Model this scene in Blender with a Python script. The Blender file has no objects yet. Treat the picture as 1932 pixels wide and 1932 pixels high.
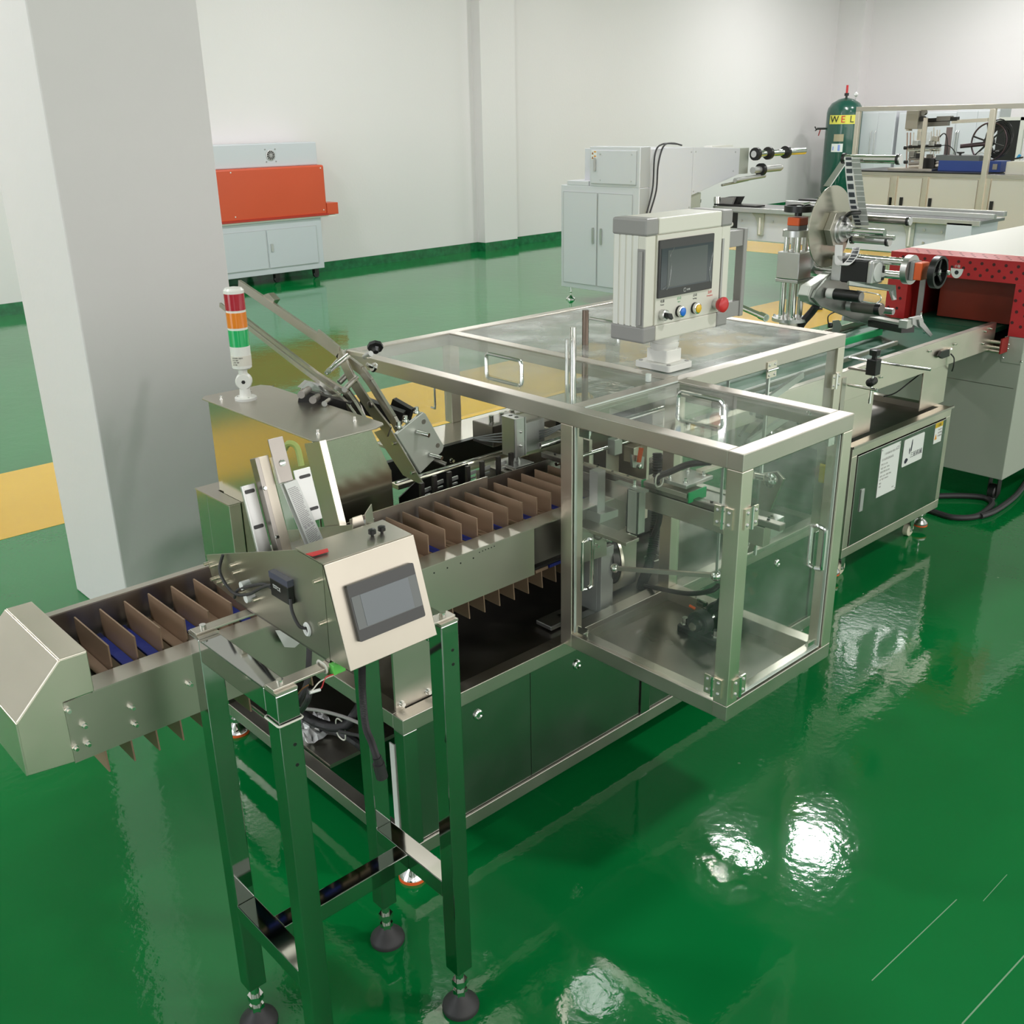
import bpy, bmesh, math, random
from mathutils import Vector, Matrix
random.seed(7)
S = bpy.context.scene
COL = S.collection
pi = math.pi

# ------------------------------------------------------------------ camera
CAM = Vector((0.0, 0.0, 1.80))
FPX = 0.9895 * 1935.0
def _rot():
    rx, ry, rz = -1.2003, 0.0184, 0.7387
    cx, sx, cy, sy, cz, sz = math.cos(rx), math.sin(rx), math.cos(ry), math.sin(ry), math.cos(rz), math.sin(rz)
    A = Matrix(((1, 0, 0), (0, cx, -sx), (0, sx, cx)))
    B = Matrix(((cz, -sz, 0), (sz, cz, 0), (0, 0, 1)))
    D = Matrix(((cy, -sy, 0), (sy, cy, 0), (0, 0, 1)))
    return D @ A @ B
ROT = _rot()
cd = bpy.data.cameras.new('camera')
cam = bpy.data.objects.new('camera', cd)
COL.objects.link(cam)
cam.matrix_world = Matrix.Translation(CAM) @ ROT.transposed().to_4x4()
cd.sensor_width = 36.0
cd.lens = FPX / 1932.0 * 36.0
cd.clip_start = 0.05
cd.clip_end = 100
S.camera = cam
def at(u, v, x=None, y=None, z=None):
    """point of the measured photograph ray on a plane x=, y= or z="""
    d = ROT.transposed() @ Vector(((u - 966) / FPX, -(v - 966) / FPX, -1.0))
    if x is not None: t = (x - CAM.x) / d.x
    elif y is not None: t = (y - CAM.y) / d.y
    else: t = (z - CAM.z) / d.z
    return CAM + d * t

# ------------------------------------------------------------------ colour management, world
S.view_settings.view_transform = 'Standard'
S.view_settings.look = 'None'
S.view_settings.exposure = 0.36
S.view_settings.gamma = 1.0
S.view_settings.use_curve_mapping = False
w = bpy.data.worlds.new('world'); S.world = w; w.use_nodes = True
w.node_tree.nodes['Background'].inputs[0].default_value = (0.93, 0.97, 1.0, 1)
w.node_tree.nodes['Background'].inputs[1].default_value = 0.55
try:
    S.cycles.use_denoising = True
    S.cycles.max_bounces = 10
    S.cycles.transparent_max_bounces = 24
    S.cycles.glossy_bounces = 6
    S.cycles.caustics_reflective = False
    S.cycles.caustics_refractive = False
    S.cycles.sample_clamp_indirect = 6.0
except Exception: pass

# ------------------------------------------------------------------ lights
CEIL = 5.2
def area(name, loc, size, power, rot=(0, 0, 0), color=(1, 1, 1), sy=None, shape='RECTANGLE'):
    l = bpy.data.lights.new(name, 'AREA'); l.shape = shape; l.size = size; l.size_y = sy or size
    if shape == 'DISK': l.size = size
    l.energy = power; l.color = color
    o = bpy.data.objects.new(name, l); COL.objects.link(o); o.location = loc; o.rotation_euler = rot
    return o
# daylight through the window bands of the left and the rear wall (windows lie outside the frame)
area('window_light', (-7.9, 3.0, 2.7), 20.0, 780, (0, -pi/2, 0), (0.94, 0.98, 1.0), sy=4.2)
area('window_light', (6.0, -7.9, 2.7), 28.0, 620, (pi/2, 0, 0), (1.0, 0.955, 0.90), sy=4.2)
# high-bay lamps of the ceiling grid; last two added to brighten the right walls
LAMPS = [(-1.0, 4.1), (-1.0, 8.6), (3.1, 8.6), (6.47, 4.24), (7.23, 3.86), (7.2, 8.6), (11.6, 8.4),
         (16.0, 3.9), (16.0, 8.4), (3.1, -1.0), (11.0, -1.5), (18.6, 8.0), (16.6, 9.4)]
for (lx, ly) in LAMPS:
    area('high_bay_light', (lx, ly, CEIL - 0.62), 0.40, 62, (0, 0, 0), (1.0, 0.985, 0.985), shape='DISK')

# ------------------------------------------------------------------ materials
MATS = {}
def mat(name, col, rough=0.5, metal=0.0, bump=0.0, bscale=40.0, bstretch=(1, 1, 1), var=0.0, vscale=3.0, spec=None, coat=0.0, emit=None, estr=0.0, rvar=0.0):
    if name in MATS: return MATS[name]
    m = bpy.data.materials.new(name); m.use_nodes = True; MATS[name] = m
    n = m.node_tree.nodes; L = m.node_tree.links; b = n['Principled BSDF']
    b.inputs['Base Color'].default_value = (*col, 1); b.inputs['Roughness'].default_value = rough; b.inputs['Metallic'].default_value = metal
    if spec is not None: b.inputs['Specular IOR Level'].default_value = spec
    if coat: b.inputs['Coat Weight'].default_value = coat; b.inputs['Coat Roughness'].default_value = 0.05
    if emit: b.inputs['Emission Color'].default_value = (*emit, 1); b.inputs['Emission Strength'].default_value = estr
    tc = n.new('ShaderNodeTexCoord')
    if bump or rvar:
        mp = n.new('ShaderNodeMapping'); mp.inputs['Scale'].default_value = bstretch; L.new(tc.outputs['Object'], mp.inputs['Vector'])
        t = n.new('ShaderNodeTexNoise'); t.inputs['Scale'].default_value = bscale; t.inputs['Detail'].default_value = 3; L.new(mp.outputs[0], t.inputs['Vector'])
        if bump:
            bp = n.new('ShaderNodeBump'); bp.inputs['Strength'].default_value = bump; bp.inputs['Distance'].default_value = 0.01
            L.new(t.outputs['Fac'], bp.inputs['Height']); L.new(bp.outputs[0], b.inputs['Normal'])
        if rvar:
            mr = n.new('ShaderNodeMapRange'); mr.inputs[1].default_value = 0.3; mr.inputs[2].default_value = 0.7
            mr.inputs[3].default_value = max(0, rough - rvar); mr.inputs[4].default_value = rough + rvar
            L.new(t.outputs['Fac'], mr.inputs[0]); L.new(mr.outputs[0], b.inputs['Roughness'])
    if var:
        t2 = n.new('ShaderNodeTexNoise'); t2.inputs['Scale'].default_value = vscale; t2.inputs['Detail'].default_value = 4; L.new(tc.outputs['Object'], t2.inputs['Vector'])
        mx = n.new('ShaderNodeMix'); mx.data_type = 'RGBA'
        mx.inputs[6].default_value = (*[c * (1 - var) for c in col], 1); mx.inputs[7].default_value = (*[min(1, c * (1 + var)) for c in col], 1)
        L.new(t2.outputs['Fac'], mx.inputs[0]); L.new(mx.outputs[2], b.inputs['Base Color'])
    return m
STEEL = mat('brushed_steel', (0.60, 0.56, 0.50), 0.36, 1.0, var=0.05, vscale=4, rvar=0.04, bscale=5)
STEELV = mat('satin_steel', (0.82, 0.75, 0.65), 0.33, 1.0, var=0.05, vscale=4, rvar=0.04, bscale=5)
PLATE = mat('beige_brushed_plate', (0.50, 0.455, 0.39), 0.42, 1.0, var=0.06, vscale=12, rvar=0.04, bscale=5)
MIRROR = mat('polished_steel', (0.50, 0.51, 0.49), 0.07, 1.0, bump=0.02, bscale=9)
PANEL = mat('steel_panel', (0.40, 0.41, 0.39), 0.21, 1.0, bump=0.02, bscale=5, rvar=0.06)
HOUSE = mat('housing_steel', (0.52, 0.505, 0.43), 0.36, 1.0, var=0.06, rvar=0.04, bscale=4)
HOUSEM = mat('glossy_housing_steel', (0.56, 0.55, 0.46), 0.17, 1.0, bump=0.02, bscale=5)
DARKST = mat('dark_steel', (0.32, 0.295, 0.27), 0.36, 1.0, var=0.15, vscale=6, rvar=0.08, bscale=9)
BLKST = mat('black_steel', (0.045, 0.043, 0.042), 0.38, 0.6, var=0.2)
CHROME = mat('chrome', (0.82, 0.82, 0.80), 0.08, 1.0)
ALU = mat('anodised_aluminium', (0.62, 0.62, 0.61), 0.34, 1.0)
ALUL = mat('light_aluminium', (0.60, 0.60, 0.59), 0.42, 0.75)
ALUG = mat('grey_green_aluminium', (0.55, 0.57, 0.52), 0.38, 0.55)
BLACK = mat('black_plastic', (0.012, 0.012, 0.012), 0.35)
RUBBER = mat('black_rubber', (0.03, 0.028, 0.03), 0.55)
WHITEP = mat('white_plastic', (0.78, 0.77, 0.72), 0.35)
CREAM = mat('cream_enamel', (0.70, 0.68, 0.60), 0.38)
GREYP = mat('grey_plastic', (0.30, 0.29, 0.28), 0.4)
PALEG = mat('pale_grey_enamel', (0.64, 0.645, 0.68), 0.36)
PALEG2 = mat('grey_enamel', (0.42, 0.43, 0.43), 0.4)
LIGHTG = mat('light_grey_enamel', (0.58, 0.60, 0.64), 0.4)
WARMG = mat('warm_grey_enamel', (0.40, 0.42, 0.36), 0.42)
WARMW = mat('white_enamel', (0.72, 0.70, 0.65), 0.4)
ORANGE = mat('orange_enamel', (0.62, 0.085, 0.030), 0.38, var=0.06, vscale=2)
ORANGEP = mat('orange_plastic', (0.85, 0.13, 0.03), 0.4)
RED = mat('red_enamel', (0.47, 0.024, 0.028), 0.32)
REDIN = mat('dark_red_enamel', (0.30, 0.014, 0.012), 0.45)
REDP = mat('red_plastic', (0.62, 0.03, 0.035), 0.35)
TAN = mat('tan_plastic', (0.29, 0.19, 0.125), 0.5, var=0.12, vscale=15)
BLUE = mat('blue_belt', (0.014, 0.030, 0.27), 0.5, bump=0.1, bscale=90)
BELT = mat('green_belt', (0.010, 0.115, 0.062), 0.42, var=0.08)
GREENP = mat('green_plastic', (0.02, 0.42, 0.14), 0.4)
GREENC = mat('bright_green_plastic', (0.16, 0.62, 0.12), 0.4)
TANKM = mat('tank_green_enamel', (0.010, 0.075, 0.052), 0.25, coat=0.5)
LRED = mat('red_lens', (0.42, 0.010, 0.030), 0.15, coat=0.6)
LAMB = mat('amber_lens', (0.80, 0.22, 0.01), 0.15, coat=0.6)
LGRN = mat('green_lens', (0.01, 0.42, 0.12), 0.15, coat=0.6)
SCREEN = mat('screen_glass', (0.055, 0.065, 0.075), 0.10)
SCREENG = mat('screen_grey', (0.14, 0.155, 0.175), 0.22)
SCRDARK = mat('screen_dark_grey', (0.10, 0.11, 0.11), 0.12)
BEZEL = mat('screen_bezel', (0.035, 0.034, 0.034), 0.30)
PAPER = mat('white_paper', (0.78, 0.78, 0.76), 0.5)
INK = mat('black_ink', (0.015, 0.015, 0.02), 0.6)
REDINK = mat('red_ink', (0.6, 0.05, 0.04), 0.6)
GREENINK = mat('green_ink', (0.15, 0.40, 0.20), 0.6)
YELLOWS = mat('yellow_sticker', (0.80, 0.60, 0.02), 0.45)
BUTBLUE = mat('blue_button', (0.02, 0.18, 0.68), 0.3)
BUTYEL = mat('yellow_button', (0.80, 0.50, 0.02), 0.3)
BLUEBOX = mat('blue_plastic', (0.035, 0.075, 0.30), 0.45)
PINKT = mat('white_band', (0.82, 0.80, 0.78), 0.5)
SEALM = mat('zip_tie_white', (0.72, 0.70, 0.62), 0.5)
FOIL = mat('crumpled_foil', (0.85, 0.85, 0.85), 0.30, 0.35, bump=0.9, bscale=22)
OAKW = mat('white_wire', (0.75, 0.7, 0.62), 0.5)
BROWN = mat('brown_wire', (0.35, 0.15, 0.06), 0.5)

def clear(name, tint, rough=0.03, alpha=0.10, gl=1.0):
    m = bpy.data.materials.new(name); m.use_nodes = True; n = m.node_tree.nodes; L = m.node_tree.links
    for k in list(n):
        if k.type != 'OUTPUT_MATERIAL': n.remove(k)
    out = [k for k in n if k.type == 'OUTPUT_MATERIAL'][0]
    tr = n.new('ShaderNodeBsdfTransparent'); tr.inputs[0].default_value = (*tint, 1)
    di = n.new('ShaderNodeBsdfDiffuse'); di.inputs[0].default_value = (0.75, 0.78, 0.76, 1)
    g = n.new('ShaderNodeBsdfGlossy'); g.inputs['Roughness'].default_value = rough; g.inputs[0].default_value = (gl, gl, gl, 1)
    lw = n.new('ShaderNodeLayerWeight'); lw.inputs[0].default_value = 0.5
    pw = n.new('ShaderNodeMath'); pw.operation = 'POWER'; pw.inputs[1].default_value = 5.0; L.new(lw.outputs['Facing'], pw.inputs[0])
    fr = n.new('ShaderNodeMath'); fr.operation = 'MULTIPLY_ADD'; fr.inputs[1].default_value = 0.92; fr.inputs[2].default_value = 0.035; L.new(pw.outputs[0], fr.inputs[0])
    nz = n.new('ShaderNodeTexNoise'); nz.inputs['Scale'].default_value = 7; nz.inputs['Detail'].default_value = 5
    tc = n.new('ShaderNodeTexCoord'); L.new(tc.outputs['Object'], nz.inputs['Vector'])
    mr = n.new('ShaderNodeMapRange'); mr.inputs[1].default_value = 0.45; mr.inputs[2].default_value = 0.75; mr.inputs[3].default_value = alpha * 0.35; mr.inputs[4].default_value = alpha * 1.6
    L.new(nz.outputs['Fac'], mr.inputs[0])
    m1 = n.new('ShaderNodeMixShader'); L.new(mr.outputs[0], m1.inputs[0]); L.new(tr.outputs[0], m1.inputs[1]); L.new(di.outputs[0], m1.inputs[2])
    m2 = n.new('ShaderNodeMixShader'); L.new(fr.outputs[0], m2.inputs[0]); L.new(m1.outputs[0], m2.inputs[1]); L.new(g.outputs[0], m2.inputs[2])
    L.new(m2.outputs[0], out.inputs[0]); MATS[name] = m
    return m
ACRYL = clear('clear_acrylic', (0.93, 0.95, 0.93), 0.04, 0.05)
HAZY = clear('hazy_acrylic', (0.80, 0.80, 0.78), 0.10, 0.60)
LIDM = clear('scuffed_acrylic', (0.92, 0.94, 0.92), 0.05, 0.13)
FILM = clear('clear_film', (0.97, 0.97, 0.96), 0.12, 0.10)
EDGE = mat('acrylic_edge', (0.72, 0.78, 0.72), 0.2)

SCRATCH = [(at(1645, 1850, z=0)[:2], at(1805, 1697, z=0)[:2], 0.0011), (at(1815, 1932, z=0)[:2], at(1990, 1740, z=0)[:2], 0.0016), (at(1350, 1300, z=0)[:2], at(1440, 1280, z=0)[:2], 0.0010), (at(1855, 1700, z=0)[:2], at(1900, 1650, z=0)[:2], 0.0008)]
def floor_mat(name, c1, c2, rough, bumpk, grime=True):
    m = bpy.data.materials.new(name); m.use_nodes = True; n = m.node_tree.nodes; L = m.node_tree.links; b = n['Principled BSDF']
    tc = n.new('ShaderNodeTexCoord')
    t1 = n.new('ShaderNodeTexNoise'); t1.inputs['Scale'].default_value = 0.9; t1.inputs['Detail'].default_value = 5; L.new(tc.outputs['Object'], t1.inputs['Vector'])
    mx = n.new('ShaderNodeMix'); mx.data_type = 'RGBA'; mx.inputs[6].default_value = (*c1, 1); mx.inputs[7].default_value = (*c2, 1)
    mr = n.new('ShaderNodeMapRange'); mr.inputs[1].default_value = 0.3; mr.inputs[2].default_value = 0.7
    L.new(t1.outputs['Fac'], mr.inputs[0]); L.new(mr.outputs[0], mx.inputs[0])
    last = mx.outputs[2]
    if grime:
        v = n.new('ShaderNodeTexVoronoi'); v.inputs['Scale'].default_value = 5.0
        L.new(tc.outputs['Object'], v.inputs['Vector'])
        r2 = n.new('ShaderNodeMapRange'); r2.inputs[1].default_value = 0.0; r2.inputs[2].default_value = 0.03; r2.inputs[3].default_value = 0.55; r2.inputs[4].default_value = 0.0
        L.new(v.outputs['Distance'], r2.inputs[0])
        m3 = n.new('ShaderNodeMix'); m3.data_type = 'RGBA'; m3.inputs[7].default_value = (0.45, 0.55, 0.42, 1)
        L.new(r2.outputs[0], m3.inputs[0]); L.new(last, m3.inputs[6]); last = m3.outputs[2]
    if grime:
        # a few long pale scratches in the epoxy
        sp = n.new('ShaderNodeSeparateXYZ'); ge = n.new('ShaderNodeNewGeometry'); L.new(ge.outputs['Position'], sp.inputs[0])
        def M(op, a, b_=None, c=None):
            k = n.new('ShaderNodeMath'); k.operation = op
            for i_, q in enumerate((a, b_, c)):
                if q is None: continue
                if isinstance(q, (int, float)): k.inputs[i_].default_value = q
                else: L.new(q, k.inputs[i_])
            return k.outputs[0]
        for (p0, p1, wd_) in SCRATCH:
            dx, dy = p1[0] - p0[0], p1[1] - p0[1]; ln = math.hypot(dx, dy); dx /= ln; dy /= ln
            dist = M('ABSOLUTE', M('ADD', M('MULTIPLY', sp.outputs[0], -dy), M('MULTIPLY_ADD', sp.outputs[1], dx, p0[0] * dy - p0[1] * dx)))
            al = M('ADD', M('MULTIPLY', sp.outputs[0], dx), M('MULTIPLY_ADD', sp.outputs[1], dy, -(p0[0] * dx + p0[1] * dy)))
            wob = M('MULTIPLY', t1.outputs['Fac'], 0.0)
            mk = M('MULTIPLY', M('LESS_THAN', dist, wd_), M('MULTIPLY', M('GREATER_THAN', al, 0.0), M('LESS_THAN', al, ln)))
            mk = M('MULTIPLY', mk, 0.55)
            m4 = n.new('ShaderNodeMix'); m4.data_type = 'RGBA'; m4.inputs[7].default_value = (0.42, 0.55, 0.42, 1)
            L.new(mk, m4.inputs[0]); L.new(last, m4.inputs[6]); last = m4.outputs[2]
    L.new(last, b.inputs['Base Color'])
    b.inputs['Roughness'].default_value = rough
    b.inputs['Specular IOR Level'].default_value = 0.5
    b.inputs['IOR'].default_value = 1.55
    # long soft undulation of poured epoxy and a finer orange peel, stronger in patches
    mp = n.new('ShaderNodeMapping'); mp.inputs['Rotation'].default_value = (0, 0, -0.74); mp.inputs['Scale'].default_value = (1.4, 1.0, 1); L.new(tc.outputs['Object'], mp.inputs['Vector'])
    n1 = n.new('ShaderNodeTexNoise'); n1.inputs['Scale'].default_value = 7.0; n1.inputs['Detail'].default_value = 2.5; L.new(mp.outputs[0], n1.inputs['Vector'])
    n2 = n.new('ShaderNodeTexNoise'); n2.inputs['Scale'].default_value = 55.0; n2.inputs['Detail'].default_value = 2; L.new(tc.outputs['Object'], n2.inputs['Vector'])
    n3 = n.new('ShaderNodeTexNoise'); n3.inputs['Scale'].default_value = 1.1; n3.inputs['Detail'].default_value = 2; L.new(tc.outputs['Object'], n3.inputs['Vector'])
    r3 = n.new('ShaderNodeMapRange'); r3.inputs[1].default_value = 0.42; r3.inputs[2].default_value = 0.66; r3.inputs[3].default_value = 0.40; r3.inputs[4].default_value = 1.0; L.new(n3.outputs['Fac'], r3.inputs[0])
    mm = n.new('ShaderNodeMath'); mm.operation = 'MULTIPLY'; L.new(n2.outputs['Fac'], mm.inputs[0]); L.new(r3.outputs[0], mm.inputs[1])
    mm2 = n.new('ShaderNodeMath'); mm2.operation = 'MULTIPLY'; mm2.inputs[1].default_value = 0.55; L.new(mm.outputs[0], mm2.inputs[0])
    ad = n.new('ShaderNodeMath'); ad.operation = 'ADD'; L.new(n1.outputs['Fac'], ad.inputs[0]); L.new(mm2.outputs[0], ad.inputs[1])
    bp = n.new('ShaderNodeBump'); bp.inputs['Strength'].default_value = bumpk; bp.inputs['Distance'].default_value = 0.01
    L.new(ad.outputs[0], bp.inputs['Height']); L.new(bp.outputs[0], b.inputs['Normal'])
    MATS[name] = m
    return m
FLOORM = floor_mat('green_epoxy_floor', (0.001, 0.150, 0.030), (0.004, 0.195, 0.044), 0.055, 0.10)
YELM = floor_mat('yellow_epoxy_paint', (0.66, 0.38, 0.012), (0.74, 0.45, 0.02), 0.16, 0.08, grime=False)
BASEG = mat('green_epoxy_skirting', (0.012, 0.14, 0.05), 0.15, var=0.75, vscale=14)
WALLM = mat('white_wall_paint', (0.76, 0.725, 0.725), 0.65, bump=0.10, bscale=35, var=0.025, vscale=0.7)
COLM = mat('column_plaster', (0.74, 0.70, 0.70), 0.62, bump=0.22, bscale=14, var=0.03, vscale=2)
CEILM = mat('ceiling_paint', (0.50, 0.51, 0.50), 0.8)

# ------------------------------------------------------------------ mesh builder
def ortho(d):
    d = d.normalized(); a = Vector((0, 0, 1)) if abs(d.z) < 0.9 else Vector((1, 0, 0))
    u = d.cross(a).normalized(); return u, d.cross(u).normalized()
class MB:
    def __init__(s): s.v = []; s.f = []; s.sm = []
    def _a(s, vs, fs, smooth=False):
        o = len(s.v); s.v += [Vector(p) for p in vs]
        for f in fs: s.f.append([i + o for i in f]); s.sm.append(smooth)
        return s
    def box(s, x0, x1, y0, y1, z0, z1):
        if x0 > x1: x0, x1 = x1, x0
        if y0 > y1: y0, y1 = y1, y0
        if z0 > z1: z0, z1 = z1, z0
        v = [(x, y, z) for z in (z0, z1) for y in (y0, y1) for x in (x0, x1)]
        return s._a(v, [(0, 2, 3, 1), (4, 5, 7, 6), (0, 1, 5, 4), (2, 6, 7, 3), (0, 4, 6, 2), (1, 3, 7, 5)])
    def bar(s, p0, p1, w, h, up=(0, 0, 1)):
        p0, p1, up = Vector(p0), Vector(p1), Vector(up); d = (p1 - p0).normalized()
        r = d.cross(up)
        if r.length < 1e-4: r = d.cross(Vector((1, 0, 0)))
        r.normalize(); u = r.cross(d).normalized(); r *= w / 2; u *= h / 2
        v = [p + a * r + b * u for p in (p0, p1) for a, b in ((-1, -1), (1, -1), (1, 1), (-1, 1))]
        return s._a(v, [(3, 2, 1, 0), (4, 5, 6, 7), (0, 1, 5, 4), (1, 2, 6, 5), (2, 3, 7, 6), (3, 0, 4, 7)])
    def prism(s, pts, off):
        pts = [Vector(p) for p in pts]; off = Vector(off); n = len(pts)
        nr = Vector((0, 0, 0))
        for i in range(n): nr += pts[i].cross(pts[(i + 1) % n])
        if nr.dot(off) > 0: pts = pts[::-1]
        v = pts + [p + off for p in pts]
        return s._a(v, [tuple(range(n)), tuple(range(2 * n - 1, n - 1, -1))] + [(i, i + n, (i + 1) % n + n, (i + 1) % n) for i in range(n)])
    def cyl(s, p0, p1, r, seg=16, r2=None, cap=True):
        p0, p1 = Vector(p0), Vector(p1); r2 = r if r2 is None else r2; u, w_ = ortho(p1 - p0); o = len(s.v); v = []
        for p, q in ((p0, r), (p1, r2)):
            for i in range(seg):
                a = 2 * pi * i / seg; v.append(p + (u * math.cos(a) + w_ * math.sin(a)) * q)
        s._a(v, [(i, (i + 1) % seg, seg + (i + 1) % seg, seg + i) for i in range(seg)], True)
        if cap:
            s.f.append([o + i for i in range(seg)][::-1]); s.sm.append(False)
            s.f.append([o + seg + i for i in range(seg)]); s.sm.append(False)
        return s
    def lathe(s, p, axis, prof, seg=20):
        """prof: list of (height, radius) along axis"""
        p, axis = Vector(p), Vector(axis).normalized(); u, w_ = ortho(axis); v = []
        for h, r in prof:
            for i in range(seg):
                a = 2 * pi * i / seg; v.append(p + axis * h + (u * math.cos(a) + w_ * math.sin(a)) * max(r, 1e-5))
        fs = []
        for k in range(len(prof) - 1):
            for i in range(seg):
                j = (i + 1) % seg; fs.append((k * seg + i, k * seg + j, (k + 1) * seg + j, (k + 1) * seg + i))
        o = len(s.v); s._a(v, fs, True)
        s.f.append([o + i for i in range(seg)][::-1]); s.sm.append(False)
        e = o + (len(prof) - 1) * seg; s.f.append([e + i for i in range(seg)]); s.sm.append(False)
        return s
    def tube(s, pts, r, seg=8, smooth=0, closed=False, rings=False):
        pts = [Vector(p) for p in pts]
        if smooth: pts = spline(pts, smooth, closed)
        n = len(pts); v = []; prev = None
        for i, p in enumerate(pts):
            a = pts[(i - 1) % n] if (i > 0 or closed) else p; b = pts[(i + 1) % n] if (i < n - 1 or closed) else p
            d = (b - a).normalized()
            if prev is None: u, w_ = ortho(d)
            else:
                u = prev - d * prev.dot(d)
                u = u.normalized() if u.length > 1e-5 else ortho(d)[0]
                w_ = d.cross(u)
            prev = u
            rr = r * (1.0 if not rings or i % 2 == 0 else 0.80)
            for k in range(seg):
                t = 2 * pi * k / seg; v.append(p + (u * math.cos(t) + w_ * math.sin(t)) * rr)
        fs = []
        for i in range(n if closed else n - 1):
            j = (i + 1) % n
            for k in range(seg): fs.append((i * seg + k, i * seg + (k + 1) % seg, j * seg + (k + 1) % seg, j * seg + k))
        o = len(s.v); s._a(v, fs, True)
        if not closed:
            s.f.append([o + k for k in range(seg)][::-1]); s.sm.append(False)
            s.f.append([o + (n - 1) * seg + k for k in range(seg)]); s.sm.append(False)
        return s
    def strip(s, pts, wvec, th=0.0006):
        """a ribbon following pts, of width vector wvec"""
        pts = [Vector(p) for p in pts]; wv = Vector(wvec) / 2; n = len(pts); v = []
        for i, p in enumerate(pts):
            d = (pts[min(i + 1, n - 1)] - pts[max(i - 1, 0)]).normalized(); nn = d.cross(wv).normalized() * th / 2
            v += [p - wv - nn, p + wv - nn, p + wv + nn, p - wv + nn]
        fs = [(0, 1, 2, 3), tuple((n - 1) * 4 + k for k in (3, 2, 1, 0))]
        for i in range(n - 1):
            for k in range(4): fs.append((i * 4 + k, (i + 1) * 4 + k, (i + 1) * 4 + (k + 1) % 4, i * 4 + (k + 1) % 4))
        return s._a(v, fs)
    def ball(s, c, r, seg=12, sc=(1, 1, 1)):
        c = Vector(c); v = []; fs = []; m = seg // 2
        for i in range(m + 1):
            th = pi * i / m
            for k in range(seg):
                ph = 2 * pi * k / seg; v.append(c + Vector((max(math.sin(th), 1e-4) * math.cos(ph) * r * sc[0], max(math.sin(th), 1e-4) * math.sin(ph) * r * sc[1], math.cos(th) * r * sc[2])))
        for i in range(m):
            for k in range(seg): fs.append((i * seg + k, (i + 1) * seg + k, (i + 1) * seg + (k + 1) % seg, i * seg + (k + 1) % seg))
        return s._a(v, fs, True)
    def hexbolt(s, p, axis, r=0.006, h=0.006, socket=True):
        p, axis = Vector(p), Vector(axis).normalized()
        s.cyl(p, p + axis * h * 0.3, r * 1.55, 14); s.cyl(p + axis * h * 0.3, p + axis * h * 1.5, r, 12)
        return s
def spline(pts, k, closed=False):
    n = len(pts); out = []
    def g(i): return pts[i % n] if closed else pts[max(0, min(n - 1, i))]
    for i in range(n if closed else n - 1):
        p0, p1, p2, p3 = g(i - 1), g(i), g(i + 1), g(i + 2)
        for j in range(k):
            t = j / k
            out.append(0.5 * ((2 * p1) + (p2 - p0) * t + (2 * p0 - 5 * p1 + 4 * p2 - p3) * t * t + (3 * p1 - p0 - 3 * p2 + p3) * t ** 3))
    if not closed: out.append(pts[-1])
    return out
def rrect(c, u, v, w_, h, r, n=5):
    """rounded rectangle path in the plane u,v about c"""
    c, u, v = Vector(c), Vector(u), Vector(v); out = []
    for (sx, sy, a0) in ((1, 1, 0), (-1, 1, pi / 2), (-1, -1, pi), (1, -1, 3 * pi / 2)):
        cx, cy = sx * (w_ / 2 - r), sy * (h / 2 - r)
        for k in range(n + 1):
            a = a0 + k * pi / 2 / n; out.append(c + u * (cx + r * math.cos(a)) + v * (cy + r * math.sin(a)))
    return out

def worldloc(o):
    p = Vector((0, 0, 0))
    while o is not None: p += o.location; o = o.parent
    return p
def part(name, mb, m, parent=None, label=None, bevel=0.0, kind=None):
    vs = mb.v
    lo = Vector([min(p[i] for p in vs) for i in range(3)]); hi = Vector([max(p[i] for p in vs) for i in range(3)]); c = (lo + hi) / 2
    me = bpy.data.meshes.new(name); me.from_pydata([p - c for p in vs], [], mb.f)
    me.polygons.foreach_set('use_smooth', mb.sm)
    me.materials.append(m); me.update()
    if any(mb.sm): me.set_sharp_from_angle(angle=0.62)
    o = bpy.data.objects.new(name, me); COL.objects.link(o)
    if parent is not None: o.parent = parent; o.location = c - worldloc(parent)
    else: o.location = c
    if label: o['label'] = label
    if kind: o['kind'] = kind
    if bevel:
        b = o.modifiers.new('bevel', 'BEVEL'); b.width = bevel; b.segments = 2; b.limit_method = 'ANGLE'; b.angle_limit = 0.9
        b.harden_normals = False
    return o
def thing(name, loc, label, cat, group=None):
    o = bpy.data.objects.new(name, None); COL.objects.link(o); o.location = loc; o.empty_display_size = 0.05
    o['label'] = label; o['category'] = cat
    if group: o['group'] = group
    return o
def tag(o, label, cat, group=None):
    o['label'] = label; o['category'] = cat
    if group: o['group'] = group
    return o
def struct(name, mb, m, parent=None, bevel=0):
    o = part(name, mb, m, parent, bevel=bevel)
    if parent is None: o['kind'] = 'structure'
    return o
def text(name, body, loc, xdir, ydir, size, m, parent, align='LEFT', ext=0.0002):
    cu = bpy.data.curves.new(name, 'FONT'); cu.body = body; cu.size = size; cu.extrude = ext; cu.align_x = align; cu.materials.append(m)
    o = bpy.data.objects.new(name, cu); COL.objects.link(o)
    x = Vector(xdir).normalized(); y = Vector(ydir).normalized(); z = x.cross(y).normalized(); y = z.cross(x)
    M = Matrix((x, y, z)).transposed().to_4x4()
    if parent is not None: o.parent = parent
    o.rotation_euler = M.to_euler(); o.location = Vector(loc) - (worldloc(parent) if parent else Vector((0, 0, 0)))
    return o
X, Y, Z = Vector((1, 0, 0)), Vector((0, 1, 0)), Vector((0, 0, 1))
def V(*a): return Vector(a)

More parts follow.
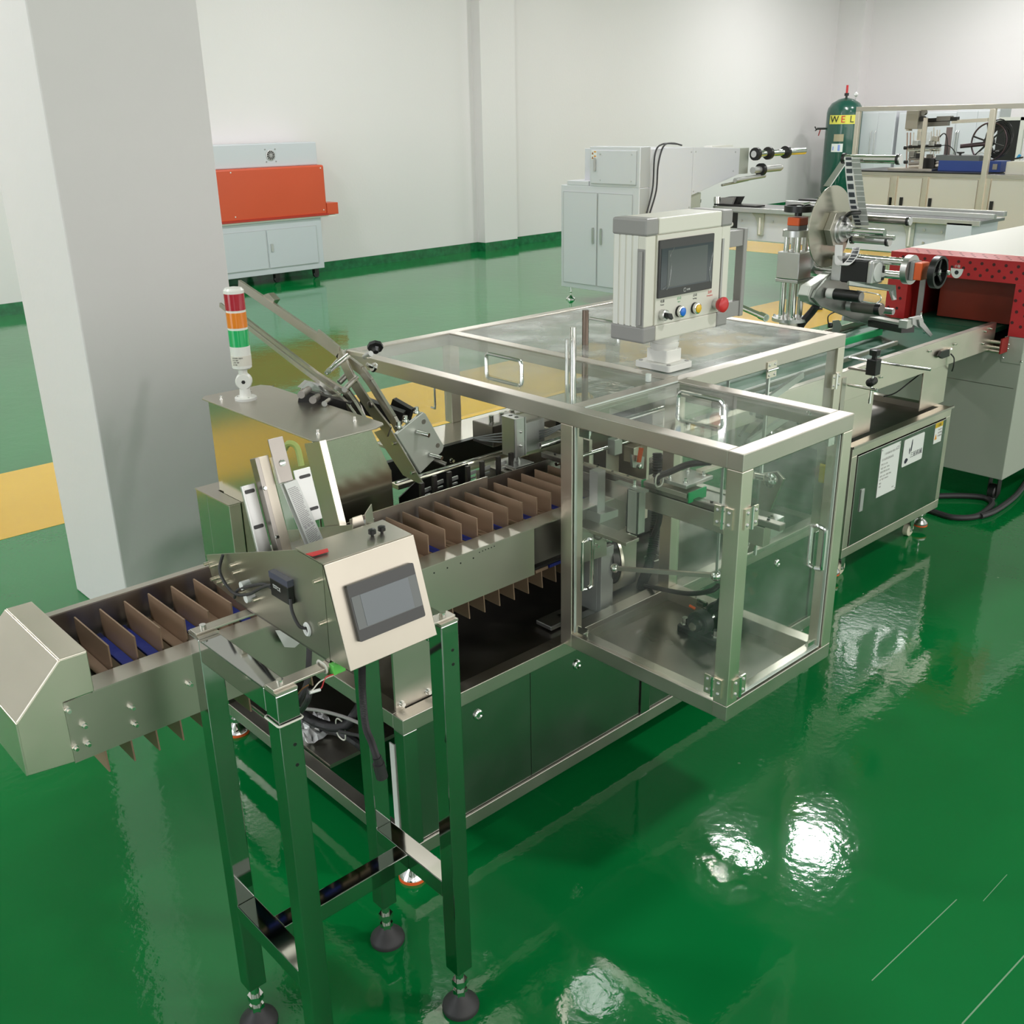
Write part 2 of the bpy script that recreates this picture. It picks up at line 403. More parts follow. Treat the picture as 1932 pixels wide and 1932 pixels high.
# ================================================================== STRUCTURE
struct('floor', MB().box(-8, 21.5, -8, 13.5, -0.1, 0), FLOORM)
struct('trim_1', MB().box(-8, 13.35, 4.86, 5.88, 0.0, 0.0012), YELM)
struct('trim_2', MB().box(12.3, 13.35, 5.88, 10.3, 0.0, 0.0012), YELM)
WA = 0.052
wd = V(1, WA, 0).normalized(); wn = V(-WA, 1, 0).normalized()          # along the back wall, into the back wall
def wl(x, off=0.0, z=0.0):
    p = V(x, 11.40 + WA * (x - 7.24), z); return p + wn * off
def wallbox(x0, x1, o0, o1, z0, z1, mb=None):
    mb = mb or MB()
    return mb.prism([wl(x0, o0, z0), wl(x1, o0, z0), wl(x1, o1, z0), wl(x0, o1, z0)], (0, 0, z1 - z0))
struct('wall_back', wallbox(-8, 21.5, 0, 0.2, 0, CEIL), WALLM)
struct('baseboard_back', wallbox(-8, 9.93, -0.012, 0, 0, 0.12), BASEG)
struct('baseboard_back', wallbox(10.60, 20.4, -0.012, 0, 0, 0.12), BASEG)
struct('wall_pilaster', wallbox(9.93, 10.60, -0.16, 0, 0, CEIL), WALLM)
struct('baseboard_pilaster', wallbox(9.92, 10.61, -0.172, 0, 0, 0.12, ), BASEG)
def rbox(d0, d1, y0, y1, z0, z1):
    """box beside the right wall: d = distance in front of it, y = distance from the corner"""
    c = wl(20.4)
    q = lambda d, y: c - wd * d - wn * y + V(0, 0, z0)
    return MB().prism([q(d0, y0), q(d1, y0), q(d1, y1), q(d0, y1)], (0, 0, z1 - z0))
struct('wall_right', rbox(-0.2, 0, -0.2, 20, 0, CEIL), WALLM)
struct('wall_corner_pilaster', rbox(0, 0.35, 0, 0.55, 0, CEIL), WALLM)
struct('baseboard_right', rbox(0, 0.012, 0.55, 20, 0, 0.12), BASEG)
struct('ceiling', MB().box(-8, 21.5, -8, 13.5, CEIL, CEIL + 0.1), CEILM)
# left and front walls outside the frame: sills and lintels round long window bands
struct('wall_left', MB().box(-8.1, -8, -8, 13.5, 0, 0.6).box(-8.1, -8, -8, 13.5, 4.8, CEIL), WALLM)
struct('wall_front', MB().box(-8, 21.5, -8.1, -8, 0, 0.6).box(-8, 21.5, -8.1, -8, 4.8, CEIL), WALLM)
# the square column in the left foreground
struct('column', MB().box(1.238, 1.80, 3.5, 4.06, 0, CEIL), COLM, bevel=0.006)
LAMPLAB = ['round high bay lamp over the left entrance side', 'round high bay lamp at the far left of the back wall', 'round high bay lamp behind the foreground column', 'left one of the two close high bay lamps mirrored in the floor',
           'right one of the two close high bay lamps mirrored in the floor', 'round high bay lamp above the pale wrapping machine', 'round high bay lamp above the infeed table', 'round high bay lamp above the right wall walkway',
           'round high bay lamp above the cable reel bench', 'round high bay lamp behind the photographer', 'round high bay lamp at the front right window', 'added round lamp brightening the right wall above the pale lockers', 'added round lamp brightening the walls near the green air tank']
for i, (lx, ly) in enumerate(LAMPS):
    t = thing('high_bay_lamp', (lx, ly, CEIL - 0.6), LAMPLAB[i], 'lamp', 'high bay lamps on the ceiling')
    part('shade', MB().lathe((lx, ly, CEIL - 0.6), Z, [(0.0, 0.24), (0.02, 0.245), (0.14, 0.16), (0.24, 0.07), (0.30, 0.07)], 24), ALUL, t)
    part('suspension_rod', MB().cyl((lx, ly, CEIL - 0.3), (lx, ly, CEIL), 0.012, 8), ALU, t)

# ================================================================== small fittings
def level_foot(parent, x, y, ztop, dome=RUBBER, r=0.04, ring=None):
    part('foot_stem', MB().cyl((x, y, 0.03), (x, y, ztop), 0.0095, 14), CHROME, parent)
    part('foot_nut', MB().cyl((x, y, 0.066), (x, y, 0.080), 0.0165, 6).cyl((x, y, 0.040), (x, y, 0.052), 0.0155, 6), CHROME, parent)
    part('foot_pad', MB().lathe((x, y, 0.0), Z, [(0.0, r), (0.006, r * 1.02), (0.012, r * 0.98), (0.024, r * 0.72), (0.036, r * 0.42), (0.042, r * 0.34)], 28), dome, parent)
    if ring: part('foot_ring', MB().lathe((x, y, 0.0), Z, [(0.0, r * 1.05), (0.008, r * 1.05)], 28), ring, parent)
def bolt(parent, p, axis, r=0.0055, h=0.008, m=CHROME, name='bolt'):
    return part(name, MB().hexbolt(p, axis, r, h), m, parent)
def pull_handle(parent, c, u, n, length, out, r, name='handle', m=CHROME, wid=0.0):
    """bow handle: u along, n outward"""
    c, u, n = Vector(c), Vector(u), Vector(n)
    pts = [c - u * length / 2, c - u * length / 2 + n * out * 0.75, c - u * (length / 2 - out * 0.3) + n * out, c + u * (length / 2 - out * 0.3) + n * out, c + u * length / 2 + n * out * 0.75, c + u * length / 2]
    return part(name, MB().tube(pts, r, 8, smooth=3), m, parent)
def hinge(parent, c, out, along, side):
    """leaf hinge: c centre on the surface, out = normal, along = pin axis, side = leaf direction"""
    c, out, along, side = map(Vector, (c, out, along, side))
    h = part('hinge', MB().bar(c + side * 0.004 + out * 0.003 - along * 0.024, c + side * 0.004 + out * 0.003 + along * 0.024, 0.001, 0.001)
             .prism([c + side * 0.003 - along * 0.024, c + side * 0.024 - along * 0.024, c + side * 0.024 + along * 0.024, c + side * 0.003 + along * 0.024], out * 0.004)
             .prism([c - side * 0.003 - along * 0.024, c - side * 0.024 - along * 0.024, c - side * 0.024 + along * 0.024, c - side * 0.003 + along * 0.024], out * 0.004), STEELV, parent)
    part('hinge_pin', MB().cyl(c + out * 0.005 - along * 0.026, c + out * 0.005 + along * 0.026, 0.0045, 10), CHROME, h)
    s = MB()
    for a in (-1, 1):
        for b in (-1, 1): s.lathe(c + side * 0.015 * a + along * 0.014 * b + out * 0.004, out, [(0, 0.0045), (0.002, 0.0035), (0.003, 0.001)], 10)
    part('hinge_screw', s, ALUL, h)

# ================================================================== BASE CABINET OF THE CARTONING MACHINE
BX0, BX1, BY0, BY1, BZ0, BZ1 = 1.18, 3.00, 1.69, 2.66, 0.075, 0.485
T = 0.04
t = thing('machine_base', (2.1, 2.17, 0), 'long stainless steel base cabinet under the bucket conveyor and glass enclosure', 'machine base')
def tubeX(x0, x1, y, z, name='frame_rail', m=STEEL, p=None): return part(name, MB().box(x0, x1, y, y + T, z, z + T), m, p, bevel=0.0015)
def tubeY(y0, y1, x, z, name='frame_rail', m=STEEL, p=None): return part(name, MB().box(x, x + T, y0, y1, z, z + T), m, p, bevel=0.0015)
def postZ(x, y, z0, z1, name='frame_post', m=STEEL, p=None): return part(name, MB().box(x, x + T, y, y + T, z0, z1), m, p, bevel=0.0015)
tubeX(BX0, BX1, BY0, BZ1 - T, p=t); tubeX(BX0, BX1, BY0, BZ0, p=t)
tubeX(BX0, BX1, BY1 - T, BZ1 - T, p=t); tubeX(BX0, BX1, BY1 - T, BZ0, p=t)
tubeY(BY0 + T, BY1 - T, BX0, BZ1 - T, p=t); tubeY(BY0 + T, BY1 - T, BX0, BZ0, p=t)
tubeY(BY0 + T, BY1 - T, BX1 - T, BZ1 - T, p=t); tubeY(BY0 + T, BY1 - T, BX1 - T, BZ0, p=t)
for (px, py) in ((BX0, BY0), (BX0, BY1 - T), (BX1 - T, BY0), (BX1 - T, BY1 - T), (2.05, BY0)):
    postZ(px, py, BZ0 + T, BZ1 - T, m=MIRROR, p=t)
xs = [BX0 + T + 0.002, 1.60, 2.048, 2.092, 2.52, BX1 - T - 0.002]
for i in (0, 1, 3, 4):
    d = part('side_panel', MB().box(xs[i], xs[i + 1] - 0.002, BY0 + 0.006, BY0 + 0.012, BZ0 + T + 0.002, BZ1 - T - 0.002), PANEL, t, bevel=0.001)
    kx = (xs[i] + xs[i + 1]) / 2
    if i in (0, 1): kx = 1.53 if i == 0 else 1.90
    if i == 0: kx = 1.415
    if i == 1: kx = 1.775
    if i == 3: kx = 2.45
    part('lock', MB().lathe((kx, BY0 + 0.006, 0.395), -Y, [(0, 0.014), (0.004, 0.014), (0.006, 0.010), (0.003, 0.007)], 18), CHROME, d)
part('back_panel', MB().box(BX0 + T, BX1 - T, BY1 - 0.012, BY1 - 0.008, BZ0 + T, BZ1 - T), PANEL, t)
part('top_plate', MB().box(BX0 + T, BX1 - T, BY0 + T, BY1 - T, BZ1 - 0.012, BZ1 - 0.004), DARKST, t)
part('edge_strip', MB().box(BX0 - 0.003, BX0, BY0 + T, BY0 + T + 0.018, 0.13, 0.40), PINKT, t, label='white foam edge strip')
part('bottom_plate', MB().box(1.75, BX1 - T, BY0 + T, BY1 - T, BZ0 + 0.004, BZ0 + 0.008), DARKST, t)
for (fx, fy) in ((BX0 + 0.022, BY0 + 0.03), (BX0 + 0.022, BY1 - 0.03), (BX1 - 0.03, BY0 + 0.03), (BX1 - 0.03, BY1 - 0.03)):
    level_foot(t, fx, fy, BZ0, dome=CHROME, r=0.035, ring=ORANGEP)
part('slotted_bracket', MB().prism([(BX0 - 0.004, 2.36, 0.22), (BX0 - 0.004, 2.62, 0.20), (BX0 - 0.004, 2.60, 0.36), (BX0 - 0.004, 2.42, 0.40)], (0.004, 0, 0)), STEEL, t)
part('support_plate', MB().box(1.195, 1.305, 1.735, 1.742, BZ1, 0.70), STEEL, t)
bolt(t, (1.21, 1.735, 0.50), -Y); bolt(t, (1.29, 1.735, 0.50), -Y)
# things seen inside through the open end
g = thing('gear_motor', (1.55, 2.2, 0.08), 'grey gear motor lying inside the open end of the base cabinet', 'motor')
part('motor_body', MB().cyl((1.40, 2.25, 0.25), (1.62, 2.25, 0.25), 0.06, 24), DARKST, g)
part('gearbox', MB().box(1.62, 1.74, 2.17, 2.33, 0.15, 0.34), DARKST, g, bevel=0.01)
part('motor_bracket', MB().box(1.45, 1.72, 2.18, 2.32, 0.115, 0.16), DARKST, g)
part('cooling_fin', MB().lathe((1.42, 2.25, 0.25), X, [(0.02 * k + (0.012 if j else 0), 0.066 if j == 0 else 0.060) for k in range(8) for j in (0, 1)], 24), BLKST, g)
fo = MB(); random.seed(3); N = 9
fc = [at(u, v, z=0.13) for u, v in ((556, 1356), (612, 1350), (645, 1388), (566, 1412))]
gr = [[fc[0].lerp(fc[1], i / N).lerp(fc[3].lerp(fc[2], i / N), j / N) + V(random.uniform(-.006, .006), random.uniform(-.006, .006), 0.028 * random.random()) for j in range(N + 1)] for i in range(N + 1)]
fv = [p for r in gr for p in r]; fo._a(fv, [(i * (N + 1) + j, i * (N + 1) + j + 1, (i + 1) * (N + 1) + j + 1, (i + 1) * (N + 1) + j) for i in range(N) for j in range(N)])
tag(part('foil_sheet', fo, FOIL), 'crumpled shiny foil sheet lying inside the open base cabinet', 'foil')
part('cable_shelf', MB().box(1.225, 1.75, 2.12, BY1 - T, 0.110, 0.122), STEEL, t)
def hose(name, pts, r, label, rings=True, m=RUBBER, smooth=22, group=None):
    o = part(name, MB().tube(pts, r, 8, smooth=smooth, rings=rings), m); tag(o, label, 'cable', group); return o
hx = 1.255
hose('corrugated_hose', [at(545, 1322, x=hx), at(568, 1345, x=hx), at(600, 1364, x=hx), at(632, 1372, x=hx), at(655, 1366, x=hx), at(672, 1345, x=hx), at(684, 1325, x=hx)], 0.015, 'thick black corrugated hose drooping across the open end of the base cabinet', smooth=26)
hose('corrugated_hose', [at(600, 1372, x=hx + .04), at(640, 1382, x=hx + .03), at(672, 1400, x=hx + .02), at(700, 1425, x=hx + .02), at(725, 1440, x=hx + .03)], 0.013, 'black corrugated hose running down to the right behind the white zip tie', smooth=26)
hose('power_cable', [at(552, 1336, x=hx - .02), at(600, 1340, x=hx - .02), at(650, 1353, x=hx - .02), at(700, 1374, x=hx - .01)], 0.005, 'pale grey cable strung above the corrugated hoses in the base cabinet', rings=False, smooth=6, m=GREYP)
hose('power_cable', [at(640, 1380, x=hx - .02), at(668, 1386, x=hx - .02), at(700, 1392, x=hx - .01)], 0.005, 'thin straight black cable under the corrugated hoses in the base cabinet', rings=False, smooth=6)
tag(part('zip_tie', MB().tube(rrect(at(643, 1376, x=hx - .005), Y, Z, 0.044, 0.062, 0.018), 0.0022, 6, closed=True), SEALM), 'white zip tie round the drooping corrugated hoses', 'zip tie')

# ================================================================== BUCKET CONVEYOR
CY0, CY1, CZT = 1.74, 2.00, 0.819
t = thing('bucket_conveyor', (1.2, 1.87, 0.485), 'stainless bucket conveyor with a row of tan dividers passing under the card feeder', 'conveyor')
part('side_plate', MB().box(0.470, 1.66, CY0, CY0 + 0.003, 0.690, CZT), HOUSE, t)
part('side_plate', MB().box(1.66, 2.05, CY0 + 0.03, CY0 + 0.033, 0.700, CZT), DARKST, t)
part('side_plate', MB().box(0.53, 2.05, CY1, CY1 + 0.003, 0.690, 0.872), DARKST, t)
part('top_flange', MB().box(0.524, 2.00, CY0, 1.797, CZT, CZT + 0.003), STEEL, t)
part('top_flange', MB().box(0.53, 0.93, CY1 - 0.002, CY1 + 0.018, 0.872, 0.875), STEEL, t)
part('inner_rail', MB().box(1.27, 1.72, CY1 - 0.014, CY1 - 0.010, CZT, 0.885), STEEL, t)
part('belt_bed', MB().box(0.53, 2.05, 1.797, CY1, 0.795, 0.803), BLKST, t)
part('return_bed', MB().box(0.53, 2.05, 1.797, CY1, 0.666, 0.672), BLKST, t)
part('bottom_lip', MB().box(0.52, 1.66, CY0 + 0.003, CY0 + 0.05, 0.690, 0.693), DARKST, t)
hp = [(0.527, 0.905), (0.477, 0.906), (0.387, 0.815), (0.386, 0.704), (0.470, 0.694), (0.470, 0.822), (0.527, 0.822)]
hb = MB(); P2 = lambda q, y: V(q[0], y, q[1])
hb.prism([P2(q, CY0 - 0.002) for q in [(0.527, 0.905), (0.477, 0.906), (0.387, 0.815), (0.386, 0.704), (0.470, 0.694), (0.470, 0.822), (0.527, 0.822)]], (0, 0.004, 0))
hb.prism([P2(q, CY1 + 0.02) for q in [(0.527, 0.905), (0.477, 0.906), (0.387, 0.815), (0.386, 0.704), (0.527, 0.694)]], (0, 0.004, 0))
for a, b in ((0, 1), (1, 2), (2, 3)):
    hb.bar(P2(hp[a], (CY0 + CY1 + 0.022) / 2), P2(hp[b], (CY0 + CY1 + 0.022) / 2), CY1 - CY0 + 0.026, 0.004, up=(0.3, 0, 1) if a else (0, 0, 1))
part('end_hood', hb, STEELV, t, bevel=0.0015)
part('end_roller', MB().cyl((0.48, 1.80, 0.745), (0.48, 1.98, 0.745), 0.045, 20), BLKST, t)
for (u, v) in ((131, 1342.6), (161.7, 1371.6), (168.5, 1405.8), (145.7, 1414), (252, 1337), (258.5, 1369), (361, 1292.5)):
    p = at(u, v, y=CY0 - 0.012)
    part('bolt', MB().cyl((p.x, CY0, p.z), (p.x, CY0 - 0.014, p.z), 0.0036, 10).cyl((p.x, CY0, p.z), (p.x, CY0 - 0.006, p.z), 0.0056, 6), CHROME, t)
pitch = 0.0521
for k in range(28):
    x = 0.588 + pitch * k
    d = MB(); d.box(x - 0.0016, x + 0.0016, 1.806, 1.976, 0.806, 0.867)
    part('divider', d, TAN, t)
    s = MB(); s.box(x + 0.003, x + 0.022, 1.803, 1.985, 0.803, 0.810); s.box(x + 0.003, x + 0.014, 1.806, 1.976, 0.810, 0.812)
    part('slat', s, TAN, t)
    if k % 2 == 0 and k > 0 or k == 1:
        part('blue_slat', MB().box(x - 0.026, x - 0.004, 1.803, 1.985, 0.803, 0.809), BLUE, t)
    else:
        part('slat', MB().box(x - 0.026, x - 0.003, 1.803, 1.985, 0.803, 0.809), TAN, t)
for k in range(29):
    x = 0.545 + pitch * k
    if x > 2.0: continue
    part('divider', MB().prism([(x - 0.0016, 1.80, 0.655), (x - 0.0016, 1.796, 0.605), (x - 0.0016, 1.97, 0.605), (x - 0.0016, 1.97, 0.655)], (0.0032, 0, 0)), TAN, t)
    part('slat', MB().box(x - 0.024, x + 0.022, 1.797, 1.985, 0.655, 0.664), TAN if k % 3 else BLUE, t)
hs = MB()
for (u, v) in ((819, 1081), (844, 1071.5), (869, 1062.5), (893, 1053), (904.5, 1042), (910.5, 1039.5), (916, 1037), (921.5, 1035), (927, 1033), (932.5, 1030.5)):
    p = at(u, v, y=CY0); hs.cyl(p + V(0, 0.0005, 0), p - V(0, 0.0006, 0), 0.0022 if v > 1045 else 0.0016, 8)
part('screw_hole', hs, BLACK, t, kind='stuff')
part('mounting_bracket', MB().box(1.74, 1.895, 1.76, 1.82, 0.487, 0.50), ALU, t, bevel=0.002)
part('sensor_lip', MB().prism([at(548, 1190, y=1.72), at(575, 1205, y=1.72), at(556, 1222, y=1.72), at(537, 1221, y=1.72), at(520, 1190, y=1.72)], (0, 0.002, 0)), PAPER, t)

# ================================================================== FEEDER STAND
t = thing('feeder_stand', (0.857, 1.46, 0), 'polished square tube steel stand on rubber levelling feet carrying the card feeder', 'stand')
LX, LY = (0.687, 1.027), (1.322, 1.590)
for x in LX:
    for y in LY:
        part('leg', MB().box(x - 0.02, x + 0.02, y - 0.02, y + 0.02, 0.112, 0.940), MIRROR, t, bevel=0.002)
        level_foot(t, x, y, 0.112)
        part('corner_plate', MB().box(x - 0.02, x + 0.02, y - 0.02, y + 0.02, 0.940, 0.945), STEEL, t)
        bolt(t, (x, y, 0.945), Z, 0.006, 0.008)
for x in LX:
    part('cross_rail', MB().box(x - 0.02, x + 0.02, LY[0] + 0.02, LY[1] - 0.02, 0.30, 0.34), MIRROR, t, bevel=0.0015)
    part('top_rail', MB().box(x - 0.02, x + 0.02, LY[0] + 0.02, LY[1] - 0.02, 0.895, 0.940), MIRROR, t, bevel=0.0015)
part('cross_rail', MB().box(LX[0] + 0.02, LX[1] - 0.02, 1.455, 1.495, 0.30, 0.34), MIRROR, t, bevel=0.0015)
for y in LY:
    part('flat_bar', MB().box(LX[0] - 0.02, LX[1] + 0.02, y - 0.0125, y + 0.0125, 0.945, 0.950), STEEL, t, bevel=0.001)
hs = MB()
for (x, y, z) in ((0.687, 1.302, 0.84), (0.687, 1.302, 0.80), (1.027, 1.302, 0.885), (1.027, 1.302, 0.855)):
    hs.cyl((x + 0.004, y + 0.001, z), (x + 0.004, y - 0.0006, z), 0.0032, 10)
part('bolt_hole', hs, BLACK, t)
def tie(c, w1, w2, label, r=0.002):
    o = part('zip_tie', MB().tube(rrect(c, X, Y, w1, w2, 0.004, 3), r, 6, closed=True), SEALM); tag(o, label, 'zip tie'); return o
tie((0.687, 1.322, 0.886), 0.046, 0.046, 'white zip tie round the nearest leg of the feeder stand')
tie((1.027, 1.590, 0.905), 0.046, 0.046, 'white zip tie round the rear right leg of the feeder stand')

# ================================================================== CARD FEEDER
FX0, FX1 = 0.781, 0.960
t = thing('card_feeder', (0.87, 1.45, 0.95), 'sheet steel card feeder box with a small touch screen and a tilted card magazine', 'card feeder')
side = [(1.744, 1.017), (1.700, 1.045), (1.396, 1.134), (1.315, 1.132), (1.318, 0.955), (1.643, 0.955), (1.728, 0.962)]
side = [(1.744, 1.017), (1.396, 1.134), (1.315, 1.132), (1.318, 0.955), (1.643, 0.955), (1.728, 0.962)]
part('side_plate', MB().prism([(FX0, y, z) for y, z in side], (0.003, 0, 0)), HOUSE, t)
part('side_plate', MB().prism([(FX1 - 0.003, y, z) for y, z in side], (0.003, 0, 0)), HOUSE, t)
for x_ in (FX0, FX1 - 0.0025): part('front_wedge', MB().prism([(x_, 1.314, 1.131), (x_, 1.2585, 0.9605), (x_, 1.316, 0.957)], (0.0025, 0, 0)), HOUSE, t)
PT, PB = V(FX0, 1.309, 1.134), V(FX0, 1.256, 0.960)
pn = (PB - PT).cross(X).normalized()
if pn.y > 0: pn = -pn
part('front_panel', MB().prism([PT, PB, PB + X * (FX1 - FX0 + 0.002), PT + X * (FX1 - FX0 + 0.002)], -pn * 0.003), PLATE, t, bevel=0.001)
part('top_cover', MB().prism([(FX0, 1.312, 1.133), (FX0, 1.396, 1.136), (FX1, 1.396, 1.136), (FX1, 1.312, 1.133)], (0, 0, 0.002)), STEEL, t)
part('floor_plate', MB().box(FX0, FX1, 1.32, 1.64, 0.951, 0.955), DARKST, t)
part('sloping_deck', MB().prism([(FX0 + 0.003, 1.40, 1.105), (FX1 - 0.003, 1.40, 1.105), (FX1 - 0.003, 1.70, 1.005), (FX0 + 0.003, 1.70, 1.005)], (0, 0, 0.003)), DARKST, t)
def onpanel(u, v, off=0.0):
    d = ROT.transposed() @ Vector(((u - 966) / FPX, -(v - 966) / FPX, -1.0)); k = pn.dot(PT + pn * off - CAM) / pn.dot(d); return CAM + d * k
pu = X; pv = (PT - PB).normalized()
def prect(cx, cv, w_, h, off, th, r=0.003, mb=None):
    c = PB + pu * cx + pv * cv + pn * off
    return (mb or MB()).prism(rrect(c, pu, pv, w_, h, r, 3), pn * th)
sc_ = part('touch_screen', prect(0.0935, 0.090, 0.136, 0.096, 0, 0.008), BEZEL, t)
part('screen_bezel', prect(0.0945, 0.090, 0.132, 0.056, 0.008, 0.0006, 0.001), SCRDARK, sc_)
part('display', prect(0.0945, 0.0905, 0.098, 0.054, 0.0086, 0.0005, 0.001), SCREENG, sc_)
for (y, z) in ((1.735, 1.003), (1.712, 1.006), (1.715, 0.977), (1.692, 0.979), (1.625, 1.035), (1.618, 1.022), (1.668, 0.982), (1.330, 1.10), (1.325, 1.025), (1.55, 0.99), (1.60, 0.985)):
    part('stud', MB().cyl((FX0, y, z), (FX0 - 0.011, y, z), 0.0035, 10), STEELV, t)
se = part('sensor_amplifier', MB().box(FX0 - 0.012, FX0, 1.415, 1.475, 1.028, 1.062), BLACK, t, bevel=0.0015)
part('sensor_cover', MB().box(FX0 - 0.012, FX0, 1.414, 1.476, 1.062, 1.074), mat('smoky_plastic', (0.10, 0.10, 0.14), 0.15), se)
text('sensor_marking', 'CE', (FX0 - 0.0122, 1.452, 1.045), -Y, Z, 0.010, PAPER, se)
text('sensor_marking', 'SENSOR\n12-24V', (FX0 - 0.0122, 1.465, 1.050), -Y, Z, 0.004, PAPER, se)
cb = MB(); cb.tube([(0.776, 1.66, 1.045), (0.768, 1.665, 1.01), (0.766, 1.62, 0.985), (0.766, 1.56, 1.0), (0.768, 1.50, 1.035), (0.772, 1.476, 1.045)], 0.003, 8, smooth=6)
cb.tube([(0.776, 1.634, 0.965), (0.768, 1.60, 0.995), (0.766, 1.55, 1.02), (0.770, 1.50, 1.04), (0.772, 1.476, 1.040)], 0.003, 8, smooth=6)
cb.tube([(0.772, 1.414, 1.04), (0.768, 1.405, 1.02), (0.770, 1.39, 0.998), (0.780, 1.385, 0.992)], 0.003, 8, smooth=6)
part('sensor_cable', cb, RUBBER, t)
part('cable_clip', MB().cyl((0.781, 1.577, 1.012), (0.764, 1.577, 1.012), 0.008, 12).cyl((0.781, 1.565, 0.99), (0.764, 1.565, 0.99), 0.008, 12), PAPER, t)
part('grommet', MB().tube([(0.779, 1.380 + 0.008 * math.cos(a * pi / 8), 0.992 + 0.010 * math.sin(a * pi / 8)) for a in range(16)], 0.0035, 6, closed=True), PAPER, t)
# tilted magazine, in a plane leaning 16 degrees away
mz0 = V(0, 1.533, 1.043); mdir = V(0, 0.058, 0.196).normalized(); mnr = X.cross(mdir).normalized()
if mnr.y > 0: mnr = -mnr
def mg(x, h, off=0.0): return V(x, 0, 0) + mz0 + mdir * h + mnr * off
def mplate(name, x0, x1, h0, h1, m, off=0.0, th=0.003, par=None, label=None):
    return part(name, MB().prism([mg(x0, h0, off), mg(x1, h0, off), mg(x1, h1, off), mg(x0, h1, off)], mnr * th), m, par or t, label=label, bevel=0.0008)
pl = mplate('slotted_plate', 0.786, 0.814, 0.03, 0.162, ALUL)
mplate('slotted_plate_lip', 0.785, 0.789, 0.03, 0.162, ALUL, 0.003, 0.006, pl)
for hh in (0.085, 0.150):
    part('slot', MB().prism(rrect(mg(0.801, hh, 0.003), X, mdir, 0.020, 0.007, 0.003, 3), mnr * 0.0006), BLACK, pl)
mplate('magazine_rail', 0.816, 0.824, 0.025, 0.205, DARKST, 0.003, 0.022)
mplate('magazine_rail', 0.824, 0.852, 0.025, 0.205, PLATE, 0.003, 0.003)
for hh in (0.06, 0.15): part('screw', MB().lathe(mg(0.820, hh, 0.025), mnr, [(0, 0.004), (0.003, 0.003)], 12), CHROME, t)
mplate('top_gripper', 0.854, 0.884, 0.150, 0.232, DARKST, 0.012, 0.004)
part('screw', MB().lathe(mg(0.870, 0.185, 0.016), mnr, [(0, 0.006), (0.002, 0.006), (0.003, 0.003)], 14), CHROME, t)
cd_ = part('card_stack', MB().prism([mg(0.861, 0.148, 0.004), mg(0.888, 0.150, 0.004), mg(0.914, 0.018, 0.004), mg(0.884, 0.005, 0.004)], mnr * 0.016), PAPER, t, label='white printed cards')
def cardp(s_, h): 
    a = mg(0.861, 0.148, 0.0204); b = mg(0.888, 0.150, 0.0204); c = mg(0.914, 0.018, 0.0204); d = mg(0.884, 0.005, 0.0204)
    top = a.lerp(b, s_); bot = d.lerp(c, s_); return top.lerp(bot, h)
tx = MB(); random.seed(5)
for k in range(34):
    h = 0.08 + k * 0.0235
    if 0.60 < h < 0.66: continue
    a = 0.10; 
    while a < 0.88:
        wv = random.uniform(0.08, 0.22)
        if a + wv > 0.9: break
        tx.prism([cardp(a, h), cardp(a + wv, h), cardp(a + wv, h + 0.010), cardp(a, h + 0.010)], mnr * 0.0003); a += wv + 0.03
part('card_print', tx, mat('grey_ink', (0.42, 0.40, 0.41), 0.6), cd_, kind='stuff')
ic = MB()
for s_ in (0.25, 0.5, 0.75): ic.cyl(cardp(s_, 0.63), cardp(s_, 0.63) + mnr * 0.0003, 0.0028, 10)
part('card_icon', ic, mat('grey_ink_light', (0.50, 0.48, 0.50), 0.6), cd_)
pr_ = mplate('slotted_plate', 0.895, 0.930, 0.065, 0.165, ALUL)
for hh in (0.088, 0.150):
    part('slot', MB().prism(rrect(mg(0.915, hh, 0.003), X, mdir, 0.024, 0.006, 0.0028, 3), mnr * 0.0006), BLACK, pr_)
part('rail_web', MB().prism([mg(0.966, -0.01, 0.004), mg(0.966, 0.205, 0.004), mg(0.966, 0.205, -0.062), mg(0.966, -0.01, -0.062)], (0.002, 0, 0)), HOUSE, t)
part('rail_edge', MB().prism([mg(0.960, -0.03, 0.004), mg(0.968 + 0.006, -0.03, 0.004), mg(0.974, 0.206, 0.004), mg(0.960, 0.206, 0.004)], mnr * 0.003), STEELV, t)
part('cable_bundle', MB().tube([mg(0.900, 0.20, -0.03), mg(0.905, 0.215, -0.01), mg(0.915, 0.205, 0.0), mg(0.915, 0.17, 0.0)], 0.006, 8, smooth=5), mat('green_yellow_cable', (0.35, 0.42, 0.12), 0.5), t)
part('motor_knob', MB().lathe((0.798, 1.56, 1.055), V(1, 0, 0.05), [(0, 0.006), (0.001, 0.021), (0.006, 0.022), (0.007, 0.020), (0.016, 0.020), (0.017, 0.022), (0.040, 0.022), (0.042, 0.015)], 24), ALU, t)
part('clear_cover', MB().prism([mg(0.845, 0.02, 0.02), mg(0.868, 0.02, 0.02), mg(0.852, 0.20, 0.02), mg(0.846, 0.20, 0.02)], mnr * 0.001), FILM, t)
part('red_label', MB().prism([at(577, 1046, z=1.139), at(590, 1050, z=1.139), at(620, 1041, z=1.139), at(618, 1036, z=1.139)], (0, 0, 0.0015)), REDP, t)
part('card_guide', MB().prism([(0.905, 1.41, 1.112), (0.935, 1.41, 1.112), (0.930, 1.415, 1.150), (0.910, 1.415, 1.150)], (0, 0.002, 0)).prism([(0.935, 1.41, 1.112), (0.965, 1.43, 1.112), (0.962, 1.43, 1.158), (0.937, 1.415, 1.150)], (0, 0.002, 0)), STEELV, t)
for kx in (0.905, 0.925):
    part('thumb_screw', MB().lathe((kx, 1.35, 1.137), Z, [(0, 0.003), (0.003, 0.003), (0.004, 0.007), (0.011, 0.007), (0.012, 0.005)], 10), BLACK, t)
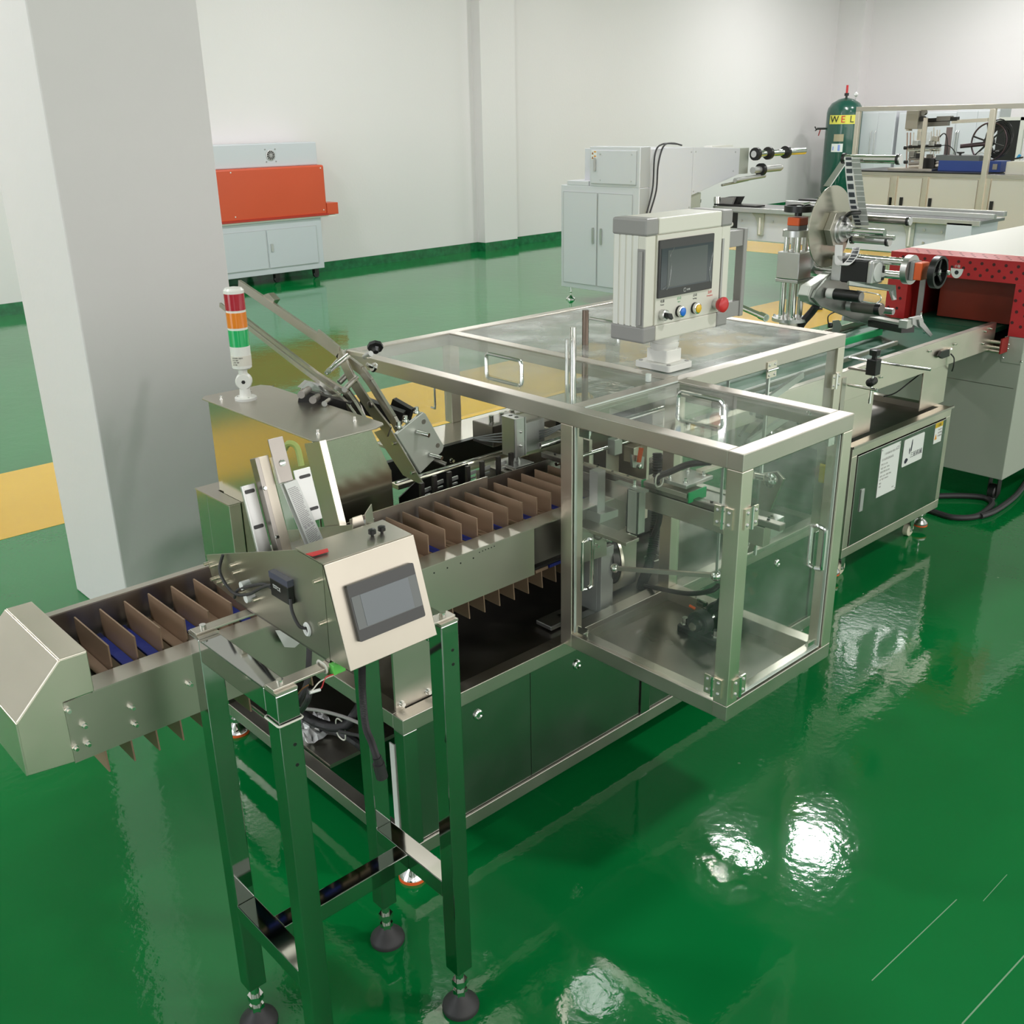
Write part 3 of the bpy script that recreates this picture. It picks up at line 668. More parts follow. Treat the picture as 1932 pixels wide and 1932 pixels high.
part('top_flap', MB().prism([at(657, 996, x=0.985), at(700, 984, x=0.985), at(704, 979, x=0.985), at(697, 977, x=0.985), at(657, 991, x=0.985)], (0.003, 0, 0)), PAPER, t)
hs = MB()
for (u, v) in ((668, 999), (681, 1001), (671, 1013)): hs.cyl(at(u, v, x=0.9565), at(u, v, x=0.9565) - X * 0.001, 0.002, 8)
part('rivet', hs, PAPER, t)
# loose wiring below the feeder
tt = thing('terminal_block', at(635, 1258, y=1.315), 'bright green terminal plug with red and white wires dangling below the card feeder', 'connector')
c0 = at(637, 1259, y=1.305)
part('plug', MB().box(c0.x - 0.012, c0.x + 0.012, c0.y - 0.006, c0.y + 0.008, c0.z - 0.009, c0.z + 0.009), GREENC, tt, bevel=0.001)
part('white_wire', MB().tube([c0 + V(-0.006, -0.004, -0.009), at(605, 1285, y=1.30), at(590, 1301, y=1.30), at(583, 1303, y=1.31)], 0.0012, 6, smooth=6), OAKW, tt)
part('red_wire', MB().tube([c0 + V(-0.002, -0.004, -0.009), at(615, 1278, y=1.30), at(606, 1298, y=1.30), at(590, 1305, y=1.30)], 0.0012, 6, smooth=6), REDP, tt)
part('brown_wire', MB().tube([at(582, 1292, y=1.32), at(570, 1300, y=1.33), at(560, 1312, y=1.35), at(556, 1320, y=1.36)], 0.0012, 6, smooth=6), BROWN, tt)
part('wire_sleeve', MB().cyl(at(584, 1307, y=1.30), at(604, 1301, y=1.30), 0.0028, 8), PAPER, tt)
part('wire_tag', MB().box(c0.x - 0.004, c0.x + 0.018, c0.y + 0.002, c0.y + 0.004, c0.z + 0.009, c0.z + 0.017), PAPER, tt)
tag(part('zip_tie', MB().tube(rrect(at(608, 1258, y=1.322), Y, Z, 0.028, 0.016, 0.006, 3), 0.0022, 6, closed=True), SEALM), 'white zip tie round the front flat bar beside the green plug', 'zip tie')
hose('corrugated_hose', [at(683, 1258, y=1.40), at(684, 1310, y=1.40), at(690, 1370, y=1.40), at(701, 1400, y=1.40), at(712, 1432, y=1.40)], 0.0075, 'black corrugated conduit hanging straight down from the card feeder', smooth=40)
cc = part('cable_plug', MB().cyl(at(711, 1428, y=1.40), at(716, 1442, y=1.40), 0.009, 12).cyl(at(714, 1440, y=1.40), at(721, 1466, y=1.40), 0.012, 14), RUBBER); tag(cc, 'black round cable connector at the end of the hanging conduit', 'connector')
hose('power_cable', [at(583, 1180, y=1.62), at(583, 1240, y=1.60), at(578, 1290, y=1.58), at(560, 1330, y=1.6), at(545, 1350, y=1.7)], 0.006, 'black cable dropping behind the stand from the feeder underside', rings=False, smooth=8)
hose('power_cable', [at(585, 1300, y=1.5), at(580, 1322, y=1.5), at(565, 1345, y=1.6), at(552, 1362, y=1.7)], 0.006, 'black cable curling down behind the nearest stand leg', rings=False, smooth=8)

# ================================================================== DRIVE HOUSING AND SIGNAL TOWER
t = thing('drive_housing', (1.33, 2.34, 0.485), 'tall sheet steel housing with a flat overhanging lid behind the card feeder', 'machine housing')
HZ = 1.078
lid = [(1.228, 2.06), (1.250, 2.037), (1.40, 2.037), (1.432, 2.05), (1.440, 2.065), (1.440, 2.62), (1.425, 2.65), (1.245, 2.65), (1.228, 2.63)]
part('lid', MB().prism([(x, y, HZ) for x, y in lid], (0, 0, 0.004)), STEEL, t, bevel=0.001)
hb = MB()
hb.box(1.246, 1.2475, 2.055, 2.63, 0.485, HZ).box(1.246, 1.40, 2.063, 2.0645, 0.485, HZ)
hb.prism([(1.40, 2.063, 0.485), (1.455, 2.063, 0.485), (1.455, 2.063, 0.95), (1.40, 2.063, HZ)], (0, 0.0015, 0))
hb.box(1.455, 1.4565, 2.063, 2.63, 0.485, 0.95).box(1.2475, 1.455, 2.6285, 2.63, 0.485, HZ)
part('body', hb, HOUSEM, t)
part('side_door', MB().box(1.243, 1.246, 2.085, 2.60, 0.50, HZ - 0.004), HOUSEM, t, bevel=0.001)
part('lock', MB().lathe((1.243, 2.20, 0.84), -X, [(0, 0.012), (0.005, 0.012), (0.007, 0.008)], 16), CHROME, t)
for (x, y) in ((1.27, 2.10), (1.40, 2.13), (1.262, 2.58), (1.36, 2.60), (1.37, 2.42)):
    if (x, y) == (1.37, 2.42): continue
    bolt(t, (x, y, HZ + 0.004), Z, 0.004, 0.007)
t = thing('wiring_box', (1.30, 2.60, 0.485), 'low sheet steel box at the far end of the base behind the housing', 'box')
part('body', MB().box(1.205, 1.43, 2.634, 2.70, 0.50, 0.80).box(1.205, 1.242, 2.50, 2.634, 0.50, 0.80), HOUSEM, t, bevel=0.002)
part('top_edge', MB().box(1.203, 1.432, 2.634, 2.702, 0.80, 0.803).box(1.203, 1.242, 2.498, 2.634, 0.80, 0.803), STEEL, t)
sx, sy, sz = 1.31, 2.53, HZ + 0.004
t = thing('signal_tower', (sx, sy, sz), 'signal tower with red, amber and green lenses on the lid of the steel housing', 'signal light')
R_ = 0.0272
part('flange', MB().lathe((sx, sy, sz), Z, [(0, 0.030), (0.007, 0.030), (0.009, 0.027)], 24), WHITEP, t)
for a in (0.4, 2.5, 4.6): part('screw', MB().lathe((sx + 0.022 * math.cos(a), sy + 0.022 * math.sin(a), sz + 0.008), Z, [(0, 0.0035), (0.002, 0.002)], 8), CHROME, t)
part('stem', MB().lathe((sx, sy, sz), Z, [(0.008, 0.0165), (0.028, 0.0145), (0.042, 0.0145)], 20), WHITEP, t)
kd = V(-0.55, -0.83, 0).normalized()
part('knuckle', MB().lathe(V(sx, sy, 1.134) - kd * 0.014, kd, [(0, 0.020), (0.002, 0.0225), (0.024, 0.0225), (0.028, 0.020)], 24), WHITEP, t)
part('knuckle_screw', MB().lathe(V(sx, sy, 1.134) + kd * 0.014, kd, [(0, 0.0055), (0.001, 0.0055)], 6), BLACK, t)
part('neck', MB().cyl((sx, sy, 1.150), (sx, sy, 1.170), 0.0125, 16), WHITEP, t)
zb = 1.169
part('tower_base', MB().lathe((sx, sy, zb), Z, [(0, 0.022), (0.004, R_ - 0.0008), (0.064, R_)], 28), WHITEP, t)
lb = part('printed_label', MB().lathe((sx, sy, zb + 0.012), Z, [(0, R_), (0.027, R_ + 0.0003)], 28), mat('cream_label', (0.70, 0.66, 0.58), 0.5), t)
for k, s_ in enumerate(('SIGNAL LIGHT', 'DC 24V', 'LED  5W', '50 Hz')):
    aa = math.atan2(kd.y, kd.x) - 0.25; rd = V(math.cos(aa), math.sin(aa), 0)
    text('label_print', s_, V(sx, sy, zb + 0.033 - k * 0.006) + rd * (R_ + 0.0006) - Z.cross(rd) * 0.014, Z.cross(rd), Z, 0.0045, INK, lb)
for m_, lab, z0_, z1_, z2_ in ((LGRN, 'green lens', 1.233, 1.278, 1.284), (LAMB, 'amber lens', 1.284, 1.325, 1.331), (LRED, 'red lens', 1.331, 1.375, 1.376)):
    part('lens', MB().lathe((sx, sy, z0_), Z, [(0, R_), (z1_ - z0_, R_)], 28), m_, t, label=lab)
    part('lens_ring', MB().lathe((sx, sy, z1_), Z, [(0, R_ - 0.001), (z2_ - z1_, R_ - 0.001)], 28), WHITEP, t)
part('cap', MB().lathe((sx, sy, 1.375), Z, [(0, R_), (0.008, R_), (0.014, R_ * 0.82), (0.016, R_ * 0.4)], 28), WHITEP, t)

# ================================================================== CARTON MAGAZINE (tilted arms behind the housing)
t = thing('carton_magazine', (1.55, 2.3, 0.8), 'tilted carton magazine of long bent steel arms rising behind the housing lid', 'magazine')
def arm(x, pxs, w_=0.030, name='arm', m=STEEL, th=0.006):
    P = [at(u, v, x=x) for u, v in pxs]; mb = MB()
    for a, b in zip(P[:-1], P[1:]): mb.bar(a, b, th, w_, up=X.cross((b - a).normalized()))
    return part(name, mb, m, t, bevel=0.0006)
a1 = arm(1.60, [(452, 536), (520, 582), (608, 643), (683, 699), (700, 722), (742, 790), (768, 840)], 0.028, th=0.010)
part('arm_tab', MB().prism([at(496, 557, x=1.60), at(506, 553, x=1.60), at(518, 566, x=1.60), at(512, 575, x=1.60)], (0.02, 0, 0)), STEEL, a1)
a2 = arm(1.49, [(416, 575), (470, 618), (560, 688), (640, 748), (652, 760), (690, 812)], 0.014, th=0.008)
a3 = arm(1.52, [(446, 590), (500, 632), (600, 708), (655, 742), (668, 760), (700, 812)], 0.016, th=0.010)
arm(1.58, [(600, 632), (640, 665), (668, 722), (700, 770), (735, 815)], 0.038, 'inner_arm', th=0.006)
# tilted support plates below
sp = [(1170, 1120), (1560, 1770), (1500, 1760), (1330, 1670), (1000, 1180)]
part('slide_plate', MB().prism([at(540 + u / 6.0375, 620 + v / 6.0375, x=1.62) for u, v in sp], (0.004, 0, 0)), STEEL, t)
cp = [(1250, 1200), (1560, 950), (1590, 970), (1800, 1340), (1780, 1400), (1530, 1650)]
hd = V(0.99, -0.10, 0.0)
part('clamp_plate', MB().prism([at(540 + u / 6.0375, 620 + v / 6.0375, y=2.05) for u, v in cp], (0.0, 0.010, 0)), ALUG, t, bevel=0.002)
for (u, v) in ((1490, 1180), (1640, 1440)):
    p = at(540 + u / 6.0375, 620 + v / 6.0375, y=2.048); part('pin', MB().cyl(p, p + V(0.012, -0.035, -0.004), 0.006, 14), CHROME, t)
p = at(540 + 1740 / 6.0375, 620 + 1530 / 6.0375, y=2.05); part('pin', MB().cyl(p + V(-0.01, 0.03, 0.01), p + V(0.016, -0.01, -0.006), 0.006, 14), DARKST, t)
for (u, v) in ((1565, 1060), (1725, 1330)):
    p = at(540 + u / 6.0375, 620 + v / 6.0375, y=2.05); part('screw_head', MB().cyl(p, p - Y * 0.0015, 0.0065, 16), DARKST, t)
for (u, v) in ((1485, 945), (1360, 1045), (1280, 1110)):
    p = at(540 + u / 6.0375, 620 + v / 6.0375, y=2.06); part('bolt', MB().cyl(p, p + Z * 0.012, 0.006, 12).cyl(p - Z * 0.004, p, 0.009, 12), CHROME, t)
for (u, v) in ((1230, 1305), (1440, 1640)):
    p = at(540 + u / 6.0375, 620 + v / 6.0375, x=1.62); part('screw', MB().cyl(p, p - X * 0.006, 0.005, 12), CHROME, t)
def rodpx(name, a, b, x, r, m): return part(name, MB().cyl(at(*a, x=x), at(*b, x=x + 0.0), r, 12), m, t)
# slanted rods crossing under the arms
for (a, b, r) in (((620, 700), (655, 672), 0.008), ((650, 735), (672, 713), 0.008), ((568, 745), (582, 735), 0.010), ((612, 762), (640, 742), 0.008), ((590, 755), (606, 745), 0.010)):
    P0 = at(*a, y=2.30); P1 = at(*b, y=2.40); part('guide_rod', MB().cyl(P0, P1, r, 12), CHROME if r < 0.009 else DARKST, t)
P0 = at(615, 705, y=2.62); P1 = at(655, 662, y=2.62)
part('guide_rod', MB().cyl(P0, P1, 0.007, 12), CHROME, t); part('guide_rod', MB().cyl(at(640, 722, y=2.6), at(662, 700, y=2.6), 0.009, 12), DARKST, t)
part('end_block', MB().prism([at(568, 732, y=2.45), at(582, 719, y=2.45), at(622, 728, y=2.40), at(640, 742, y=2.40), at(626, 750, y=2.40)], (0, 0.02, 0)), ALU, t)
part('rod_block', MB().bar(at(565, 750, y=2.40), at(660, 775, y=2.30), 0.02, 0.05), BLKST, t)
hk = at(706, 658, x=1.62)
part('hand_knob', MB().lathe(hk + V(0.012, 0.012, 0.008), V(-0.35, -0.55, -0.5), [(0, 0.014), (0.003, 0.0225), (0.013, 0.0225), (0.015, 0.012), (0.028, 0.008)], 8), BLACK, t)
part('knob_hub', MB().cyl(at(700, 667, x=1.60), at(688, 673, x=1.60), 0.008, 12), ALU, t)
part('clamp_bar', MB().bar(at(656, 664, x=1.60), at(696, 672, x=1.60), 0.012, 0.010), STEELV, t)
part('wing_screw', MB().lathe(at(703, 692, x=1.62), V(0.6, -0.1, -0.35), [(-0.02, 0.006), (0, 0.006), (0.001, 0.014), (0.008, 0.014)], 8), CHROME, t)
part('washer_screw', MB().lathe(at(540 + 960 / 6.0375, 620 + 865 / 6.0375, x=1.575), -X, [(0, 0.010), (0.004, 0.010), (0.006, 0.006)], 16), DARKST, t)
part('screw', MB().lathe(at(540 + 725 / 6.0375, 620 + 928 / 6.0375, x=1.515), -X, [(0, 0.006), (0.003, 0.004)], 12), CHROME, t)
part('side_plate', MB().prism([at(653, 728, x=1.53), at(680, 765, x=1.53), at(690, 790, x=1.53), at(660, 775, x=1.53), at(645, 750, x=1.53)], (0.004, 0, 0)), DARKST, t)
part('adjust_rail', MB().bar(at(680, 762, y=2.45), at(760, 790, y=2.35), 0.03, 0.045), BLKST, t)
part('adjust_rail_end', MB().bar(at(740, 765, y=2.42), at(775, 785, y=2.36), 0.02, 0.05), BLKST, t)

# ================================================================== CARTON CHAIN UNIT behind the bucket conveyor
t = thing('carton_chain_unit', (2.1, 2.3, 0.485), 'dark carton transport chain with upright fingers behind the bucket conveyor', 'chain conveyor')
part('rear_top_plate', MB().box(1.80, 2.92, 2.45, 2.63, 0.815, 0.825), STEEL, t, bevel=0.001)
part('rear_beam', MB().box(1.66, 2.92, 2.43, 2.45, 0.745, 0.825), BLKST, t)
part('guide_rail', MB().box(1.62, 2.60, 2.265, 2.30, 0.800, 0.815), STEELV, t, bevel=0.001)
part('guide_rail', MB().box(1.72, 2.60, 2.295, 2.335, 0.78, 0.80), ALU, t)
part('rod', MB().cyl((1.60, 2.25, 0.832), (2.10, 2.25, 0.832), 0.004, 10), CHROME, t)
part('inner_plate', MB().prism([(1.60, 2.235, 0.73), (1.86, 2.235, 0.76), (1.86, 2.235, 0.83), (1.66, 2.235, 0.822), (1.60, 2.235, 0.79)], (0, 0.004, 0)), BLKST, t)
part('inner_plate', MB().box(1.90, 2.60, 2.245, 2.249, 0.70, 0.795), STEELV, t)
part('chain_bed', MB().box(1.50, 2.60, 2.02, 2.235, 0.70, 0.72), BLKST, t)
ch = MB()
for k in range(44):
    x = 1.50 + k * 0.025; ch.box(x, x + 0.018, 2.14, 2.155, 0.722, 0.736); ch.box(x, x + 0.018, 2.18, 2.195, 0.722, 0.736)
part('roller_chain', ch, BLKST, t, kind='stuff')
fx = [at(u, 900, y=2.065).x for u in (793, 817, 845, 880, 907, 938, 962)]
for k, (u, v) in enumerate(((793, 912), (817, 898), (845, 891), (880, 880), (907, 871), (938, 862), (962, 855))):
    p = at(u, v, y=2.065)
    part('finger', MB().box(p.x - 0.002, p.x + 0.010, 2.060, 2.070, 0.72, p.z).box(p.x - 0.002, p.x + 0.010, 2.060, 2.095, 0.72, 0.735), mat('finger_steel', (0.10, 0.09, 0.085), 0.4, 0.8), t)
    part('guide_strip', MB().bar(p + V(0.016, 0.012, -0.030), p + V(0.044, 0.012, -0.028), 0.004, 0.010), ALUL, t)
    part('guide_strip', MB().bar(p + V(0.014, 0.010, -0.044), p + V(0.040, 0.010, -0.043), 0.004, 0.005), ALUL, t)
part('base_block', MB().box(1.50, 2.60, 2.04, 2.40, 0.485, 0.60), BLKST, t)
part('support_column', MB().box(1.52, 1.56, 2.08, 2.40, 0.60, 0.70), BLKST, t); part('support_column', MB().box(2.45, 2.49, 2.08, 2.40, 0.60, 0.70), BLKST, t)
for (x, y) in ((2.31, 2.56), (1.86, 2.53), (2.32, 2.50)): bolt(t, (x, y, 0.825), Z, 0.005, 0.010)
bolt(t, (1.95, 2.43, 0.775), -Y, 0.005, 0.01)
# pneumatic cylinder on its bracket
t = thing('pneumatic_cylinder', (1.94, 2.08, 0.87), 'grey rectangular air cylinder standing over the end of the bucket conveyor', 'air cylinder')
part('cylinder_body', MB().prism(rrect((1.905, 2.08, 0.885), X, Y, 0.040, 0.062, 0.006, 3), (0, 0, 0.115)), ALU, t)
part('side_plate', MB().box(1.926, 1.930, 2.052, 2.108, 0.885, 0.998), ALUL, t)
hs = MB()
for z in (0.99, 0.945, 0.925, 0.905): hs.cyl((1.931, 2.068, z), (1.9305, 2.068, z), 0.003, 8).cyl((1.931, 2.09, z), (1.9305, 2.09, z), 0.003, 8)
hs.cyl((1.905, 2.065, 1.0), (1.905, 2.065, 1.0012), 0.006, 10).cyl((1.905, 2.09, 1.0), (1.905, 2.09, 1.0012), 0.006, 10)
part('port', hs, BLACK, t)
for z in (0.960, 0.918): part('screw', MB().ball((1.905, 2.048, z), 0.0045, 10), CHROME, t)
for dx in (-0.012, 0.012): part('piston_rod', MB().cyl((1.905 + dx, 2.07, 0.862), (1.905 + dx, 2.07, 0.886), 0.004, 10), CHROME, t)
part('rod_plate', MB().box(1.870, 1.945, 2.035, 2.125, 0.852, 0.862), ALU, t, bevel=0.001)
part('carriage_plate', MB().box(1.85, 1.96, 2.02, 2.16, 0.842, 0.848), STEEL, t)
part('bent_guard', MB().prism([(1.80, 2.03, 0.80), (1.80, 2.03, 0.85), (1.92, 2.03, 0.85), (1.92, 2.03, 0.82)], (0, 0.003, 0)), STEEL, t)
part('back_bracket', MB().box(1.93, 2.05, 2.10, 2.12, 0.87, 0.96), ALUL, t); part('cross_arm', MB().box(1.93, 2.12, 2.12, 2.135, 0.94, 0.985), STEEL, t)

# ================================================================== PUSHER MECHANISM inside the front enclosure
t = thing('pusher_slide', (1.95, 1.6, 0.49), 'pusher slide with a long steel guide rail inside the front glass enclosure', 'pusher')
part('beam', MB().box(1.935, 1.965, 1.24, 1.90, 0.835, 0.885), STEEL, t, bevel=0.001)
part('guide_rail', MB().box(1.938, 1.962, 1.20, 2.00, 0.886, 0.902), DARKST, t, bevel=0.002)
part('rail_top', MB().box(1.944, 1.956, 1.55, 1.92, 0.902, 0.905), STEELV, t)
hs = MB()
for k in range(14): hs.cyl((1.95, 1.24 + 0.055 * k, 0.902), (1.95, 1.24 + 0.055 * k, 0.9055), 0.0035, 10)
part('rail_hole', hs, BLACK, t)
part('post', MB().box(1.892, 1.922, 1.735, 1.765, 0.795, 0.915), ALUL, t)
part('post_foot', MB().prism([(1.885, 1.72, 0.775), (1.96, 1.72, 0.775), (1.96, 1.72, 0.795), (1.89, 1.72, 0.800)], (0, 0.06, 0)), ALUG, t)
part('carriage_arm', MB().bar((1.86, 1.92, 0.770), (1.86, 1.58, 0.770), 0.050, 0.010), STEEL, t, bevel=0.001)
sb = MB(); sb.box(1.87, 1.90, 1.575, 1.579, 0.785, 0.905).box(1.87, 1.90, 1.608, 1.612, 0.785, 0.905).box(1.87, 1.90, 1.575, 1.612, 0.785, 0.789).box(1.87, 1.874, 1.575, 1.612, 0.785, 0.905)
part('slotted_bracket', sb, ALUG, t, bevel=0.0006)
part('bracket_top', MB().bar((1.885, 1.66, 0.910), (1.885, 1.56, 0.908), 0.018, 0.006), ALUG, t)
bolt(t, (1.885, 1.60, 0.911), Z, 0.005, 0.012)
part('carriage', MB().box(1.92, 1.98, 1.46, 1.60, 0.905, 0.918), STEEL, t, bevel=0.001)
part('carriage_plate', MB().box(1.93, 2.04, 1.47, 1.55, 0.925, 0.935), ALU, t, bevel=0.001)
for (x, y) in ((1.945, 1.485), (1.945, 1.535), (2.02, 1.485), (2.02, 1.535)): bolt(t, (x, y, 0.935), Z, 0.004, 0.008)
part('green_end_cap', MB().box(1.92, 1.99, 1.452, 1.456, 0.895, 0.922).box(1.92, 1.935, 1.604, 1.608, 0.898, 0.918), GREENP, t)
part('push_bar', MB().bar((2.02, 1.50, 0.943), (2.30, 1.46, 0.955), 0.022, 0.008), STEELV, t)
part('drag_link', MB().prism([(2.03, 1.40, 0.86), (2.06, 1.36, 0.95), (2.08, 1.38, 0.96), (2.07, 1.44, 0.87)], (0.006, 0, 0)), STEEL, t)
part('bolt', MB().lathe((2.05, 1.37, 0.945), -Y, [(0, 0.011), (0.008, 0.011), (0.009, 0.006)], 12), CHROME, t)
# crank linkage
t = thing('crank_linkage', (2.3, 1.5, 0.49), 'steel lever and rod end linkage at the right of the front enclosure', 'linkage')
lv = [at(1449, 893, x=2.25), at(1463, 895, x=2.25), at(1480, 905, x=2.25), at(1455, 960, x=2.25), at(1440, 958, x=2.25)]
part('lever', MB().prism([at(1437, 893, x=2.25), at(1466, 890, x=2.25), at(1479, 904, x=2.25), at(1452, 965, x=2.25), at(1428, 965, x=2.25)], (0.008, 0, 0)), STEEL, t, bevel=0.001)
part('lever_lower', MB().prism([at(1428, 990, x=2.25), at(1440, 990, x=2.25), at(1420, 1040, x=2.25), at(1408, 1045, x=2.25)], (0.008, 0, 0)), STEEL, t)
pc = at(1455, 905, x=2.243)
part('rod_end', MB().lathe(pc, -X, [(0, 0.020), (0.010, 0.020), (0.012, 0.015), (0.013, 0.010), (0.018, 0.010), (0.019, 0.006)], 20), CHROME, t)
part('link_rod', MB().cyl(at(1451, 902, x=2.243), at(1423, 897, x=2.243), 0.010, 14), CHROME, t)
pp = [at(1418, 978, z=0.80), at(1432, 960, z=0.80), at(1480, 974, z=0.80), at(1448, 992, z=0.80)]
part('pivot_plate', MB().prism(pp, (0, 0, -0.012)), ALU, t, bevel=0.001)
hs = MB(); q = at(1451, 976, z=0.8); hs.cyl(q, q + Z * 0.0008, 0.004, 8).cyl(q + V(0.012, 0, 0), q + V(0.012, 0, 0.0008), 0.004, 8); part('tapped_hole', hs, BLACK, t)
part('pivot_block', MB().prism([p - Z * 0.014 for p in pp], (0, 0, -0.03)), ALUG, t)
part('swing_arm', MB().bar((1.815, 1.60, 0.704), (1.838, 1.30, 0.773), 0.010, 0.010), STEEL, t)
part('swing_arm_joint', MB().ball((1.815, 1.60, 0.704), 0.012, 12).ball((1.838, 1.30, 0.773), 0.013, 12), CHROME, t)
# support column of the conveyor drive inside
t = thing('drive_support', (1.90, 1.75, 0.49), 'pale aluminium upright with slotted side plate beside the bucket conveyor drive', 'bracket')
part('upright', MB().box(1.895, 1.945, 1.72, 1.735, 0.49, 0.695).box(1.895, 1.905, 1.735, 1.80, 0.49, 0.695), ALUL, t, bevel=0.001)
part('foot_plate', MB().box(1.80, 1.905, 1.735, 1.80, 0.488, 0.50), ALUL, t)
fp = [(1080, 985), (1145, 1018), (1145, 1048), (1082, 1068)]
part('face_plate', MB().prism([at(u, v, y=1.71) for u, v in fp], (0, 0.008, 0)), mat('olive_steel', (0.50, 0.50, 0.42), 0.3, 0.8), t, bevel=0.001)
part('shaft_bearing', MB().lathe(at(1130, 1007, y=1.708), -Y, [(0, 0.018), (0.003, 0.018), (0.004, 0.014), (0.002, 0.013)], 20), DARKST, t)
for (u, v) in ((1122, 1028), (1146, 1018)): bolt(t, at(u, v, y=1.709), -Y, 0.004, 0.01)
for (x) in (1.905, 1.935): bolt(t, (x, 1.72, 0.505), -Y, 0.004, 0.006)
t = thing('drive_pulley', (1.99, 1.80, 0.62), 'large dark pulley with a bright rim beside the conveyor upright', 'pulley')
part('wheel', MB().lathe((1.965, 1.78, 0.63), V(0.9, -0.35, 0), [(0, 0.075), (0.02, 0.075)], 32), BLKST, t)
part('rim', MB().lathe((1.985, 1.772, 0.63), V(0.9, -0.35, 0), [(0, 0.078), (0.008, 0.078)], 32), STEELV, t)
part('gearbox', MB().box(2.02, 2.14, 1.80, 1.90, 0.49, 0.66), STEEL, t, bevel=0.004)
part('shaft', MB().cyl((1.96, 1.78, 0.63), (2.10, 1.86, 0.63), 0.015, 14), CHROME, t)
part('motor', MB().cyl((2.08, 1.95, 0.56), (2.08, 2.10, 0.56), 0.055, 24), DARKST, t)
# pillow block bearing
bx, by, bz = 2.005, 1.458, 0.487
t = thing('pillow_block_bearing', (bx, by, bz), 'pair of black pillow block bearings bolted to the enclosure floor', 'bearing')
CAST = mat('cast_iron', (0.035, 0.038, 0.040), 0.45, 0.3)
def pillow(px, py):
    part('bearing_foot', MB().prism(rrect((px, py, bz), X, Y, 0.036, 0.138, 0.012, 4), (0, 0, 0.016)), CAST, t, bevel=0.002)
    part('bearing_housing', MB().lathe((px + 0.018, py, bz + 0.042), -X, [(0, 0.030), (0.004, 0.034), (0.032, 0.034), (0.036, 0.029)], 28), CAST, t)
    part('bearing_ring', MB().lathe((px - 0.018, py, bz + 0.042), -X, [(0, 0.021), (0.006, 0.019)], 24), BLACK, t)
    for dy in (-0.052, 0.052):
        part('bearing_bolt', MB().cyl((px, py + dy, bz + 0.016), (px, py + dy, bz + 0.021), 0.012, 16).cyl((px, py + dy, bz + 0.021), (px, py + dy, bz + 0.038), 0.0085, 16), CHROME, t)
pillow(bx, by); pillow(bx + 0.085, by)
part('shaft', MB().cyl((bx - 0.036, by, bz + 0.042), (bx + 0.14, by, bz + 0.042), 0.012, 18), CHROME, t)
part('grease_cap', MB().cyl((bx, by + 0.02, bz + 0.076), (bx - 0.006, by + 0.036, bz + 0.082), 0.004, 8).cyl((bx + 0.08, by - 0.01, bz + 0.078), (bx + 0.09, by - 0.028, bz + 0.070), 0.005, 8), ORANGEP, t)
part('pusher_arm', MB().bar((bx + 0.045, by, bz + 0.05), (bx + 0.06, by - 0.05, bz + 0.16), 0.02, 0.012), CAST, t)
# cables inside
hose('corrugated_hose', [at(1240, 855, y=1.90), at(1240, 930, y=1.88), at(1236, 1000, y=1.85), at(1226, 1060, y=1.82), at(1212, 1100, y=1.78), at(1208, 1120, y=1.77)], 0.016, 'thick black corrugated conduit rising behind the guide rail inside the front enclosure', smooth=30)
hose('power_cable', [at(1340, 872, y=1.36), at(1300, 876, y=1.42), at(1265, 890, y=1.50), at(1240, 903, y=1.56), at(1245, 935, y=1.57), at(1244, 980, y=1.58), at(1232, 1012, y=1.60)], 0.008, 'black cable arching over the pusher carriage inside the front enclosure', rings=False, smooth=8)
hose('power_cable', [at(1217, 1105, y=1.72), at(1255, 1113, y=1.62), at(1300, 1120, y=1.52), at(1340, 1115, y=1.45), at(1356, 1104, y=1.44)], 0.007, 'black cable sagging low across the back of the front enclosure', rings=False, smooth=8)
tag(part('zip_tie', MB().tube(rrect(at(1244, 906, y=1.54), X, Z, 0.03, 0.034, 0.012, 3), 0.0022, 6, closed=True), SEALM), 'white zip tie at the bend of the arching cable inside the enclosure', 'zip tie')
tag(part('zip_tie', MB().tube(rrect(at(1232, 1052, y=1.83), X, Y, 0.045, 0.045, 0.012, 3), 0.0022, 6, closed=True), SEALM), 'white zip tie low on the corrugated conduit inside the enclosure', 'zip tie')

# transfer unit further back, seen under the top frame
t = thing('suction_unit', (2.3, 2.1, 0.485), 'aluminium suction and folding unit with rods under the clear rear lid', 'suction unit')
part('side_frame', MB().box(2.12, 2.132, 1.98, 2.30, 0.60, 0.90), STEELV, t)
part('side_frame', MB().box(2.34, 2.352, 1.94, 2.30, 0.60, 0.88), STEELV, t)
for (y, z, r, m_) in ((2.05, 0.90, 0.010, CHROME), (2.12, 0.87, 0.008, DARKST), (2.20, 0.93, 0.010, CHROME), (1.98, 0.86, 0.006, CHROME)):
    part('cross_rod', MB().cyl((1.98, y, z), (2.62, y, z), r, 12), m_, t)
part('roller', MB().cyl((2.16, 2.02, 0.92), (2.16, 2.22, 0.955), 0.024, 20), ALUL, t)
for (x, y, z) in ((2.06, 1.99, 0.86), (2.20, 1.95, 0.84), (2.28, 2.02, 0.86), (2.44, 1.98, 0.82), (2.18, 2.14, 0.84)):
    part('rod_clamp', MB().box(x, x + 0.035, y, y + 0.03, z, z + 0.05), ALUG, t, bevel=0.002)
for (x, y, z0_, z1_) in ((2.10, 2.00, 0.70, 0.86), (2.24, 2.02, 0.66, 0.84), (2.50, 2.06, 0.60, 0.84), (2.40, 2.20, 0.6, 0.86)):
    part('bracket_plate', MB().box(x, x + 0.06, y, y + 0.006, z0_, z1_), STEEL, t)
part('valve_block', MB().box(2.02, 2.30, 2.30, 2.40, 0.83, 0.90), DARKST, t, bevel=0.003)
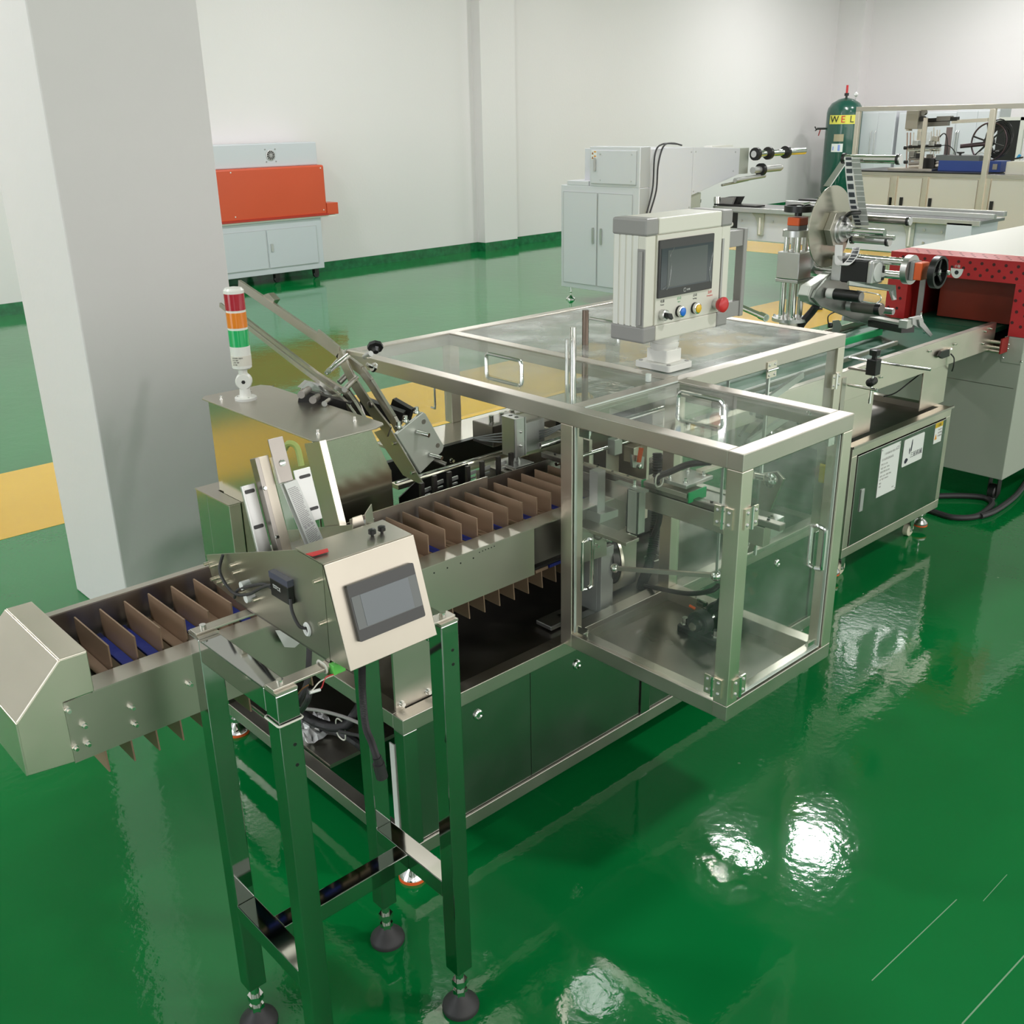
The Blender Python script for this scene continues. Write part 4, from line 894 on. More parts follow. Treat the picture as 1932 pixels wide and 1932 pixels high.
for k in range(6): part('air_fitting', MB().cyl((2.04 + k * 0.045, 2.33, 0.90), (2.04 + k * 0.045, 2.33, 0.925), 0.008, 12), CHROME, t)
tb = MB()
for k in range(4): tb.tube([(1.98, 2.32 + 0.01 * k, 0.86), (2.0, 2.22, 0.87 + 0.01 * k), (2.03, 2.10, 0.90 + 0.008 * k), (2.08, 2.02, 0.96)], 0.0025, 6, smooth=5)
part('air_tube', tb, mat('grey_tube', (0.35, 0.36, 0.36), 0.3), t)
part('manifold_cover', MB().prism([at(1085, 715, z=0.95), at(1130, 700, z=0.95), at(1200, 715, z=0.95), at(1195, 735, z=0.95), at(1120, 748, z=0.95)], (0, 0, -0.06)), mat('rumpled_steel', (0.6, 0.6, 0.62), 0.15, 1.0, bump=0.7, bscale=16), t)
part('suction_disc', MB().cyl(at(1086, 738, z=0.93), at(1086, 738, z=0.93) + V(0, 0, 0.02), 0.03, 24), mat('grey_tube', (0.35, 0.36, 0.36), 0.3), t)
part('red_lever', MB().bar(at(1210, 845, y=1.86), at(1205, 872, y=1.86), 0.008, 0.012), ORANGEP, t)
part('lever_bracket', MB().prism([at(1192, 858, y=1.87), at(1216, 862, y=1.87), at(1214, 884, y=1.87), at(1194, 882, y=1.87)], (0, 0.008, 0)), ALUG, t)
part('lever_bolt', MB().lathe(at(1206, 880, y=1.868), -Y, [(0, 0.007), (0.006, 0.007), (0.007, 0.004)], 12), CHROME, t)
part('rear_plate', MB().box(2.50, 2.90, 2.38, 2.60, 0.80, 0.806), STEELV, t)
part('motor', MB().cyl((2.66, 2.20, 0.80), (2.66, 2.20, 0.95), 0.05, 24), DARKST, t)
part('motor_bracket', MB().box(2.58, 2.74, 2.12, 2.28, 0.60, 0.80), STEEL, t)
part('guide_beam', MB().box(2.30, 2.95, 1.96, 2.00, 0.79, 0.84), STEELV, t, bevel=0.001)
part('belt_deck', MB().box(2.50, 2.95, 2.0, 2.10, 0.80, 0.81), BELT, t)
for (x, y, zt_, r, m_) in ((2.085, 2.015, 1.24, 0.0095, CHROME), (2.09, 2.045, 1.20, 0.006, CHROME), (2.305, 2.175, 1.24, 0.0105, mat('bronze_rod', (0.22, 0.17, 0.14), 0.3, 1.0))):
    part('rod', MB().cyl((x, y, 0.86), (x, y, zt_), r, 14), m_, t)

# ================================================================== SAFETY ENCLOSURE
EX0, EX1, EX2, EY0, EY1, EY2, EZ0, EZ1 = 1.716, 2.158, 2.975, 1.162, 1.660, 2.660, 0.485, 1.136
t = thing('safety_enclosure', (2.3, 1.9, 0.485), 'stainless tube frame enclosure with clear acrylic doors and lids over the machine', 'enclosure')
def ex(x0, x1, y, z): return part('frame_rail', MB().box(x0, x1, y, y + T, z, z + T), STEEL, t, bevel=0.0015)
def ey(y0, y1, x, z): return part('frame_rail', MB().box(x, x + T, y0, y1, z, z + T), STEEL, t, bevel=0.0015)
def ez(x, y, z0, z1, m_=STEELV): return part('frame_post', MB().box(x, x + T, y, y + T, z0, z1), m_, t, bevel=0.0015)
ZT = EZ1 - T
# top grid
ey(EY0 + T, EY2, EX0, ZT); ex(EX0, EX1, EY0, ZT); ey(EY0 + T, EY1, EX1 - T, ZT)
ex(EX0 + T, EX2, EY1, ZT) ; ex(EX0 + T, EX2, EY2 - T, ZT); ey(EY1 + T, EY2 - T, EX1 - T, ZT); ey(EY1 + T, EY2 - T, EX2 - T, ZT)
# front box bottom
ey(EY0 + T, EY1, EX0, EZ0); ex(EX0, EX1, EY0, EZ0); ey(EY0 + T, EY1, EX1 - T, EZ0); ex(EX0 + T, EX1 - T, EY1, EZ0)
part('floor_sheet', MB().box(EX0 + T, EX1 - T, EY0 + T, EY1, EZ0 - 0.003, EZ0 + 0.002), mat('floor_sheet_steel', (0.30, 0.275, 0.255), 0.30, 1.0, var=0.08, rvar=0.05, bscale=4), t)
ez(EX0, EY0, EZ0 + T, ZT); ez(EX1 - T, EY0, EZ0 + T, ZT); ez(EX0, EY1, EZ0, ZT); ez(EX1 - T, EY1, EZ0, ZT)
ez(EX2 - T, EY1, EZ0, ZT); ez(EX2 - T, EY2 - T, EZ0, ZT); ez(EX1 - T, EY2 - T, 0.825, ZT)
# doors
AC = 0.005
d = part('door_pane', MB().box(EX0 + 0.006, EX0 + 0.006 + AC, EY0 + T + 0.004, EY1 - 0.004, EZ0 + T + 0.004, ZT - 0.004), ACRYL, t, label='clear left door pane')
part('pane_edge', MB().box(EX0 + 0.005, EX0 + 0.012, EY1 - 0.006, EY1 - 0.004, EZ0 + T + 0.004, ZT - 0.004), EDGE, d)
part('door_handle', MB().tube([(EX0 + 0.004, 1.612, 0.672), (EX0 - 0.008, 1.612, 0.675), (EX0 - 0.011, 1.612, 0.684), (EX0 - 0.011, 1.612, 0.796), (EX0 - 0.008, 1.612, 0.805), (EX0 + 0.004, 1.612, 0.808)], 0.004, 8, smooth=3), CHROME, d)
d = part('door_pane', MB().box(EX0 + T + 0.004, EX1 - T - 0.004, EY0 + 0.006, EY0 + 0.006 + AC, EZ0 + T + 0.004, ZT - 0.004), ACRYL, t, label='clear front door pane')
part('pane_edge', MB().box(EX0 + T + 0.004, EX1 - T - 0.004, EY0 + 0.005, EY0 + 0.012, EZ0 + T + 0.004, EZ0 + T + 0.006).box(EX1 - T - 0.006, EX1 - T - 0.004, EY0 + 0.005, EY0 + 0.012, EZ0 + T + 0.004, ZT - 0.004), EDGE, d)
part('door_handle', MB().tube([(2.058, EY0 + 0.006, 0.765), (2.058, EY0 - 0.010, 0.768), (2.058, EY0 - 0.013, 0.777), (2.058, EY0 - 0.013, 0.863), (2.058, EY0 - 0.010, 0.872), (2.058, EY0 + 0.006, 0.875)], 0.006, 8, smooth=3), CHROME, d)
part('side_pane', MB().box(EX1 - 0.012, EX1 - 0.012 + AC, EY0 + T + 0.004, EY1 - 0.004, EZ0 + T + 0.004, ZT - 0.004), ACRYL, t)
part('side_pane', MB().box(EX1 + 0.004, 2.56, EY1 + 0.006, EY1 + 0.006 + AC, EZ0 + 0.004, ZT - 0.004), ACRYL, t)
d = part('side_pane', MB().box(2.565, EX2 - T - 0.004, EY1 + 0.006, EY1 + 0.006 + AC, EZ0 + 0.004, ZT - 0.004), ACRYL, t)
part('pane_edge', MB().box(2.559, 2.566, EY1 + 0.004, EY1 + 0.013, EZ0 + 0.004, ZT - 0.004), EDGE, d)
part('pane_edge', MB().box(2.36, 2.3625, EY1 + 0.004, EY1 + 0.013, EZ0 + 0.004, ZT - 0.004), EDGE, d)
for (za, zb_) in ((0.93, 1.0), (0.83, 0.885)):
    part('inner_guide', MB().bar((2.62, 1.76, za), (2.90, 1.76, zb_), 0.012, 0.022), mat('clear_strip', (0.62, 0.66, 0.62), 0.1), d)
part('back_pane', MB().box(EX0 + T, EX1 - T - 0.004, EY2 - 0.012, EY2 - 0.007, 0.83, ZT - 0.004), ACRYL, t)
part('back_pane', MB().box(EX1 + 0.004, EX2 - T - 0.004, EY2 - 0.012, EY2 - 0.007, 0.83, ZT - 0.004), ACRYL, t)
pull_handle(t, (2.05, EY2 - 0.012, 0.94), Z, -Y, 0.10, 0.022, 0.0035, 'rear_door_handle')
# lids on top
def lid_(x0, x1, y0, y1, lab, m_=LIDM): return part('lid_pane', MB().box(x0 + 0.004, x1 - 0.004, y0 + 0.004, y1 - 0.004, EZ1 - 0.008, EZ1 - 0.003), m_, t, label=lab)
l1 = lid_(EX0 + T, EX1 - T, EY0 + T, EY1, 'clear front lid pane'); l2 = lid_(EX0 + T, EX1 - T, EY1 + T, EY2 - T, 'clear middle lid pane'); l3 = lid_(EX1, EX2 - T, EY1 + T, EY2 - T, 'hazy clear rear lid pane', HAZY)
def loop(p, q, par, h=0.055):
    p, q = Vector(p), Vector(q); u = (q - p).normalized(); L_ = (q - p).length; b = par
    h = 0.034; r_ = 0.014; pts = [p]
    for k in range(6): a = k * pi / 10; pts.append(p + u * (r_ - r_ * math.cos(a)) + Z * (h - r_ + r_ * math.sin(a)))
    pts += [q - u * (x_ - p).dot(u) + Z * (x_ - p).z for x_ in pts[::-1]]
    o_ = part('lid_handle', MB().tube(pts, 0.0055, 8), CHROME, b)
    part('inner_handle', MB().tube([V(c_.x, c_.y, 2 * p.z - c_.z - 0.004) for c_ in pts], 0.0055, 8), CHROME, b)
    return o_
loop((1.94, 1.515, EZ1 - 0.003), (1.94, 1.380, EZ1 - 0.003), l1)
loop((1.904, 2.19, EZ1 - 0.003), (1.904, 2.04, EZ1 - 0.003), l2)
loop((2.50, 2.35, EZ1 - 0.003), (2.50, 2.21, EZ1 - 0.003), l3)
for (P_, d_) in ((V(2.058, EY0 + 0.011, 0), Y), (V(EX0 + 0.011, 1.612, 0), X)):
    za_, zb_ = (0.765, 0.875) if d_ is Y else (0.672, 0.808)
    part('inner_handle', MB().tube([P_ + Z * za_, P_ + d_ * 0.010 + Z * (za_ + 0.003), P_ + d_ * 0.013 + Z * (za_ + 0.012), P_ + d_ * 0.013 + Z * (zb_ - 0.012), P_ + d_ * 0.010 + Z * (zb_ - 0.005), P_ + Z * zb_], 0.005, 8, smooth=3), CHROME, t)
part('lid_cushion', MB().cyl((2.07, 1.72, EZ1 - 0.002), (2.07, 1.72, EZ1 + 0.018), 0.008, 12), EDGE, t)
part('lid_edge', MB().box(EX0 + T, EX1 - T, EY1 - 0.004, EY1 - 0.001, EZ1 - 0.002, EZ1 + 0.001), EDGE, t)
# hinges and catches
hinge(t, (EX0, EY0 + T, 0.985), -X, Z, Y); hinge(t, (EX0, EY0 + T, 0.565), -X, Z, Y)
hinge(t, (EX0 + T, EY0, 0.985), -Y, Z, X); hinge(t, (EX0 + T, EY0, 0.565), -Y, Z, X)
hinge(t, (EX2 - T, EY1, 0.99), -Y, Z, X); hinge(t, (2.56, EY1, ZT - 0.004), -Y, X, Z)
def catch(p, a, b):
    p, a, b = Vector(p), Vector(a), Vector(b)
    c = part('catch', MB().prism([p, p + a * 0.034, p + a * 0.034 + b * 0.004, p + b * 0.004], Z * 0.020).bar(p + a * 0.006 + b * 0.008 + Z * 0.01, p + a * 0.028 + b * 0.008 + Z * 0.01, 0.010, 0.010), CHROME, t)
catch((EX0 + 0.012, EY1 - 0.045, ZT - 0.026), Y, X); catch((EX0 + 0.012, EY1 - 0.045, EZ0 + T + 0.004), Y, X)
catch((EX1 - T - 0.045, EY0 + 0.012, ZT - 0.026), X, Y); catch((EX1 - T - 0.045, EY0 + 0.012, EZ0 + T + 0.004), X, Y)
catch((2.09, 1.50, EZ0 + T), Y, -X); catch((2.12, 1.56, EZ0 + T), X, Y)
for (x, y) in ((2.085, 1.235), (2.10, 1.25), (1.90, 1.215)): part('lid_screw', MB().lathe((x, y, EZ1 - 0.003), Z, [(0, 0.005), (0.003, 0.003)], 10), CHROME, t)
es = thing('emergency_stop_box', (2.945, 1.65, 0.64), 'yellow box with a red mushroom button behind the right glass of the enclosure', 'switch')
part('box', MB().prism(rrect((2.955, 1.648, 0.67), X, Z, 0.05, 0.07, 0.01, 3), (0, 0.035, 0)) , YELLOWS, es)
part('mushroom_button', MB().lathe((2.955, 1.648, 0.665), -Y, [(0, 0.010), (0.008, 0.010), (0.010, 0.019), (0.018, 0.020), (0.022, 0.014)], 20), REDP, es)

# ================================================================== CONTROL PANEL on the enclosure
t = thing('control_panel', (2.22, 1.80, EZ1), 'cream and grey operator control panel with a touch screen and four push buttons', 'control panel')
part('base_flange', MB().prism(rrect((2.225, 1.795, EZ1), X, Y, 0.105, 0.125, 0.008, 3), (0, 0, 0.018)), WHITEP, t, bevel=0.002)
for dx in (-0.04, 0.04):
    for dy in (-0.05, 0.05): part('flange_screw', MB().cyl((2.225 + dx, 1.795 + dy, EZ1 + 0.018), (2.225 + dx, 1.795 + dy, EZ1 + 0.0195), 0.006, 12), GREYP, t)
part('neck_block', MB().prism(rrect((2.225, 1.795, EZ1 + 0.018), X, Y, 0.066, 0.075, 0.006, 3), (0, 0, 0.036)), WHITEP, t, bevel=0.002)
part('swivel_joint', MB().lathe((2.225, 1.795, EZ1 + 0.050), Z, [(0, 0.034), (0.010, 0.040), (0.016, 0.041), (0.022, 0.041), (0.023, 0.038), (0.026, 0.038), (0.027, 0.041), (0.048, 0.041)], 28), WHITEP, t)
hx0, hx1, hy0, hy1, hz0, hz1 = 2.068, 2.438, 1.740, 1.858, 1.232, 1.552
part('housing', MB().box(hx0 + 0.006, hx1 - 0.006, hy0 + 0.006, hy1 - 0.004, hz0 + 0.02, hz1 - 0.02), CREAM, t, bevel=0.003)
for z0_, z1_ in ((hz0, hz0 + 0.042), (hz1 - 0.042, hz1)):
    part('cross_profile', MB().box(hx0 + 0.05, hx1 - 0.05, hy0, hy1, z0_, z1_), CREAM, t, bevel=0.004)
    for x0_, x1_ in ((hx0, hx0 + 0.05), (hx1 - 0.05, hx1)):
        part('corner_cap', MB().box(x0_, x1_, hy0 - 0.001, hy1 + 0.001, z0_ - 0.001, z1_ + 0.001), GREYP, t, bevel=0.006)
for x0_, x1_, sgn in ((hx0, hx0 + 0.045, -1), (hx1 - 0.045, hx1, 1)):
    sp_ = part('side_profile', MB().box(x0_ + 0.003, x1_ - 0.003, hy0 + 0.003, hy1 - 0.003, hz0 + 0.042, hz1 - 0.042), CREAM, t, bevel=0.003)
    rb = MB(); xo = x0_ + 0.003 if sgn < 0 else x1_ - 0.003
    for k in range(4): rb.box(xo - (0.0015 if sgn < 0 else -0.0015), xo, hy0 + 0.028 + 0.022 * k, hy0 + 0.044 + 0.022 * k, hz0 + 0.042, hz1 - 0.042)
    part('profile_rib', rb, WHITEP, sp_)
part('grip_strip', MB().box(hx0 + 0.000, hx0 + 0.003, hy0 + 0.004, hy0 + 0.028, hz0 + 0.045, hz1 - 0.075).cyl((hx0 - 0.003, hy0 + 0.016, hz0 + 0.05), (hx0 - 0.003, hy0 + 0.016, hz1 - 0.08), 0.007, 12), GREYP, t)
part('grip_strip', MB().box(hx1 - 0.043, hx1 - 0.035, hy0 - 0.001, hy0 + 0.004, hz0 + 0.06, hz1 - 0.075), mat('mid_grey_plastic', (0.42, 0.41, 0.40), 0.4), t)
part('front_plate', MB().box(hx0 + 0.046, hx1 - 0.046, hy0 + 0.001, hy0 + 0.006, hz0 + 0.043, hz1 - 0.043), CREAM, t)
tsx0, tsx1, tsz0, tsz1 = 2.118, 2.350, 1.346, 1.496
ts = part('touch_screen', MB().box(tsx0, tsx1, hy0 - 0.006, hy0 + 0.001, tsz0, tsz1), BEZEL, t, bevel=0.002)
part('screen_glass', MB().box(tsx0 + 0.006, tsx1 - 0.006, hy0 - 0.0068, hy0 - 0.006, tsz0 + 0.022, tsz1 - 0.022), SCREEN, ts)
part('display', MB().box(tsx0 + 0.032, tsx1 - 0.030, hy0 - 0.0074, hy0 - 0.0068, tsz0 + 0.026, tsz1 - 0.028), SCRDARK, ts)
for pts_ in ([(0.030, 0.02), (0.040, 0.035), (0.046, 0.085), (0.040, 0.108), (0.056, 0.128)], [(0.222, 0.020), (0.214, 0.05), (0.220, 0.075), (0.226, 0.10)], [(0.012, 0.022), (0.03, 0.030), (0.060, 0.028)]):
    part('film_crease', MB().tube(spline([V(tsx0 + a, hy0 - 0.008, tsz0 + b) for a, b in pts_], 4), 0.0016, 5), FILM, ts)
text('screen_marking', 'HMI', (2.236, hy0 - 0.0069, tsz0 + 0.008), X, Z, 0.008, PAPER, ts)
part('screen_emblem', MB().tube(rrect((2.228, hy0 - 0.0066, tsz0 + 0.011), X, Z, 0.009, 0.009, 0.002, 2), 0.0006, 4, closed=True), PAPER, ts)
yb = hy0 + 0.001
bt = part('power_knob', MB().lathe((2.143, yb, 1.300), -Y, [(0, 0.0145), (0.014, 0.0145), (0.016, 0.012)], 24), ALU, t)
part('knob_lever', MB().prism([(2.134, yb - 0.016, 1.309), (2.152, yb - 0.016, 1.305), (2.160, yb - 0.016, 1.291), (2.152, yb - 0.016, 1.288), (2.136, yb - 0.016, 1.296)], (0, -0.012, 0)), BLACK, bt, bevel=0.002)
for (bx_, m_, lb_) in ((2.215, BUTBLUE, 'blue button'), (2.283, BUTYEL, 'yellow button')):
    bt = part('push_button', MB().lathe((bx_, yb, 1.300), -Y, [(0, 0.0145), (0.006, 0.0148), (0.0065, 0.0150), (0.0135, 0.0150), (0.0145, 0.0125)], 24), CHROME, t, label='chrome ringed ' + lb_)
    part('button_collar', MB().lathe((bx_, yb, 1.300), -Y, [(0, 0.0155), (0.005, 0.0155)], 24), BLACK, bt)
    part('button_cap', MB().lathe((bx_, yb - 0.0135, 1.300), -Y, [(0, 0.0115), (0.003, 0.0115), (0.004, 0.010)], 24), m_, bt)
bt = part('emergency_button', MB().lathe((2.376, yb, 1.300), -Y, [(0, 0.0145), (0.014, 0.0145)], 24), ALU, t)
part('button_head', MB().lathe((2.376, yb - 0.014, 1.300), -Y, [(0, 0.015), (0.006, 0.019), (0.012, 0.0215), (0.018, 0.0215), (0.022, 0.017), (0.023, 0.008)], 24), REDP, bt)
yt = hy0 + 0.0008
for (x_, s1, s2, m_) in ((2.143, '电源', 'Power', INK), (2.214, '启动', 'Start', GREENINK), (2.283, '点动', 'Inching', INK), (2.350, '急停', 'Emergency', REDINK)):
    text('button_lettering', s1, (x_, yt, 1.3325), X, Z, 0.009, m_, t, 'CENTER'); text('button_lettering', s2, (x_, yt, 1.3245), X, Z, 0.006, m_, t, 'CENTER')
for s_, xa in ((1, hx1 - 0.004),):
    xb = xa + s_ * 0.075
    hn = part('side_handle', MB().box(min(xb, xb + s_ * 0.018), max(xb, xb + s_ * 0.018), 1.748, 1.776, 1.245, 1.495), GREYP, t, bevel=0.003)
    for z_ in (1.447, 1.247): part('handle_bracket', MB().box(min(xa, xb + s_ * 0.004), max(xa, xb + s_ * 0.004), 1.752, 1.772, z_, z_ + 0.044), GREYP, hn, bevel=0.001)

# ================================================================== CART UNDER THE DISCHARGE BELT
KX0, KX1, KY0, KY1, KZ0, KZ1 = 3.49, 4.315, 1.87, 2.45, 0.120, 0.590
t = thing('conveyor_cart', (3.9, 2.16, 0), 'wheeled stainless cabinet with white stickers on its door below the green belt conveyor', 'cabinet')
F = 0.04
for (y, z) in ((KY0, KZ1 - F), (KY0, KZ0), (KY1 - F, KZ1 - F), (KY1 - F, KZ0)): part('frame_rail', MB().box(KX0, KX1, y, y + F, z, z + F), STEELV, t, bevel=0.0015)
for (x, z) in ((KX0, KZ1 - F), (KX0, KZ0), (KX1 - F, KZ1 - F), (KX1 - F, KZ0)): part('frame_rail', MB().box(x, x + F, KY0 + F, KY1 - F, z, z + F), STEELV, t, bevel=0.0015)
for (x, y) in ((KX0, KY0), (KX1 - F, KY0), (KX0, KY1 - F), (KX1 - F, KY1 - F)): part('frame_post', MB().box(x, x + F, y, y + F, KZ0 + F, KZ1 - F), STEELV, t, bevel=0.0015)
part('rain_lip', MB().box(KX0 - 0.004, KX1 + 0.012, KY0 - 0.006, KY0, KZ1 - 0.006, KZ1 + 0.004), STEEL, t)
for x in (KX0 + 0.003, KX1 - 0.006): part('side_sheet', MB().box(x, x + 0.003, KY0 + F, KY1 - F, KZ0 + F, KZ1 - F), PANEL, t)
part('bottom_sheet', MB().box(KX0 + F, KX1 - F, KY0 + F, KY1 - F, KZ0 + 0.002, KZ0 + 0.005), DARKST, t)
part('top_sheet', MB().box(KX0 + F, KX1 - F, KY0 + F, KY1 - F, KZ1 - 0.03, KZ1 - 0.027), DARKST, t)
part('back_sheet', MB().box(KX0 + F, KX1 - F, KY1 - 0.006, KY1 - 0.003, KZ0 + F, KZ1 - F), PANEL, t)
dr = part('door', MB().box(KX0 + F + 0.004, KX1 - F - 0.004, KY0 - 0.004, KY0 + 0.004, KZ0 + F + 0.004, KZ1 - F - 0.004), PANEL, t, bevel=0.0015)
part('door_latch', MB().box(3.582, 3.606, KY0 - 0.008, KY0 - 0.004, 0.300, 0.395), ALUL, dr, bevel=0.001)
yk = KY0 - 0.0045
st = part('rating_plate', MB().box(3.712, 3.868, yk - 0.001, yk, 0.325, 0.535), PAPER, dr)
text('plate_print', 'CE', (3.838, yk - 0.0012, 0.505), X, Z, 0.020, mat('mid_ink', (0.2, 0.2, 0.2), 0.6), st)
pm = mat('pale_ink', (0.35, 0.34, 0.33), 0.6)
for s_, x_, z_, k_ in (('三延机械设备有限公司', 3.738, 0.503, 0.0105), ('全自动装盒贴标机', 3.722, 0.480, 0.012), ('型号 SY-120', 3.722, 0.460, 0.010), ('电压 220V  50Hz', 3.722, 0.444, 0.010),
                  ('制造日期 2023.06', 3.722, 0.428, 0.010), ('功率 1.5kW  重量 380kg', 3.722, 0.410, 0.009), ('出厂编号 2306018', 3.722, 0.396, 0.009), ('地址', 3.722, 0.380, 0.009), ('电话', 3.722, 0.366, 0.009), ('0769', 3.835, 0.340, 0.008)):
    text('plate_print', s_, (x_, yk - 0.0012, z_), X, Z, k_, pm, st)
for (x_, z_) in ((3.718, 0.528), (3.862, 0.528), (3.862, 0.332)): part('plate_rivet', MB().cyl((x_, yk - 0.001, z_), (x_, yk - 0.003, z_), 0.003, 10), ALU, st)
lg = part('logo_plate', MB().prism(rrect((3.988, yk, 0.470), X, Z, 0.175, 0.120, 0.008, 4), (0, -0.001, 0)), PAPER, dr)
lm = mat('navy_ink', (0.012, 0.012, 0.03), 0.5)
yl = yk - 0.0014
part('logo_drop', MB().prism([(3.918, yl, 0.432), (3.924, yl, 0.422), (3.936, yl, 0.422), (3.946, yl, 0.430), (3.950, yl, 0.436), (3.938, yl, 0.444), (3.926, yl, 0.443)], (0, 0.0003, 0)), lm, lg)
part('logo_stroke', MB().prism([(3.950, yl, 0.478), (3.955, yl, 0.488), (3.959, yl, 0.475), (3.957, yl, 0.456), (3.952, yl, 0.462)], (0, 0.0003, 0)), lm, lg)
part('logo_stroke', MB().prism([(3.968, yl, 0.515), (3.973, yl, 0.520), (3.975, yl, 0.500), (3.972, yl, 0.470), (3.965, yl, 0.462), (3.963, yl, 0.480)], (0, 0.0003, 0)), lm, lg)
text('logo_lettering', '三延机械', (3.964, yl, 0.440), X, Z, 0.026, lm, lg)
wp = part('warning_sticker', MB().box(4.168, 4.238, yk - 0.001, yk, 0.452, 0.545), PAPER, dr)
part('warning_band', MB().box(4.168, 4.238, yk - 0.0014, yk - 0.001, 0.523, 0.545), mat('ochre_sticker', (0.62, 0.42, 0.03), 0.5), wp)
text('warning_print', '! 注意', (4.188, yk - 0.0017, 0.528), X, Z, 0.013, INK, wp)
part('warning_triangle', MB().prism([(4.172, yk - 0.0014, 0.470), (4.194, yk - 0.0014, 0.470), (4.183, yk - 0.0014, 0.496)], (0, 0.0004, 0)), mat('orange_ink', (0.70, 0.30, 0.03), 0.5), wp)
for k, s_ in enumerate(('当心夹手', '运行时禁止', '打开防护门')): text('warning_print', s_, (4.198, yk - 0.0017, 0.508 - 0.014 * k), X, Z, 0.009, pm, wp)
def caster(par, x, y, ztop, sgn=1):
    c = part('caster_fork', MB().box(x - 0.03, x + 0.03, y - 0.03, y + 0.03, ztop - 0.008, ztop).prism([(x - 0.022, y - 0.018, ztop - 0.008), (x + 0.022, y - 0.018, ztop - 0.008), (x + 0.008, y - 0.018, 0.024), (x - 0.012, y - 0.018, 0.024)], (0, 0.003, 0))
             .prism([(x - 0.022, y + 0.015, ztop - 0.008), (x + 0.022, y + 0.015, ztop - 0.008), (x + 0.008, y + 0.015, 0.024), (x - 0.012, y + 0.015, 0.024)], (0, 0.003, 0)), CHROME, par)
    part('caster_wheel', MB().lathe((x, y - 0.014, 0.030), Y, [(0, 0.024), (0.003, 0.030), (0.025, 0.030), (0.028, 0.024)], 24), mat('nylon_wheel', (0.72, 0.68, 0.52), 0.45), c)
    part('caster_axle', MB().cyl((x, y - 0.022, 0.030), (x, y + 0.022, 0.030), 0.006, 12), CHROME, c)
def lfoot(par, x, y, ztop):
    f = part('foot_stem', MB().cyl((x, y, 0.055), (x, y, ztop), 0.008, 12), CHROME, par)
    part('foot_pad', MB().lathe((x, y, 0.031), Z, [(0, 0.030), (0.008, 0.031), (0.020, 0.022), (0.028, 0.012)], 24), ALU, f)
    part('foot_ring', MB().lathe((x, y, 0.025), Z, [(0, 0.031), (0.006, 0.032)], 24), ORANGEP, f)
    part('foot_arm', MB().box(x - 0.05, x + 0.012, y - 0.015, y + 0.015, ztop - 0.045, ztop - 0.037), CHROME, f)
for (x, y) in ((4.19, 1.935), (3.60, 1.935), (4.19, 2.38), (3.60, 2.38)): caster(t, x, y, KZ0)
for (x, y) in ((4.285, 1.925), (3.53, 1.925), (4.27, 2.39), (3.53, 2.39)): lfoot(t, x, y, KZ0)

# ================================================================== GREEN BELT CONVEYOR
t = thing('belt_conveyor', (3.9, 2.16, 0.59), 'green belt conveyor leading from the glass enclosure into the red tunnel', 'conveyor')
part('side_plate', MB().box(2.98, 4.80, 1.93, 1.934, 0.762, 0.880), STEELV, t, bevel=0.001)
part('side_lip', MB().box(2.98, 4.80, 1.930, 1.955, 0.880, 0.883), STEEL, t)
part('side_plate', MB().box(2.98, 4.80, 2.446, 2.45, 0.762, 0.868), STEELV, t, bevel=0.001)
part('belt', MB().box(2.99, 4.81, 1.956, 2.444, 0.835, 0.842), BELT, t)
part('belt_return', MB().box(2.99, 4.82, 1.956, 2.444, 0.790, 0.794), BELT, t)
for x in (3.01, 4.80): part('end_roller', MB().cyl((x, 1.94, 0.816), (x, 2.444, 0.816), 0.024, 20), STEEL, t)
for k, (u, v) in enumerate(((1868, 617), (1858, 622), (1660, 708), (1752, 659), (1853, 645), (1800, 646))):
    bolt(t, at(u, v + 3, y=1.929), -Y, 0.004, 0.008)
g1, g2 = at(1572, 668, y=2.24), at(1656, 622, y=2.24)
part('green_guide', MB().bar((3.02, 2.245, 0.868), (4.33, 2.245, 0.868), 0.014, 0.030), GREENP, t, bevel=0.002)
part('guide_rail', MB().bar((3.02, 2.07, 0.858), (4.14, 2.07, 0.870), 0.010, 0.018), STEELV, t, bevel=0.001)
part('guide_rail', MB().bar((3.02, 2.064, 0.870), (4.10, 2.064, 0.882), 0.004, 0.006), PAPER, t)
for x in (3.62, 4.26):
    part('support_plate', MB().box(x - 0.115, x + 0.11, 1.935, 1.940, KZ1, 0.80), STEELV, t, bevel=0.001)
    part('support_plate', MB().box(x - 0.115, x + 0.11, 2.44, 2.445, KZ1, 0.78), STEELV, t, bevel=0.001)
def clamp(px, z, x_):
    pass
g = thing('guide_clamp', (3.72, 1.90, 0.76), 'black knob clamp with steel rods holding the side guide of the green belt', 'clamp')
gx, gy = 3.56, 1.83
q = at(1648, 692, y=gy); gx = q.x
part('clamp_block', MB().box(gx - 0.02, gx + 0.02, gy - 0.02, gy + 0.02, q.z - 0.03, q.z + 0.03), BLACK, g, bevel=0.003)
part('clamp_knob', MB().lathe((gx, gy, q.z + 0.03), Z, [(0, 0.010), (0.012, 0.010), (0.014, 0.020), (0.034, 0.021), (0.036, 0.014)], 8), BLACK, g)
part('upright_rod', MB().cyl((gx, gy, q.z - 0.14), (gx, gy, q.z - 0.03), 0.006, 12), CHROME, g)
q2 = at(1649, 714, y=gy)
part('lower_knob', MB().lathe((gx, gy, q2.z - 0.01), V(-1, -0.2, 0), [(-0.026, 0.010), (-0.022, 0.016), (-0.004, 0.016), (0, 0.012), (0.004, 0.016), (0.022, 0.016), (0.026, 0.010)], 16), BLACK, g)
part('reach_rod', MB().cyl((3.595, 1.985, 0.908), (3.615, 1.665, 0.908), 0.0055, 12), CHROME, g)
